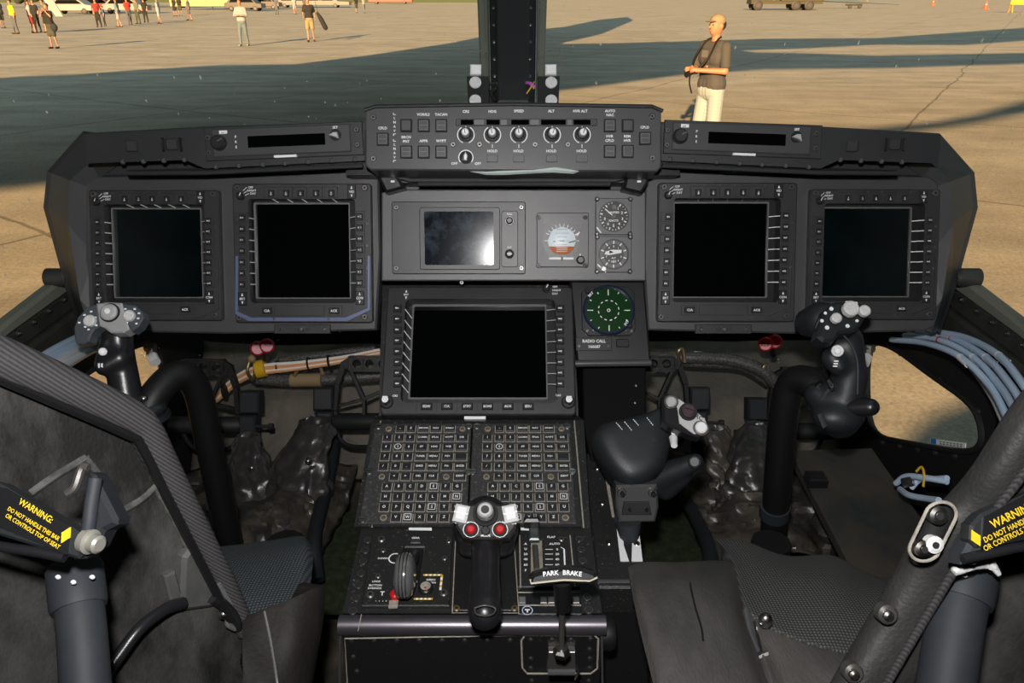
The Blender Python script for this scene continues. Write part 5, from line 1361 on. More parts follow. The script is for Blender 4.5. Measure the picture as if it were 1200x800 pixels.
# worn welt lines and the folded patch
mb = MB(); 
for seg in ([(35, 578), (60, 560), (85, 545), (100, 536)], [(100, 536), (118, 560), (136, 595)], [(140, 600), (165, 585), (182, 570)], [(182, 570), (205, 610), (222, 650)]):
    mb.tube([ls.I @ FA.hit(x, y, .0) for x, y in seg], .0035, mat('worn_welt', (.11, .11, .105), .6, dust=(.03, .03, .03), damt=.8, dscale=90), 8, 5)
ls.part('welt_lines', mb)
mb = MB(); pp = [(208, 650), (216, 640), (228, 640), (255, 675), (250, 700), (243, 708), (206, 713), (206, 690)]
mb.prism([fa(x, y) for x, y in pp], 0, .010, mat('folded_patch', (.07, .072, .07), .65, bump=.5, bscale=60, dust=(.13, .12, .11), damt=.5, dscale=25), .004)
mb.prism([fa(x, y) for x, y in [(187, 672), (200, 666), (207, 690), (206, 706), (196, 708)]], 0, .008, MATS['folded_patch'], .002)
ls.part('folded_patch', on(mb, FA, ls))
mb = MB().tube([ls.I @ FA.hit(x, y, h) for x, y, h in [(120, 795, .02), (138, 770, .02), (165, 735, .02), (195, 713, .016), (215, 706, .014)]], .006, M_GRIP, 10, 6)
mb.tube([ls.I @ FA.hit(x, y, .012) for x, y in [(248, 700), (262, 708), (274, 722), (279, 735)]], .006, M_GRIP, 10, 6)
ls.part('cable', mb)
mb = MB().tube([ls.I @ FA.hit(x, y, .012) for x, y in [(255, 683), (270, 706), (284, 724), (280, 736), (268, 732), (268, 722)]], .0035, M_KEYG, 10, 6)
mb.ell(ls.I @ FA.hit(262, 719, .012), .006, M_STEEL, 10, 6); ls.part('cable_hook', mb)
# cushion and thigh flap
from mathutils import noise as NZ
def pad(t, name, rows, m, thick, amp=.0, sub=6, seed=0):
    R = [catmull([t.c(*p) for p in r], sub) for r in rows]; G = [catmull(col, sub) for col in zip(*R)]; rr = [list(r) for r in zip(*G)]
    if amp: rr = [[v + Vector((0, 0, 1)) * amp * NZ.noise(v * 14 + Vector((seed, 0, 0))) for v in r] for r in rr]
    o = t.part(name, MB().grid(rr, m)); mod(o, 'SOLIDIFY', thickness=thick, offset=1); mod(o, 'BEVEL', width=thick * .14, segments=3, limit_method='ANGLE', angle_limit=radians(60)); return o
pad(ls, 'seat_cushion', [[(225, 640, 1.10), (258, 640, 1.08), (310, 634, 1.07), (350, 628, 1.07), (362, 634, 1.07)], [(225, 660, 1.02), (262, 660, 1.0), (315, 650, 1.0), (355, 642, 1.0), (367, 650, 1.01)],
                         [(240, 700, .93), (275, 695, .92), (325, 688, .92), (350, 682, .93), (364, 684, .95)], [(250, 750, .87), (290, 735, .87), (325, 722, .87), (345, 712, .88), (360, 708, .9)]], M_CUSH, .05)
pad(ls, 'thigh_flap', [[(284, 722, .85), (310, 713, .85), (345, 700, .86), (370, 688, .88), (382, 686, .90)], [(284, 760, .82), (310, 755, .83), (345, 745, .84), (370, 735, .87), (378, 733, .90)],
                       [(286, 815, .80), (310, 815, .80), (340, 810, .82), (360, 805, .85), (366, 803, .88)], [(286, 870, .80), (310, 870, .80), (335, 870, .82), (350, 870, .85), (356, 870, .87)]], M_FLAP, .03, .002)
ls.part('flap_seam', MB().tube([ls.c(310, 716, .840), ls.c(318, 755, .822), ls.c(325, 800, .795), ls.c(329, 840, .79)], .0015, M_KEYG, 6, 5))
ls.part('rear_support', MB().tube([ls.w((-.55, .60, .02)), ls.w((-.55, .60, .36))], .05, M_TUBE, 12)); ls.part('front_support', MB().tube([ls.w((-.35, .95, .02)), ls.w((-.35, .95, .38))], .03, M_TUBE, 12))

def seat_strut(label, mx):
    X = (lambda x: x) if not mx else (lambda x: 1204 - x)
    t = T('seat_strut', label, 'strut', None, (X(100), 800, .56)); c = t.c
    if not mx: ax = [(104, 860, .545), (96, 740, .57), (88, 672, .59)]
    else: ax = [(1100, 860, .545), (1118, 740, .57), (1133, 664, .59)]
    C3 = [c(*p) for p in ax]; r_ = .0170 if not mx else .0195
    t.part('tube', MB().tube(C3, r_, M_STRUT, 28, 4))
    d_ = (C3[2] - C3[1]).normalized(); top = C3[2]
    t.part('collar', MB().rev(top, d_, [(r_ + .0018, -.028), (r_ + .003, -.024), (r_ + .003, .004), (r_ + .001, .008)], M_STRUT, 28))
    t.part('cap', MB().rev(top, d_, [(r_ - .001, .007), (r_ - .004, .011), (.004, .012)], M_STEEL, 20))
    for k, (dx, dy) in enumerate(((-20, -6), (-2, -2), (20, -6))):
        t.part('dab', MB().ell(c(ax[2][0] + dx, ax[2][1] + 4 + (abs(dx) < 5) * 6, .568 if abs(dx) > 5 else .562), (.0022, .0015, .002), M_LBL, 8, 5))
    return t
seat_strut('blue-grey cylindrical strut rising at lower left behind the left warning handle', False)
seat_strut('blue-grey cylindrical strut rising at lower right behind the right warning handle', True)

def warn_handle(label, mx):
    if not mx:
        Fw = Frame(60, 620, .52, 10, -27); P = [(-70, 552), (0, 567), (84, 618), (98, 628), (100, 648), (90, 655), (0, 628), (-70, 600)]
        panel_pts = [(-60, 560), (8, 572), (84, 616), (80, 650), (2, 618), (-60, 600)]; lines = [('WARNING:', 44, 598, .0058), ('DO NOT HANDLE THIS BAR', 41, 613, .0038), ('OR CONTROLS TOP OF SEAT', 40, 622, .0038)]
        dx, dy = 79, 626.5; rod = [(-80, 625), (0, 640), (40, 646), (76, 653)]; ang = -2
    else:
        Fw = Frame(1160, 615, .52, 10, 24); P = [(1270, 560), (1210, 575), (1150, 602), (1138, 615), (1137, 632), (1145, 642), (1200, 632), (1270, 612)]
        panel_pts = [(1270, 562), (1205, 578), (1152, 606), (1149, 642), (1200, 632), (1270, 605)]; lines = [('WARNING:', 1186, 602, .0074), ('DO NOT HANDLE THIS BAR', 1192, 613, .0049), ('OR CONTROLS TOP OF SEAT', 1194, 622, .0049)]
        dx, dy = 1142, 630; rod = [(1270, 636), (1200, 640), (1165, 647), (1128, 655)]; ang = 0
    t = T('warning_handle', label, 'handle', Fw); I_ = t.I
    t.part('arm', MB().prism(t.poly(P), -.012, 0, mat('handle_body', (.03, .033, .035), .35, .2), .002))
    t.part('label_plate', MB().prism(t.poly(panel_pts), 0, .0012, M_BLK))
    mb = MB()
    for s_, x, y, cap in lines:
        a, b = t.p(x, y); 
        mb.text(s_, a, b, .0016, cap * .72, M_YEL, ang, wf=.85 if len(s_) > 9 else .9)
    a, b = t.p(dx, dy); mb.prism([(a - .0035, b), (a, b - .006), (a + .0035, b), (a, b + .006)], .0012, .0018, M_YEL)
    t.part('warning_lettering', mb)
    t.part('side_rod', MB().tube([t.p3(x, y, -.002) for x, y in rod], .0035, M_GRIP, 12, 5))
    if not mx:
        t.part('pivot_bolt', MB().rev(t.p3(104, 634, .0), (1, .25, .35), [(.0085, -.003), (.0085, .002), (.0062, .003), (.0062, .009), (.0045, .0105)], mat('cream_bolt', (.5, .48, .42), .35, .6), 18))
        t.part('yoke', MB().prism(t.poly([(103, 553), (110, 556), (137, 608), (136, 615), (122, 622), (112, 642), (98, 655), (84, 656), (86, 640), (95, 630), (99, 600)], -.004), -.022, -.004, mat('yoke_dark', (.018, .020, .024), .4), .003))
        t.part('yoke_arm', MB().tube([t.p3(112, 560, .0), t.p3(107, 590, .0), t.p3(104, 615, .0), t.p3(100, 640, -.002)], .0045, M_STRUT, 10, 4).tube([t.p3(78, 578, -.012), t.p3(88, 570, -.012), t.p3(96, 548, -.012), t.p3(104, 548, -.012)], .003, M_SCREW, 8, 4))
    else:
        t.part('yoke', MB().prism(t.poly([(1128, 662), (1130, 648), (1140, 628), (1152, 622), (1162, 634), (1158, 648), (1146, 662)], -.004), -.022, -.004, M_STRUT, .003))
        t.part('worn_bracket', MB().add(*blob([('c', t.p3(1120, 668, -.03), t.p3(1150, 660, -.03), .0042, .0042), ('c', t.p3(1162, 660, -.03), t.p3(1170, 672, -.03), .0038, .003)], .003, 3), M_LAMP, True))
    return t
warn_handle('angled black handle with yellow warning lettering on the left seat', False)
warn_handle('angled black handle with yellow warning lettering on the right seat', True)

rst = T('pilot_seat', 'right pilot seat with thick grey bolster, woven cushion and riveted side rail', 'seat', None, Vector((.45, .55, .02)))
pad(rst, 'bolster', [[(736, 664, .96), (752, 659, .97), (800, 658, .975), (846, 657, .98), (860, 662, .97)], [(742, 700, .88), (752, 692, .88), (800, 690, .88), (850, 690, .89), (868, 700, .90)],
                     [(750, 740, .83), (765, 735, .82), (805, 735, .82), (860, 735, .83), (882, 745, .86)], [(765, 800, .77), (780, 800, .76), (830, 800, .76), (880, 800, .77), (900, 800, .80)], [(785, 880, .72), (800, 880, .71), (850, 880, .71), (900, 880, .72), (930, 880, .76)]], M_SEATL, .05, .004)
pad(rst, 'seat_cushion', [[(838, 630, 1.12), (870, 632, 1.10), (920, 650, 1.08), (975, 650, 1.08), (1010, 668, 1.07), (1045, 676, 1.05), (1100, 650, 1.05)], [(858, 655, 1.02), (880, 668, 1.0), (925, 676, .99), (975, 680, .98), (1010, 690, .98), (1050, 690, .98), (1100, 690, .98)],
                          [(868, 690, .94), (890, 702, .93), (930, 712, .92), (975, 718, .91), (1010, 722, .91), (1050, 725, .91), (1090, 725, .91)], [(872, 712, .90), (900, 732, .88), (935, 748, .87), (975, 760, .86), (1005, 765, .86), (1050, 770, .86), (1090, 770, .86)]], M_CUSHG, .05)
pad(rst, 'rear_flap', [[(870, 714, .89), (900, 736, .87), (935, 751, .86), (975, 762, .85), (1010, 765, .84)], [(885, 745, .86), (910, 765, .84), (940, 780, .83), (975, 790, .82), (1005, 795, .82)], [(905, 800, .80), (925, 815, .80), (950, 820, .80), (975, 830, .80), (1000, 840, .80)], [(920, 880, .78), (940, 880, .78), (960, 880, .78), (980, 880, .78), (1000, 880, .78)]], M_SEATL, .02, .003)
rst.part('buckle', MB().tube([rst.c(874, 714, .88), rst.c(880, 742, .86), rst.c(890, 765, .84)], .004, M_FDP, 8, 4).ell(rst.c(897, 727, .86), (.008, .007, .01), M_STEEL).tube([rst.c(884, 728, .865), rst.c(893, 768, .835)], .002, M_STEEL, 6).tube([rst.c(888, 770, .835), rst.c(900, 765, .835)], .003, M_STEEL, 6))
rst.part('bolster_seam', MB().tube([rst.c(806, 668, .945), rst.c(810, 690, .878), rst.c(815, 712, .847), rst.c(822, 735, .815), rst.c(824, 750, .80)], .0012, M_BLK, 6, 5))
# side rail: a rounded leather-wrapped band
bandL = [(1260, 400, .50), (1200, 468, .52), (1150, 545, .54), (1118, 582, .56), (1085, 615, .57), (1050, 680, .59), (1000, 765, .60), (972, 815, .60), (940, 880, .6)]
bandR = [(1300, 470, .52), (1230, 548, .54), (1186, 600, .56), (1160, 640, .57), (1138, 668, .58), (1110, 725, .60), (1068, 800, .61), (1050, 830, .61), (1020, 880, .61)]
Lp = catmull([rst.c(*p) for p in bandL], 6); Rp = catmull([rst.c(*p) for p in bandR], 6); rows = []
tow = CAMM.to_3x3() @ Vector((0, 0, 1))
for l_, r_ in zip(Lp, Rp):
    row = []
    for k in range(20):
        a = 2 * pi * k / 20; m_ = (l_ + r_) / 2; h_ = (r_ - l_) / 2
        row.append(m_ + h_ * (abs(cos(a)) ** .6 * (1 if cos(a) > 0 else -1)) + tow * .018 * (abs(sin(a)) ** .6 * (1 if sin(a) > 0 else -1)))
    rows.append(row)
rst.part('side_rail', MB().grid(rows, M_SEAT, closed=True))
mb = MB(); mb.tube([rst.c(x, y, d - .028) for x, y, d in [(1240, 500, .52), (1205, 548, .54), (1165, 600, .56), (1130, 650, .575), (1090, 715, .59), (1040, 800, .60), (1010, 860, .60)]], .008, M_TRIM, 10, 6, flat=.4); rst.part('rail_piping', mb)
rst.part('rail_slot', MB().add(*blob([('c', rst.c(1102, 604, .545), rst.c(1084, 642, .553), .0105, .0105)], .002, 2), M_GAP, True))
rl = MB(); n_ = 24
cen = [rst.c(1102, 604, .532), rst.c(1084, 642, .540)]
dr = (cen[1] - cen[0]).normalized(); sd_ = dr.cross(tow).normalized(); loop = []
for k in range(n_ + 1):
    a = 2 * pi * k / n_; e_ = cen[1] if cos(a) > 0 else cen[0]; loop.append(e_ + dr * cos(a) * .0105 + sd_ * sin(a) * .0105)
rl.tube(loop, .0012, M_EDGE, 6); rst.part('slot_rim', rl)
for x, y, d, r_, m_ in ((1098, 603, .533, .0065, M_STEEL), (1080, 642, .540, .006, M_STEEL), (1093, 637, .539, .0062, M_LAMP)):
    rst.part('slot_roller', MB().rev(rst.c(x, y, d), tow, [(r_, -.003), (r_, .003), (r_ * .6, .004)], m_, 16).rev(rst.c(x, y, d), tow, [(r_ * .4, .003), (r_ * .4, .0045)], M_SCRD, 10))
for x, y, d in ((1041, 720, .572), (1001, 789, .583)):
    rst.part('bolt', MB().rev(rst.c(x, y, d), tow, [(.0075, -.008), (.0075, 0), (.0055, .002)], M_SCREW, 18).rev(rst.c(x - 2, y, d), tow, [(.0045, 0), (.004, .004), (.002, .005)], M_STEEL, 12))
FA2 = Frame.three(W(1120, 800, .68), W(1220, 780, .66), W(1180, 600, .64))
rst.part('side_wing', on(MB().prism([fpx(FA2, x, y) for x, y in [(1165, 590), (1260, 470), (1420, 470), (1420, 900), (1010, 900)]], -.022, 0, M_ARM, .004), FA2, rst))
rst.part('rear_support', MB().tube([rst.w((.55, .60, .02)), rst.w((.55, .60, .36))], .05, M_TUBE, 12)); rst.part('front_support', MB().tube([rst.w((.40, .95, .02)), rst.w((.40, .95, .38))], .03, M_TUBE, 12))

# ---------------------------------------------------------------- shell of the cockpit
def struct(name, mb, label=None, o=None):
    x = bpy.data.objects.new(name, mb.mesh(name)); COL.objects.link(x); x['kind'] = 'structure'
    if label: x['label'] = label
    return x
def slab(vs, m, th, nrm):
    vs = [Vector(v) for v in vs]; n = len(vs); k = Vector(nrm) * th
    return MB().add(vs + [v + k for v in vs], [tuple(range(n)), tuple(range(n, 2 * n))[::-1]] + [(i, n + i, n + (i + 1) % n, (i + 1) % n) for i in range(n)], m)
struct('floor', slab([(-.8, -.6, 0), (.8, -.6, 0), (.8, 2.25, 0), (-.8, 2.25, 0)], M_FLOOR, .04, (0, 0, -1)), 'worn dark cockpit floor')
struct('wall_back', slab([(-.95, -.6, -.85), (.95, -.6, -.85), (.95, -.6, 1.7), (-.95, -.6, 1.7)], M_WALL, .04, (0, -1, 0)))
struct('ceiling', slab([(-.95, -.6, 1.7), (.95, -.6, 1.7), (.95, .75, 1.7), (-.95, .75, 1.7)], M_WALL, .04, (0, 0, 1)))
struct('wall_front', slab([(-.8, 2.25, -.04), (.8, 2.25, -.04), (.8, 2.05, .66), (-.8, 2.05, .66)], M_WALL, .03, (0, 1, .1)))
# side walls lie on planes fitted through what the photo shows
FWL = Frame(0, 0, 0, o=Vector((-.80, 1.3, .5)), ax=Matrix((Vector((0, 1, 0)), Vector((0, 0, 1)), Vector((1, 0, 0)))).transposed())
FWR = Frame(0, 0, 0, o=Vector((.80, 1.3, .5)), ax=Matrix((Vector((0, -1, 0)), Vector((0, 0, 1)), Vector((-1, 0, 0)))).transposed())
def wall_side(Fx, name, hole, sill_pts, s):
    mI = (Matrix.Translation(Fx.o) @ Fx.R.to_4x4()).inverted(); f = lambda x, y: (lambda v: Vector((v.x, v.y)))(mI @ Fx.hit(x, y))
    H = [f(*p) for p in hole]; S = [f(*p) for p in sill_pts]       # sill from rear to front
    if area([tuple(p) for p in H]) < 0: H = H[::-1]
    g = lambda X, Y, Z: (lambda v: Vector((v.x, v.y)))(mI @ Vector((X, Y, Z)))
    ctr = sum(H, Vector((0, 0))) / len(H)
    # outer boundary sampled by angle round the hole
    bnd = [g(s * .8, -.6, -.85), g(s * .8, 2.6, -.85), g(s * .8, 2.6, .35)] + S[::-1] + [g(s * .8, -.6, .30)]
    def ray(dv):
        best = None
        for i in range(len(bnd)):
            p, q = bnd[i], bnd[(i + 1) % len(bnd)]; e = q - p; den = dv.x * e.y - dv.y * e.x
            if abs(den) < 1e-9: continue
            w = p - ctr; t_ = (w.x * e.y - w.y * e.x) / den; u = (w.x * dv.y - w.y * dv.x) / den
            if t_ > 1e-6 and -1e-6 <= u <= 1 + 1e-6 and (best is None or t_ < best): best = t_
        return ctr + dv * best
    angs = sorted(set([atan2((p - ctr).y, (p - ctr).x) for p in H + bnd]))
    # densify
    A = []
    for i, a in enumerate(angs):
        b_ = angs[(i + 1) % len(angs)] + (2 * pi if i == len(angs) - 1 else 0); k = max(1, int((b_ - a) / .12))
        A += [a + (b_ - a) * j / k for j in range(k)]
    def hray(dv):
        best = None
        for i in range(len(H)):
            p, q = H[i], H[(i + 1) % len(H)]; e = q - p; den = dv.x * e.y - dv.y * e.x
            if abs(den) < 1e-9: continue
            w = p - ctr; t_ = (w.x * e.y - w.y * e.x) / den; u = (w.x * dv.y - w.y * dv.x) / den
            if t_ > 1e-6 and -1e-6 <= u <= 1 + 1e-6 and (best is None or t_ > best): best = t_
        return ctr + dv * best
    po = [tuple(ray(Vector((cos(a), sin(a))))) for a in A]; ph = [tuple(hray(Vector((cos(a), sin(a))))) for a in A]
    mb = MB(); n = len(A)
    vs = [(*p, 0) for p in po] + [(*p, 0) for p in ph] + [(*p, -.008) for p in po] + [(*p, -.008) for p in ph]; fs = []
    for i in range(n):
        j = (i + 1) % n
        fs += [(i, j, n + j, n + i), (2 * n + i, 3 * n + i, 3 * n + j, 2 * n + j), (n + i, n + j, 3 * n + j, 3 * n + i), (i, 2 * n + i, 2 * n + j, j)]
    mb.add(vs, fs, M_WALL)
    Mx = Matrix.Translation(Fx.o) @ Fx.R.to_4x4(); mb.v = [Mx @ v for v in mb.v]
    mb.add(*(lambda q: (q.v, q.f))(slab([(s * .8, -.6, .25), (s * .8, 1.1, .25), (s * .8, 1.1, 1.7), (s * .8, -.6, 1.7)], M_WALL, .03, (s, 0, 0))), M_WALL)
    struct(name, mb)
    # seal and glass
    mb = MB(); mb.tube([(*p, .002) for p in ph + [ph[0]]], .006, M_RUB, 8); mb.v = [Mx @ v for v in mb.v]
    return ph, Mx, mb
def rnd(P, k=3):
    """round a coarse outline"""
    P = [Vector(p) for p in P]
    for _ in range(k):
        Q = []
        for i in range(len(P)):
            a, b = P[i], P[(i + 1) % len(P)]; Q += [a.lerp(b, .25), a.lerp(b, .75)]
        P = Q
    return [tuple(p) for p in P]
M_GLASS = bpy.data.materials.new('window_glass'); M_GLASS.use_nodes = True
nt = M_GLASS.node_tree; N = nt.nodes; L = nt.links; N.clear()
ou = N.new('ShaderNodeOutputMaterial'); tr = N.new('ShaderNodeBsdfTransparent'); tr.inputs[0].default_value = (.985, .99, .985, 1)
gl = N.new('ShaderNodeBsdfGlossy'); gl.inputs['Roughness'].default_value = .02; gl.inputs['Color'].default_value = (1, 1, 1, 1)
df = N.new('ShaderNodeBsdfDiffuse'); df.inputs['Color'].default_value = (.85, .8, .7, 1)
fr_ = N.new('ShaderNodeFresnel'); fr_.inputs['IOR'].default_value = 1.04
m1 = N.new('ShaderNodeMixShader'); L.new(fr_.outputs[0], m1.inputs[0]); L.new(tr.outputs[0], m1.inputs[1]); L.new(gl.outputs[0], m1.inputs[2])
tc = N.new('ShaderNodeTexCoord'); vo = N.new('ShaderNodeTexVoronoi'); vo.inputs['Scale'].default_value = 55; vo.inputs['Randomness'].default_value = 1
mp = N.new('ShaderNodeMapping'); mp.inputs['Scale'].default_value = (1, .6, .45); L.new(tc.outputs['Object'], mp.inputs[0]); L.new(mp.outputs[0], vo.inputs['Vector'])
sp_ = N.new('ShaderNodeSeparateColor'); L.new(vo.outputs['Color'], sp_.inputs[0])
mr = N.new('ShaderNodeMapRange'); mr.inputs[1].default_value = .25; mr.inputs[2].default_value = 1; mr.inputs[3].default_value = .0; mr.inputs[4].default_value = .10; L.new(sp_.outputs[0], mr.inputs[0])
lt = N.new('ShaderNodeMath'); lt.operation = 'LESS_THAN'; L.new(vo.outputs['Distance'], lt.inputs[0]); L.new(mr.outputs[0], lt.inputs[1])
ml = N.new('ShaderNodeMath'); ml.operation = 'MULTIPLY'; ml.inputs[1].default_value = .55; L.new(lt.outputs[0], ml.inputs[0])
ad = N.new('ShaderNodeMath'); ad.operation = 'ADD'; ad.inputs[1].default_value = .0; L.new(ml.outputs[0], ad.inputs[0])
m2 = N.new('ShaderNodeMixShader'); L.new(ad.outputs[0], m2.inputs[0]); L.new(m1.outputs[0], m2.inputs[1]); L.new(df.outputs[0], m2.inputs[2]); L.new(m2.outputs[0], ou.inputs[0])
holeR = rnd([(1016, 402), (1042, 402), (1090, 438), (1140, 472), (1152, 498), (1152, 524), (1130, 531), (1060, 518), (1030, 512), (1016, 490)], 2)
holeL = rnd([(188, 402), (160, 402), (95, 440), (55, 470), (52, 500), (60, 535), (150, 520), (184, 505), (190, 480)], 2)
for Fx, nm, hole, sill, s, num in ((FWL, 'wall_left', holeL, [(-80, 455), (0, 385), (60, 342), (80, 328), (90, 318)], -1, 3), (FWR, 'wall_right', holeR, [(1280, 445), (1200, 378), (1140, 338), (1118, 324), (1105, 314)], 1, 4)):
    ph, Mx, mb = wall_side(Fx, nm, hole, sill, s)
    w_ = bpy.data.objects.new('window_%d' % num, None); COL.objects.link(w_); w_.matrix_world = Mx; w_['kind'] = 'structure'; w_['label'] = 'chin window in the ' + ('left' if s < 0 else 'right') + ' nose wall'
    gmb = MB().add([(*p, -.003) for p in ph] + [(*p, -.006) for p in ph], [tuple(range(len(ph))), tuple(range(len(ph), 2 * len(ph)))[::-1]], M_GLASS)
    sl = MB().tube([(*p, .002) for p in ph + [ph[0]]], .006, M_RUB, 8)
    for n_, m_ in (('pane', gmb), ('seal', sl)):
        o = bpy.data.objects.new(n_, m_.mesh(n_)); COL.objects.link(o); o.parent = w_
    # sill rails with fasteners
    tt = T('trim_%d' % (1 if s < 0 else 2), 'riveted grey-edged sill rail on the ' + ('left' if s < 0 else 'right') + ' cockpit side', None, Fx, (60, 350) if s < 0 else (1140, 350), kind='structure')
    X = (lambda x: x) if s < 0 else (lambda x: 1202 - x)
    tt.part('outer_edge', MB().prism([tt.p(X(x), y) for x, y in [(-90, 448), (0, 374), (68, 322), (84, 332), (0, 392), (-90, 466)]], -.002, .018, M_SEAL, .005))
    tt.part('inner_rail', MB().prism([tt.p(X(x), y) for x, y in [(-90, 468), (0, 393), (84, 334), (92, 352), (0, 420), (-90, 500)]], -.002, .012, M_RAIL, .003))
    tt.part('lower_rail', MB().prism([tt.p(X(x), y) for x, y in [(-90, 500), (0, 420), (88, 356), (98, 380), (0, 445), (-90, 530)]], -.002, .022, M_RAIL, .006))
    for i in range(6):
        u = i / 5; x, y = 73 - u * 90, 351 + u * 66; q = tt.p(X(x), y, .012)
        tt.part('fastener', MB().cyl(q[0], q[1], .012, .017, .006, M_SCRD, 8, .002).cyl(q[0], q[1], .016, .020, .003, M_STEEL, 8, .001))
    tt.part('rail_knuckle', MB().cyl(*tt.p(X(76), 325, .03), .0, .04, .016, M_RAIL, 16, .006))
# fasteners along the right chin window
t = T('fastener_row', 'row of small fasteners around the right chin window edge', 'fasteners', FWR, (1080, 525), kind=None)
for x, y in ((1035, 518), (1055, 522), (1076, 526), (1097, 530), (1120, 534), (1056, 414), (1079, 429), (1102, 445), (1125, 462), (1147, 482), (1011, 452), (1017, 502)):
    q = t.p(x, y); t.part('fastener', MB().cyl(q[0], q[1], 0, .004, .006, M_SCRD, 8, .001).cyl(q[0], q[1], .004, .0045, .0025, M_SCREW, 6))
t = T('sticker', 'white sticker with a blue square at the bottom of the right chin window', 'sticker', FWR, (1112, 519))
q = t.rect(1090, 514.5, 1133, 523.5, -.010)
P_ = [t.p(1091, 513.5, -.010), t.p(1132, 519, -.010), t.p(1131.5, 525, -.010), t.p(1091, 519.5, -.010)]
mb = MB().prism(P_, -.0105, -.009, M_LBL); P2 = [t.p(1091, 513.5, -.009), t.p(1097, 514.3, -.009), t.p(1097, 520.3, -.009), t.p(1091, 519.5, -.009)]; mb.prism(P2, -.009, -.0086, mat('sticker_blue', (.03, .2, .6), .5))
for k in range(7):
    for r_ in (0, 1):
        x = 1101 + k * 4; y = 516.6 + (k * 4 + 10) * .13 + r_ * 2.4 - .6; a, b = t.p(x, y, -.0088); a2, b2 = t.p(x + 2.6, y + .35, -.0088); mb.line(a, b, a2, b2, -.0086, .002, M_KEYG)
t.solo(mb)

# windshield: centre post and panes
FPp = Frame(600, 60, 1.42, 30)
cpst = T('trim_3', 'dark riveted windshield centre post with pale side edges', None, FPp, (600, 60), kind='structure')
cpst.part('post_core', MB().prism(cpst.poly([(581, -60), (621, -60), (620, 125), (583, 125)]), -.03, .012, mat('post_black', (.016, .016, .017), .6, bump=.2, bscale=200), .003))
cpst.part('post_flange', MB().prism(cpst.poly([(572, -60), (629, -60), (627, 125), (575, 125)]), -.035, 0, M_BLK, .002))
for s_, pts in ((-1, [(557, -60), (571, -60), (575, 125), (564, 125)]), (1, [(630, -60), (643, -60), (637, 125), (627, 125)])):
    cpst.part('side_seal', MB().prism(cpst.poly(pts), -.05, -.01, M_SEAL, .003))
for x0, x1 in ((571.5, 575.2), (629.5, 627)):
    cpst.part('bright_edge', MB().tube([cpst.p3(x0, -60, .0), cpst.p3(x1, 125, .0)], .0012, M_STEEL, 6))
for k in range(6):
    for s_ in (-1, 1):
        x = 600 + s_ * (22 - k * .3); q = cpst.p(x, -10 + 20 * k + (0 if s_ < 0 else 0), 0); cpst.part('fastener', MB().cyl(q[0], q[1], -.001, .003, .0035, M_SCREW, 8, .001))
for s_, l_ in ((-1, 'black bracket with two round white lamps left of the windshield post'), (1, 'black bracket with two round white lamps right of the windshield post')):
    Fk = Frame(600 + s_ * 40, 100, 1.30, 5); X = lambda x: x if s_ < 0 else 1203 - x
    t = T('lamp_bracket', l_, 'bracket', Fk)
    t.part('bracket_plate', MB().prism(t.poly([(X(547), 89), (X(573), 89), (X(573), 135), (X(549), 135)]), -.02, 0, M_BLK, .001))
    for y in (97, 118): t.part('lamp', MB().cyl(*t.p(X(557), y), 0, .003, .0102, M_LAMP, 22, .001))
    t.part('glass_tab', MB().prism(t.poly([(X(547), 60), (X(572), 60), (X(572), 89), (X(547), 89)]), -.006, -.004, M_GLASS))
    t.part('tab_edge', MB().tube([t.p3(X(547), 89, 0), t.p3(X(547), 58, 0), t.p3(X(572), 61, 0)], .0006, M_KEYG, 6))
    t.part('white_connector', MB().box(*sorted_rect(t.rect(X(551), 76, X(564), 88)), -.004, .004, M_LBL, .002).tube([t.p3(X(554), 88, 0), t.p3(X(554), 91, 0)], .002, M_STEEL, 6) if False else MB().box(*t.rect(min(X(551), X(564)), 76, max(X(551), X(564)), 88), -.004, .004, M_LBL, .002))
t = T('cable_stub', 'short twisted cable stub at the foot of the windshield post, left side', 'cable', FPp, (576, 110)); 
t.part('cable', MB().tube([t.p3(577, 97, .014), t.p3(581, 103, .018), t.p3(575, 110, .018), t.p3(580, 120, .016)], .004, M_TUBE, 8, 5)); t.part('clip', MB().tube([t.p3(573, 99, .014), t.p3(582, 98, .02)], .003, M_STEEL, 8))
t = T('coloured_threads', 'pink and yellow threads tied at the windshield post, right side', 'threads', FPp, (623, 103))
t.part('pink_thread', MB().tube([t.p3(617, 97, .014), t.p3(622, 98, .02), t.p3(627, 103, .016)], .003, M_PINK, 8, 5)); t.part('yellow_thread', MB().tube([t.p3(626, 96, .014), t.p3(623, 101, .02), t.p3(617, 110, .014)], .0013, M_TAPE, 6, 5).tube([t.p3(622, 99, .02), t.p3(626, 104, .016)], .0013, M_TAPE, 6))
for s, num in ((-1, 1), (1, 2)):
    mb = MB(); vs = [(s * .045, 1.95, .30), (s * .84, 1.62, .30), (s * .84, 1.02, 1.62), (s * .045, 1.02, 1.62)]
    th = Vector((0, -.012, -.006))
    mb.add([Vector(v) for v in vs] + [Vector(v) + th for v in vs], [(0, 1, 2, 3), (7, 6, 5, 4), (0, 4, 5, 1), (1, 5, 6, 2), (2, 6, 7, 3), (3, 7, 4, 0)], M_GLASS)
    o = struct('window_%d' % num, mb, ('left' if s < 0 else 'right') + ' windshield pane with dust specks')
for s, num in ((-1, 5), (1, 6)):
    struct('window_%d' % num, slab([(s * .85, .95, .62), (s * .85, 1.58, .55), (s * .85, 1.04, 1.6), (s * .85, .95, 1.6)], M_GLASS, .006, (s, 0, 0)), ('left' if s < 0 else 'right') + ' side window pane')
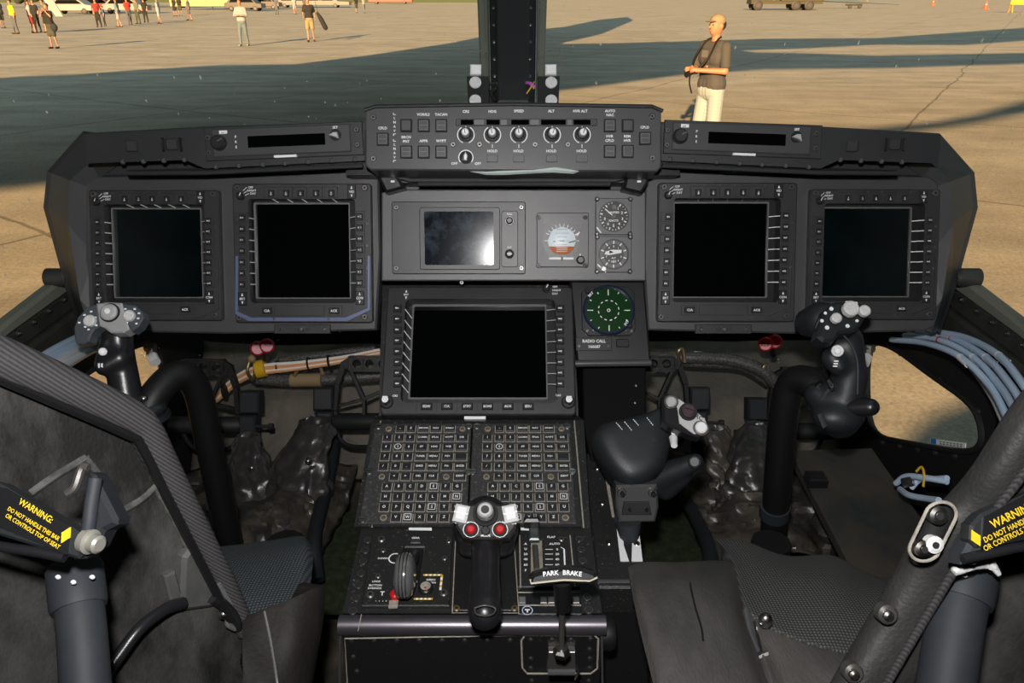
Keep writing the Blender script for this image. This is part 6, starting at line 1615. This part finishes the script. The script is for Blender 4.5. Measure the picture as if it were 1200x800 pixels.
# ---------------------------------------------------------------- tarmac
SUN_AZ = radians(12); SUN_EL = radians(14)
sdir = Vector((sin(SUN_AZ) * cos(SUN_EL), cos(SUN_AZ) * cos(SUN_EL), -sin(SUN_EL)))
mg = mat('tarmac_concrete', (.40, .37, .30), .9)
nt = mg.node_tree; N = nt.nodes; L = nt.links; b = N['Principled BSDF']
tc = N.new('ShaderNodeTexCoord')
def noise_n(scale, det, mpz=None):
    n = N.new('ShaderNodeTexNoise'); n.inputs['Scale'].default_value = scale; n.inputs['Detail'].default_value = det
    if mpz:
        m = N.new('ShaderNodeMapping'); m.inputs['Scale'].default_value = mpz; L.new(tc.outputs['Object'], m.inputs[0]); L.new(m.outputs[0], n.inputs['Vector'])
    else: L.new(tc.outputs['Object'], n.inputs['Vector'])
    return n
n1 = noise_n(1.2, 8); n2 = noise_n(.35, 6, (1, 4, 1)); n3 = noise_n(45, 3)
def mixc(f, c0, c1, fac_lo, fac_hi):
    r = N.new('ShaderNodeMapRange'); r.inputs[1].default_value = fac_lo; r.inputs[2].default_value = fac_hi; L.new(f, r.inputs[0])
    x = N.new('ShaderNodeMix'); x.data_type = 'RGBA'; L.new(r.outputs[0], x.inputs[0])
    for s_, c_ in ((6, c0), (7, c1)):
        if isinstance(c_, tuple): x.inputs[s_].default_value = (*c_, 1)
        else: L.new(c_, x.inputs[s_])
    return x.outputs[2]
c1 = mixc(n1.outputs['Fac'], (.37, .36, .30), (.45, .43, .36), .35, .65)
x = N.new('ShaderNodeMix'); x.data_type = 'RGBA'; x.blend_type = 'MULTIPLY'; x.inputs[0].default_value = 1
c2 = mixc(n2.outputs['Fac'], (.78, .78, .78), (1.06, 1.06, 1.06), .35, .65); L.new(c1, x.inputs[6]); L.new(c2, x.inputs[7])
x2_ = N.new('ShaderNodeMix'); x2_.data_type = 'RGBA'; x2_.blend_type = 'MULTIPLY'; x2_.inputs[0].default_value = 1
c3 = mixc(n3.outputs['Fac'], (.76, .76, .76), (1.14, 1.14, 1.14), .3, .7); L.new(x.outputs[2], x2_.inputs[6]); L.new(c3, x2_.inputs[7])
br_ = N.new('ShaderNodeTexBrick'); br_.inputs['Scale'].default_value = 1; br_.inputs['Brick Width'].default_value = 6; br_.inputs['Row Height'].default_value = 6; br_.offset = 0
br_.inputs['Mortar Size'].default_value = .03; br_.inputs['Mortar Smooth'].default_value = .5; br_.inputs['Color1'].default_value = br_.inputs['Color2'].default_value = (1, 1, 1, 1); br_.inputs['Mortar'].default_value = (.5, .5, .5, 1)
m = N.new('ShaderNodeMapping'); m.inputs['Rotation'].default_value = (0, 0, radians(32)); m.inputs['Location'].default_value = (1.3, 2.1, 0)
wn = noise_n(.5, 3); va = N.new('ShaderNodeVectorMath'); va.operation = 'MULTIPLY_ADD'; va.inputs[1].default_value = (.4, .4, 0); L.new(wn.outputs['Color'], va.inputs[0]); L.new(tc.outputs['Object'], va.inputs[2])
L.new(va.outputs[0], m.inputs[0]); L.new(m.outputs[0], br_.inputs['Vector'])
x3 = N.new('ShaderNodeMix'); x3.data_type = 'RGBA'; x3.blend_type = 'MULTIPLY'; x3.inputs[0].default_value = 1; L.new(x2_.outputs[2], x3.inputs[6]); L.new(br_.outputs['Color'], x3.inputs[7]); L.new(x3.outputs[2], b.inputs['Base Color'])
g = GROUND
x_ = struct('ground', slab([(-260, -60, g), (260, -60, g), (260, 500, g), (-260, 500, g)], mg, .3, (0, 0, -1)), 'sunlit tan concrete apron with long shadows')
gr = mat('grass_verge', (.16, .20, .05), .95, bump=.5, bscale=5, dust=(.30, .30, .10), damt=.6, dscale=.2)
struct('ground.001', slab([(-400, 185, g + .05), (-2, 185, g + .05), (-2, 499, g + .05), (-400, 499, g + .05)], gr, .3, (0, 0, -1)), 'dry grass beyond the apron')

# ---------------------------------------------------------------- the aircraft's own wings and rotors (they cast the long shadows)
def caster(name, label, px, hgt, th=.25):
    t_ = hgt / tan(SUN_EL); back = Vector((sin(SUN_AZ), cos(SUN_AZ), 0)) * t_
    P = [on_ground(x, y) - back + Vector((0, 0, hgt)) for x, y in px]
    o = P[0].copy()
    mb = slab([p - o for p in P], M_STRUT, th, (0, 0, 1))
    x = bpy.data.objects.new(name, mb.mesh(name)); COL.objects.link(x); x.location = o
    x['label'] = label; x['category'] = 'aircraft part'
    mod(x, 'BEVEL', width=.06, segments=2)
caster('aircraft_wing', 'broad grey wing and nacelle of the aircraft, above and behind the cockpit', [(-260, 112), (0, 93), (60, 91), (140, 85), (240, 79), (330, 78), (420, 67), (520, 52), (560, 44), (640, 34), (668, 31), (662, 48), (656, 53), (720, 52), (780, 50), (850, 58), (905, 66), (905, 81), (800, 88), (720, 99), (655, 107), (560, 118), (420, 160), (300, 192), (60, 217), (0, 224), (-260, 240)], 5.0)
caster('rotor_blade', 'grey rotor blade at wing height, casting the wedge shadow beside the post', [(655, 33), (700, 23.5), (735, 20), (742, 24), (705, 40), (662, 50)], 6.0, .12)
caster('rotor_blade', 'grey rotor blade at wing height, casting the upper long shadow', [(770, 50), (900, 46), (1030, 45), (1200, 33), (1400, 22), (1400, 38), (1200, 48), (1130, 53), (1030, 52.5), (940, 57), (850, 60)], 5.6, .12)
caster('rotor_blade', 'grey rotor blade at wing height, casting the lower long shadow', [(850, 62), (930, 63), (1030, 66), (1200, 63), (1400, 56), (1400, 66), (1200, 75), (1050, 80), (900, 81.5)], 5.3, .12)
caster('rotor_blade', 'grey rotor blade low beside the nose, casting the near thin shadow', [(985, 158), (1040, 153), (1100, 147), (1150, 137.5), (1200, 123), (1330, 95), (1330, 112), (1200, 135), (1150, 145), (1085, 154), (1020, 160)], 4.5, .12)

caster('shadow_plate', 'unseen thin grey plate added to cast the rounded shadow in the right chin window', [(1062, 530), (1072, 512), (1100, 490), (1135, 477), (1180, 470), (1260, 490), (1260, 640), (1062, 640)], 1.5, .02)  # added plate out of view, shaped only for the shade by the chin window
# ---------------------------------------------------------------- people
def cloth(n, c): return mat('cloth_' + n, c, .85)
SKIN = mat('skin', (.42, .20, .12), .55)
HAIR = mat('hair_dark', (.03, .02, .015), .6)
SHOE = mat('shoe_dark', (.03, .03, .03), .6)
def person(x, y, label, shirt, legs, shorts=False, yaw=0, stride=.12, arms='down', hat=None, h=1.75, vox=.03, hands=False, shoes=None, group=None, sleeves=.5):
    """figure standing at the photo's foot point (x, y), facing yaw (0 = towards the camera)"""
    P0 = on_ground(x, y); k = h / 1.75
    t = T('person', label, 'person', None, P0, group=group)
    Rz = Matrix.Rotation(atan2(-P0.x, P0.y) * -1 + radians(yaw), 3, 'Z')
    def q(a, b_, c_): return Rz @ (Vector((a, b_, c_)) * k)      # a: to the figure's left seen from camera right, b forward is -y
    st = stride
    hip = {-1: (-.09, 0, .92), 1: (.09, 0, .92)}; knee = {-1: (-.10, -st * .6 - .02, .50), 1: (.10, st * .4 - .03, .50)}; ank = {-1: (-.10, -st, .09), 1: (.11, st, .09)}
    sh = {-1: (-.175, 0, 1.42), 1: (.175, 0, 1.42)}
    A = {'down': {s: ((s * .22, .02, 1.15), (s * .23, -.05, .90)) for s in (-1, 1)},
         'camera': {s: ((s * .25, -.05, 1.16), (s * .07, -.28, 1.17)) for s in (-1, 1)},
         'face': {s: ((s * .27, -.14, 1.26), (s * .06, -.20, 1.52)) for s in (-1, 1)},
         'swing': {-1: ((-.23, -.08, 1.16), (-.21, -.25, .98)), 1: ((.23, .10, 1.17), (.24, .08, .93))}}[arms]
    it = []
    C = lambda p, r_, a, b_: it.append(('c', q(*p), q(*r_), a * k, b_ * k))
    for s in (-1, 1):
        C(hip[s], knee[s], .080, .056); C(knee[s], ank[s], .052, .036); C((ank[s][0], ank[s][1], .05), (ank[s][0] * 1.1, ank[s][1] - .14, .035), .040, .033)
        C(sh[s], A[s][0], .048, .040); C(A[s][0], A[s][1], .038, .026)
        hd = Vector(A[s][1]) + (Vector(A[s][1]) - Vector(A[s][0])).normalized() * .07
        C(A[s][1], tuple(hd), .028, .030)
    C((-.05, 0, .95), (.05, 0, .95), .12, .12); C((0, 0, 1.0), (0, 0, 1.15), .125, .125); C((-.07, 0, 1.30), (.07, 0, 1.30), .125, .125); C((-.10, 0, 1.42), (.10, 0, 1.42), .07, .07)
    C((0, .0, 1.45), (0, -.01, 1.56), .052, .050)
    it.append(('e', q(0, -.01, 1.645), (.075 * k, .092 * k, .115 * k), Rz)); it.append(('e', q(0, -.035, 1.60), (.058 * k, .065 * k, .07 * k), Rz))
    if hands:
        it.append(('c', q(0, -.10, 1.66), q(0, -.122, 1.63), .012, .015))
        for s in (-1, 1):
            it.append(('e', q(s * .077, .0, 1.64), (.012, .022, .032), Rz))
            w = Vector(A[s][1]); d_ = (w - Vector(A[s][0])).normalized()
            for fi in range(4):
                b0 = w + d_ * .09 + Vector((0, 0, (fi - 1.5) * .019)); b1 = b0 + d_ * (.035 if fi in (0, 3) else .042) + Vector((-s * .018, 0, 0)); b2 = b1 + Vector((-s * .025, -.008, 0))
                C(tuple(b0), tuple(b1), .0095, .009); C(tuple(b1), tuple(b2), .009, .008)
            C(tuple(w + d_ * .05), tuple(w + d_ * .075 + Vector((-s * .02, .0, .045))), .012, .010)
    vs, fs = blob(it, vox, 2); t.part('body', MB().add(vs, fs, SKIN, True))
    # clothing: shells over the same skeleton
    it = []
    C((-.06, 0, 1.0), (.06, 0, 1.0), .135, .135); C((-.04, 0, 1.12), (.04, 0, 1.12), .138, .138); C((-.075, 0, 1.30), (.075, 0, 1.30), .137, .137); C((-.11, 0, 1.415), (.11, 0, 1.415), .082, .082)
    for s in (-1, 1):
        e = Vector(sh[s]).lerp(Vector(A[s][0]), .75 if sleeves < 1 else 1); C(sh[s], tuple(e), .066, .062)
        if sleeves >= 1: C(A[s][0], A[s][1], .055, .042)
    vs, fs = blob(it, vox, 3); t.part('shirt', MB().add(vs, fs, shirt, True))
    it = []
    C((-.05, 0, .93), (.05, 0, .93), .135, .135)
    for s in (-1, 1):
        if shorts: e = Vector(hip[s]).lerp(Vector(knee[s]), .88); C(hip[s], tuple(e), .100, .092)
        else: C(hip[s], knee[s], .095, .075); C(knee[s], (ank[s][0], ank[s][1], .10), .072, .058)
    vs, fs = blob(it, vox, 2); t.part('shorts' if shorts else 'trousers', MB().add(vs, fs, legs, True))
    for s in (-1, 1):
        vs, fs = blob([('c', q(ank[s][0], ank[s][1] + .02, .05), q(ank[s][0] * 1.1, ank[s][1] - .15, .042), .048 * k, .042 * k)], vox * .7, 1); t.part('shoe', MB().add(vs, fs, shoes or SHOE, True))
    if hat:
        mb = MB().ell(q(0, .0, 1.70), (.086 * k, .098 * k, .075 * k), hat, 16, 10, Rz)
        mb.ell(q(0, -.11, 1.695), (.065 * k, .065 * k, .010 * k), hat, 14, 6, Rz); t.part('cap', mb)
        t.part('hair', MB().ell(q(0, .03, 1.655), (.080 * k, .080 * k, .075 * k), HAIR, 14, 10, Rz))
    else: t.part('hair', MB().ell(q(0, .018, 1.69), (.082 * k, .090 * k, .085 * k), HAIR, 14, 10, Rz))
    t.q = q; t.k = k
    return t
CB = cloth('black', (.015, .016, .015)); CW = cloth('white', (.30, .32, .34)); CG = cloth('grey', (.09, .10, .12)); CK = cloth('khaki', (.26, .22, .12)); CR = cloth('red', (.20, .02, .02))
CT = cloth('taupe', (.060, .062, .068)); CC = cloth('cream', (.30, .36, .40)); CBL = cloth('light_blue', (.12, .20, .26)); CHV = cloth('hi_vis', (.35, .55, .02)); CJ = cloth('jeans', (.12, .17, .20)); COL_ = cloth('olive', (.05, .06, .04)); CTAN = cloth('tan_cap', (.26, .22, .15))
# the man with the camera
pm = person(824, 196, 'man in tan cap, taupe T-shirt and cream shorts holding a camera, facing left', CT, CC, True, yaw=-74, stride=.05, arms='camera', hat=CTAN, h=1.80, vox=.010, hands=True)
q = pm.q
pm.part('shirt_print', MB().add([q(-.07, -.142, 1.30), q(.04, -.146, 1.30), q(.04, -.142, 1.38), q(-.07, -.138, 1.38)], [(0, 1, 2, 3)], mat('grey_print', (.13, .13, .14), .8))).hide_render = False
mb = MB()
for s in (-1, 1): mb.ell(q(s * .028, -.098, 1.655), .009, M_GAP, 8, 6)
mb.ell(q(0, -.099, 1.585), (.020, .006, .005), mat('lips', (.3, .09, .07), .5), 8, 6); pm.part('eyes_and_mouth', mb)
cm = T('camera_body', 'black camera on a neck strap in the hands of the man outside', 'camera', None, pm.o + q(0, -.32, 1.14))
R_ = lambda a, b_, c_: cm.w(pm.o + q(a, b_, c_))
mb = MB(); mb.tube([R_(-.055, -.31, 1.16), R_(.055, -.31, 1.16)], .034, M_TUBE, 12); cm.part('housing', mb)
cm.part('lens', MB().tube([R_(0, -.32, 1.15), R_(0, -.42, 1.12)], [.030, .036], M_TUBE, 16))
cm.part('strap', MB().tube([R_(-.05, -.30, 1.17), R_(-.11, -.19, 1.32), R_(-.08, -.06, 1.49), R_(0, .07, 1.52), R_(.08, -.06, 1.49), R_(.11, -.19, 1.32), R_(.05, -.30, 1.17)], .011, M_TUBE, 8, 6))
cm.part('hanging_strap', MB().tube([R_(-.05, -.31, 1.14), R_(-.06, -.30, 1.02), R_(-.05, -.26, .90)], .010, M_TUBE, 8, 5))
person(65, 57, 'person in black shirt and dark shorts photographing, carrying a round shoulder bag', CB, COL_, True, 10, .06, 'face', h=1.66, hat=None)
sb_ = T('shoulder_bag', 'small dark shoulder bag at the hip of the black-clad photographer', 'bag', None, on_ground(70, 57) + Vector((.02, -.1, .80)))
sb_.part('bag', MB().ell(sb_.w(sb_.o), (.14, .09, .16), cloth('bag', (.02, .02, .025)))); sb_.part('strap', MB().tube([Vector((.08, 0, .1)), Vector((-.05, -.08, .45)), Vector((-.22, 0, .6))], .012, CB, 6, 4))
person(287, 54, 'man in white shirt and grey jeans walking with a camera', CW, CJ, False, 15, .14, 'camera', h=1.8, sleeves=1, shoes=cloth('white_shoe', (.25, .25, .25)))
person(365, 49, 'man in black T-shirt and khaki shorts carrying a long dark bag', CB, CK, True, 20, .12, 'swing', h=1.85)
bg = T('long_bag', 'long dark slender bag hanging beside the man in khaki shorts', 'bag', None, on_ground(378, 49) + Vector((0, 0, .4)))
bg.part('bag', MB().tube([Vector((-.12, -.05, .85)), Vector((.02, -.05, .60)), Vector((.20, -.05, .22)), Vector((.26, -.05, .12))], [.05, .10, .11, .06], CB, 12, 5)); bg.part('strap', MB().tube([Vector((-.15, -.1, 1.3)), Vector((-.02, -.1, .7))], .01, CB, 6))
crowd = [(20, 40, 'person in hi-vis yellow vest and grey trousers at far left', CHV, CG, False, 0, 'down'), (40, 39, 'person in white shirt and shorts beside the yellow vest', CW, CR, True, 160, 'down'),
         (46, 38, 'dark-clothed person behind the white shirt at far left', CB, CB, False, 20, 'down'), (57, 38.5, 'pale-shirted person half behind the black-clad photographer', CG, CB, True, 0, 'down'),
         (4, 33, 'grey-clothed person at the left frame edge', CG, COL_, True, 90, 'down'), (117, 32, 'person in dark red shirt and dark trousers', CR, CB, False, 30, 'down'), (141, 32, 'walker in light blue shirt and white shorts', CBL, CW, True, -60, 'swing'),
         (124, 31, 'short person in blue beside the dark red shirt', cloth('blue', (.03, .08, .2)), CB, False, -30, 'down'), (153, 29, 'person in bright red shirt in the crowd', cloth('bright_red', (.4, .03, .03)), CG, False, 60, 'swing'), (163, 28, 'person in grey-green clothes in the crowd', cloth('sage', (.12, .14, .11)), COL_, False, 0, 'down'),
         (172, 26.5, 'person in near-black clothes in the crowd', CB, CB, False, 20, 'down'), (188, 28, 'walker in cream clothes with bent knees', CC, CC, True, -70, 'swing'), (206, 19, 'far person in black shirt and shorts', CB, CB, True, 0, 'down'),
         (212, 18.5, 'far person in black beside a pale bench', CB, COL_, True, 30, 'down'), (223, 24, 'walker in grey dress-like shirt with white shoes', CG, CG, True, -60, 'swing'), (358, 18, 'walker in white shorts behind the khaki shorts man', CG, CW, True, -40, 'swing'), (346, 17, 'walker in white top at the left of the khaki shorts man', CW, CW, True, 40, 'swing'),
         (418, 15, 'far walker with bare legs and dark top', CB, COL_, True, 40, 'swing'), (427, 15.5, 'far walker in blue-grey trousers and white shoes', CW, CJ, False, 60, 'swing'), (325, 17, 'far person in grey standing behind', CG, CG, False, 0, 'down')]
for (x, y, l_, a, b_, s_, yw, ar) in crowd: person(x, y, l_, a, b_, s_, yw, .16 if ar == 'swing' else .05, ar, h=1.25 if 'short person' in l_ else 1.72, vox=.045, group=None)

# ---------------------------------------------------------------- vehicles, cones, trees
def wheel(t, p, r, w, name='wheel'):
    o = t.part(name, MB().rev(p - Vector((0, w / 2, 0)), (0, 1, 0), [(r * .75, 0), (r, .05), (r, w - .05), (r * .75, w)], SHOE, 20)); t.part('hub', MB().rev(p - Vector((0, w / 2 + .02, 0)), (0, 1, 0), [(r * .45, 0), (r * .4, .02)], M_FDP, 12), o)
OD = mat('olive_drab', (.05, .05, .03), .7)
P0 = on_ground(918, 12); t = T('army_truck', 'olive drab six-wheeled army truck at the top right', 'truck', None, P0)
t.part('chassis', MB().add(*(lambda m_: (m_.v, m_.f))(slab([(-4.6, -1.1, .75), (4.6, -1.1, .75), (4.6, 1.1, .75), (-4.6, 1.1, .75)], OD, .35, (0, 0, 1))), OD))
t.part('cargo_bed', MB().add(*(lambda m_: (m_.v, m_.f))(slab([(-.8, -1.2, 1.1), (4.7, -1.2, 1.1), (4.7, 1.2, 1.1), (-.8, 1.2, 1.1)], OD, 1.3, (0, 0, 1))), OD))
t.part('cab', MB().add(*(lambda m_: (m_.v, m_.f))(slab([(-2.8, -1.15, 1.1), (-1.0, -1.15, 1.1), (-1.0, 1.15, 1.1), (-2.8, 1.15, 1.1)], OD, 1.5, (0, 0, 1))), OD))
t.part('bonnet', MB().add(*(lambda m_: (m_.v, m_.f))(slab([(-4.6, -1.0, 1.1), (-2.8, -1.0, 1.1), (-2.8, 1.0, 1.1), (-4.6, 1.0, 1.1)], OD, .8, (0, 0, 1))), OD))
for xx in (-3.7, 1.2, 2.9):
    for yy in (-1.0, 1.0): wheel(t, Vector((xx, yy, .6)), .6, .4)
P0 = on_ground(1000, 10); t = T('wing_dolly', 'long pale tapered wing on a low wheeled dolly beside the truck', 'trailer', None, P0)
t.part('pale_wing', MB().grid([[Vector((-5.5, -.9, 1.05)), Vector((0, -.7, .85)), Vector((6.5, -.1, .55))], [Vector((-5.5, 0, 1.35)), Vector((0, 0, 1.1)), Vector((6.5, 0, .62))], [Vector((-5.5, .9, 1.05)), Vector((0, .7, .85)), Vector((6.5, .1, .55))], [Vector((-5.5, 0, .9)), Vector((0, 0, .75)), Vector((6.5, 0, .5))], [Vector((-5.5, -.9, 1.05)), Vector((0, -.7, .85)), Vector((6.5, -.1, .55))]], mat('pale_green_white', (.20, .26, .26), .5)))
t.part('dolly_frame', MB().tube([Vector((-1.2, 0, .5)), Vector((1.2, 0, .5))], .12, OD, 8))
for xx in (-.7, .7): wheel(t, Vector((xx, -.4, .28)), .28, .2)
CO = mat('cone_orange', (.75, .10, .03), .5)
for x, y, l_ in ((1093, 6, 'orange traffic cone right of the pale wing'), (1154.5, 10.5, 'orange traffic cone nearest the yellow barricade'), (1016, 2.5, 'orange traffic cone farthest off, above the pale wing')):
    P0 = on_ground(x, y); t = T('traffic_cone', l_, 'cone', None, P0, group='orange cones on the apron')
    t.part('cone', MB().rev((0, 0, .04), (0, 0, 1), [(.30, 0), (.06, .95), (.04, 1.0)], CO, 16)); t.part('base', MB().box(-.38, -.38, .38, .38, 0, .05, CO, .01)); t.part('collar', MB().rev((0, 0, .5), (0, 0, 1), [(.195, 0), (.135, .2)], mat('cone_white', (.3, .3, .3), .5), 16))
P0 = on_ground(1196, 15); t = T('barricade', 'yellow A-frame barricade at the top right corner', 'barricade', None, P0)
YB = mat('barricade_yellow', (.55, .45, .03), .5)
for xx in (-1.2, 1.2):
    for s_ in (-1, 1): t.part('leg', MB().tube([Vector((xx, s_ * .4, 0)), Vector((xx, 0, 1.2))], .07, mat('barricade_orange', (.6, .25, .02), .5), 8))
t.part('board', MB().add(*(lambda m_: (m_.v, m_.f))(slab([(-1.5, -.2, .85), (1.5, -.2, .85), (1.5, -.2, 1.3), (-1.5, -.2, 1.3)], YB, .06, (0, 1, 0))), YB))
def car(x, y, label, col, L_=4.6, H_=1.5, name='car'):
    P0 = on_ground(x, y); t = T(name, label, 'car' if name == 'car' else 'vehicle', None, P0); m_ = mat(name + '_' + label.split()[1] + label.split()[0], col, .35, coat=.5)
    prof = [(-L_ / 2, .35), (L_ / 2, .35), (L_ / 2, .85), (L_ * .36, .95), (L_ * .2, H_), (-L_ * .28, H_), (-L_ * .42, 1.0), (-L_ / 2, .9)]
    mb = MB().prism(prof, -.85, .85, m_, .05); mb.v = [Vector((v.x, -v.z, v.y)) for v in mb.v]; t.part('body', mb)
    wn_ = [(L_ * .30, 1.0), (L_ * .18, H_ - .1), (-L_ * .26, H_ - .1), (-L_ * .36, 1.0)]
    mb = MB().prism(wn_, -.87, .87, M_SCR, .02); mb.v = [Vector((v.x, -v.z, v.y)) for v in mb.v]; t.part('windows', mb)
    for xx in (-L_ * .32, L_ * .32):
        for yy in (-.75, .75): wheel(t, Vector((xx, yy, .33)), .33, .22)
car(458, 4.5, 'red parked car at the apron edge left of the post', (.30, .02, .02), 9, 1.9)
car(365, 9, 'grey long vehicle behind the walkers', (.10, .11, .11), 12, 2.2, 'service_vehicle')
car(88, 16.5, 'white parked car in front of the dark trees', (.32, .32, .32)); car(150, 16, 'silver parked car behind the crowd', (.25, .26, .27)); car(288, 13, 'dark parked car beside the yellow booth', (.02, .02, .02), 4.6, 1.7)
car(118, 15, 'maroon parked car right of the white one', (.12, .02, .02)); car(310, 11, 'black parked car left of the grey vehicle', (.03, .03, .03), 4.6, 1.7)
P0 = on_ground(252, 11.5); t = T('sales_booth', 'pale yellow booth with a flat counter at the apron edge', 'booth', None, P0)
BY = mat('booth_yellow', (.34, .36, .16), .6)
t.part('counter', MB().add(*(lambda m_: (m_.v, m_.f))(slab([(-5.5, -1, .45), (5.0, -1, .45), (5.0, 1, .45), (-5.5, 1, .45)], BY, 1.6, (0, 0, 1))), BY))
for xx in (-4.8, 0, 4.4): t.part('leg', MB().tube([Vector((xx, -.8, 0)), Vector((xx, -.8, .5))], .08, OD, 8))
P0 = on_ground(62, 19); t = T('leaning_board', 'white board leaning in front of the dark trees', 'board', None, P0 + Vector((0, 0, 0)))
t.part('board', MB().add([(-1.2, 0, 2.6), (-.2, 0, 2.8), (1.3, -.6, 0), (.6, -.6, 0), (-1.2, .1, 2.6), (-.2, .1, 2.8), (1.3, -.5, 0), (.6, -.5, 0)], [(0, 3, 2, 1), (4, 5, 6, 7), (0, 1, 5, 4), (1, 2, 6, 5), (2, 3, 7, 6), (3, 0, 4, 7)], CW))
t.part('prop', MB().tube([Vector((0, .1, 2.3)), Vector((.2, 1.2, 0))], .05, OD, 6))
LF = mat('dark_foliage', (.022, .035, .014), .9, bump=1, bscale=2, dust=(.05, .06, .02), damt=.5, dscale=1)
for i, (x, l_) in enumerate(((-15, 'dark leafy tree at the left frame edge beyond the cars'), (32, 'second dark leafy tree from the left beyond the cars'), (76, 'third dark leafy tree from the left beyond the cars'), (118, 'fourth dark leafy tree from the left, behind the crowd'), (165, 'fifth dark leafy tree from the left, behind the crowd'), (215, 'dark leafy tree behind the yellow booth'))):
    P0 = on_ground(x, 9); t = T('leafy_tree', l_, 'tree', None, P0, group='trees beyond the cars')
    rnd_ = random.Random(i); mb = MB()
    it = [('e', Vector((rnd_.uniform(-1.2, 1.2), rnd_.uniform(-1.2, 1.2), rnd_.uniform(1.3, 5))), (rnd_.uniform(.7, 1.1),) * 3) for _ in range(22)]
    vs, fs = blob(it, .25, 1); 
    from mathutils import noise
    vs = [v + Vector((1, 1, 1)) * .5 * noise.noise(v * 1.7) for v in vs]
    t.part('crown', MB().add(vs, fs, LF, False)); t.part('trunk', MB().tube([Vector((0, 0, 0)), Vector((.1, 0, 2.4))], [.3, .2], mat('bark', (.05, .035, .025), .9), 10))

# ---------------------------------------------------------------- light
w = bpy.data.worlds.new('sky'); bpy.context.scene.world = w; w.use_nodes = True
bgn = w.node_tree.nodes['Background']; bgn.inputs[0].default_value = (.28, .35, .36, 1); bgn.inputs[1].default_value = 1.0
sl = bpy.data.lights.new('sun', 'SUN'); sl.energy = 13.6; sl.color = (1, .61, .29); sl.angle = radians(.6)
so = bpy.data.objects.new('sun', sl); COL.objects.link(so); so.rotation_euler = (-sdir).to_track_quat('Z', 'Y').to_euler(); so.location = (-20, -40, 20)
fl_ = bpy.data.lights.new('camera_flash', 'SPOT'); fl_.energy = 42; fl_.color = (1, .98, .97); fl_.spot_size = radians(108); fl_.spot_blend = .75; fl_.shadow_soft_size = .018
fo = bpy.data.objects.new('camera_flash', fl_); COL.objects.link(fo); fo.matrix_world = CAMM @ Matrix.Translation((-.02, .10, .03))
sc_ = bpy.context.scene
sc_.view_settings.view_transform = 'Standard'; sc_.view_settings.look = 'None'; sc_.view_settings.exposure = 0; sc_.view_settings.gamma = 1; sc_.view_settings.use_curve_mapping = False
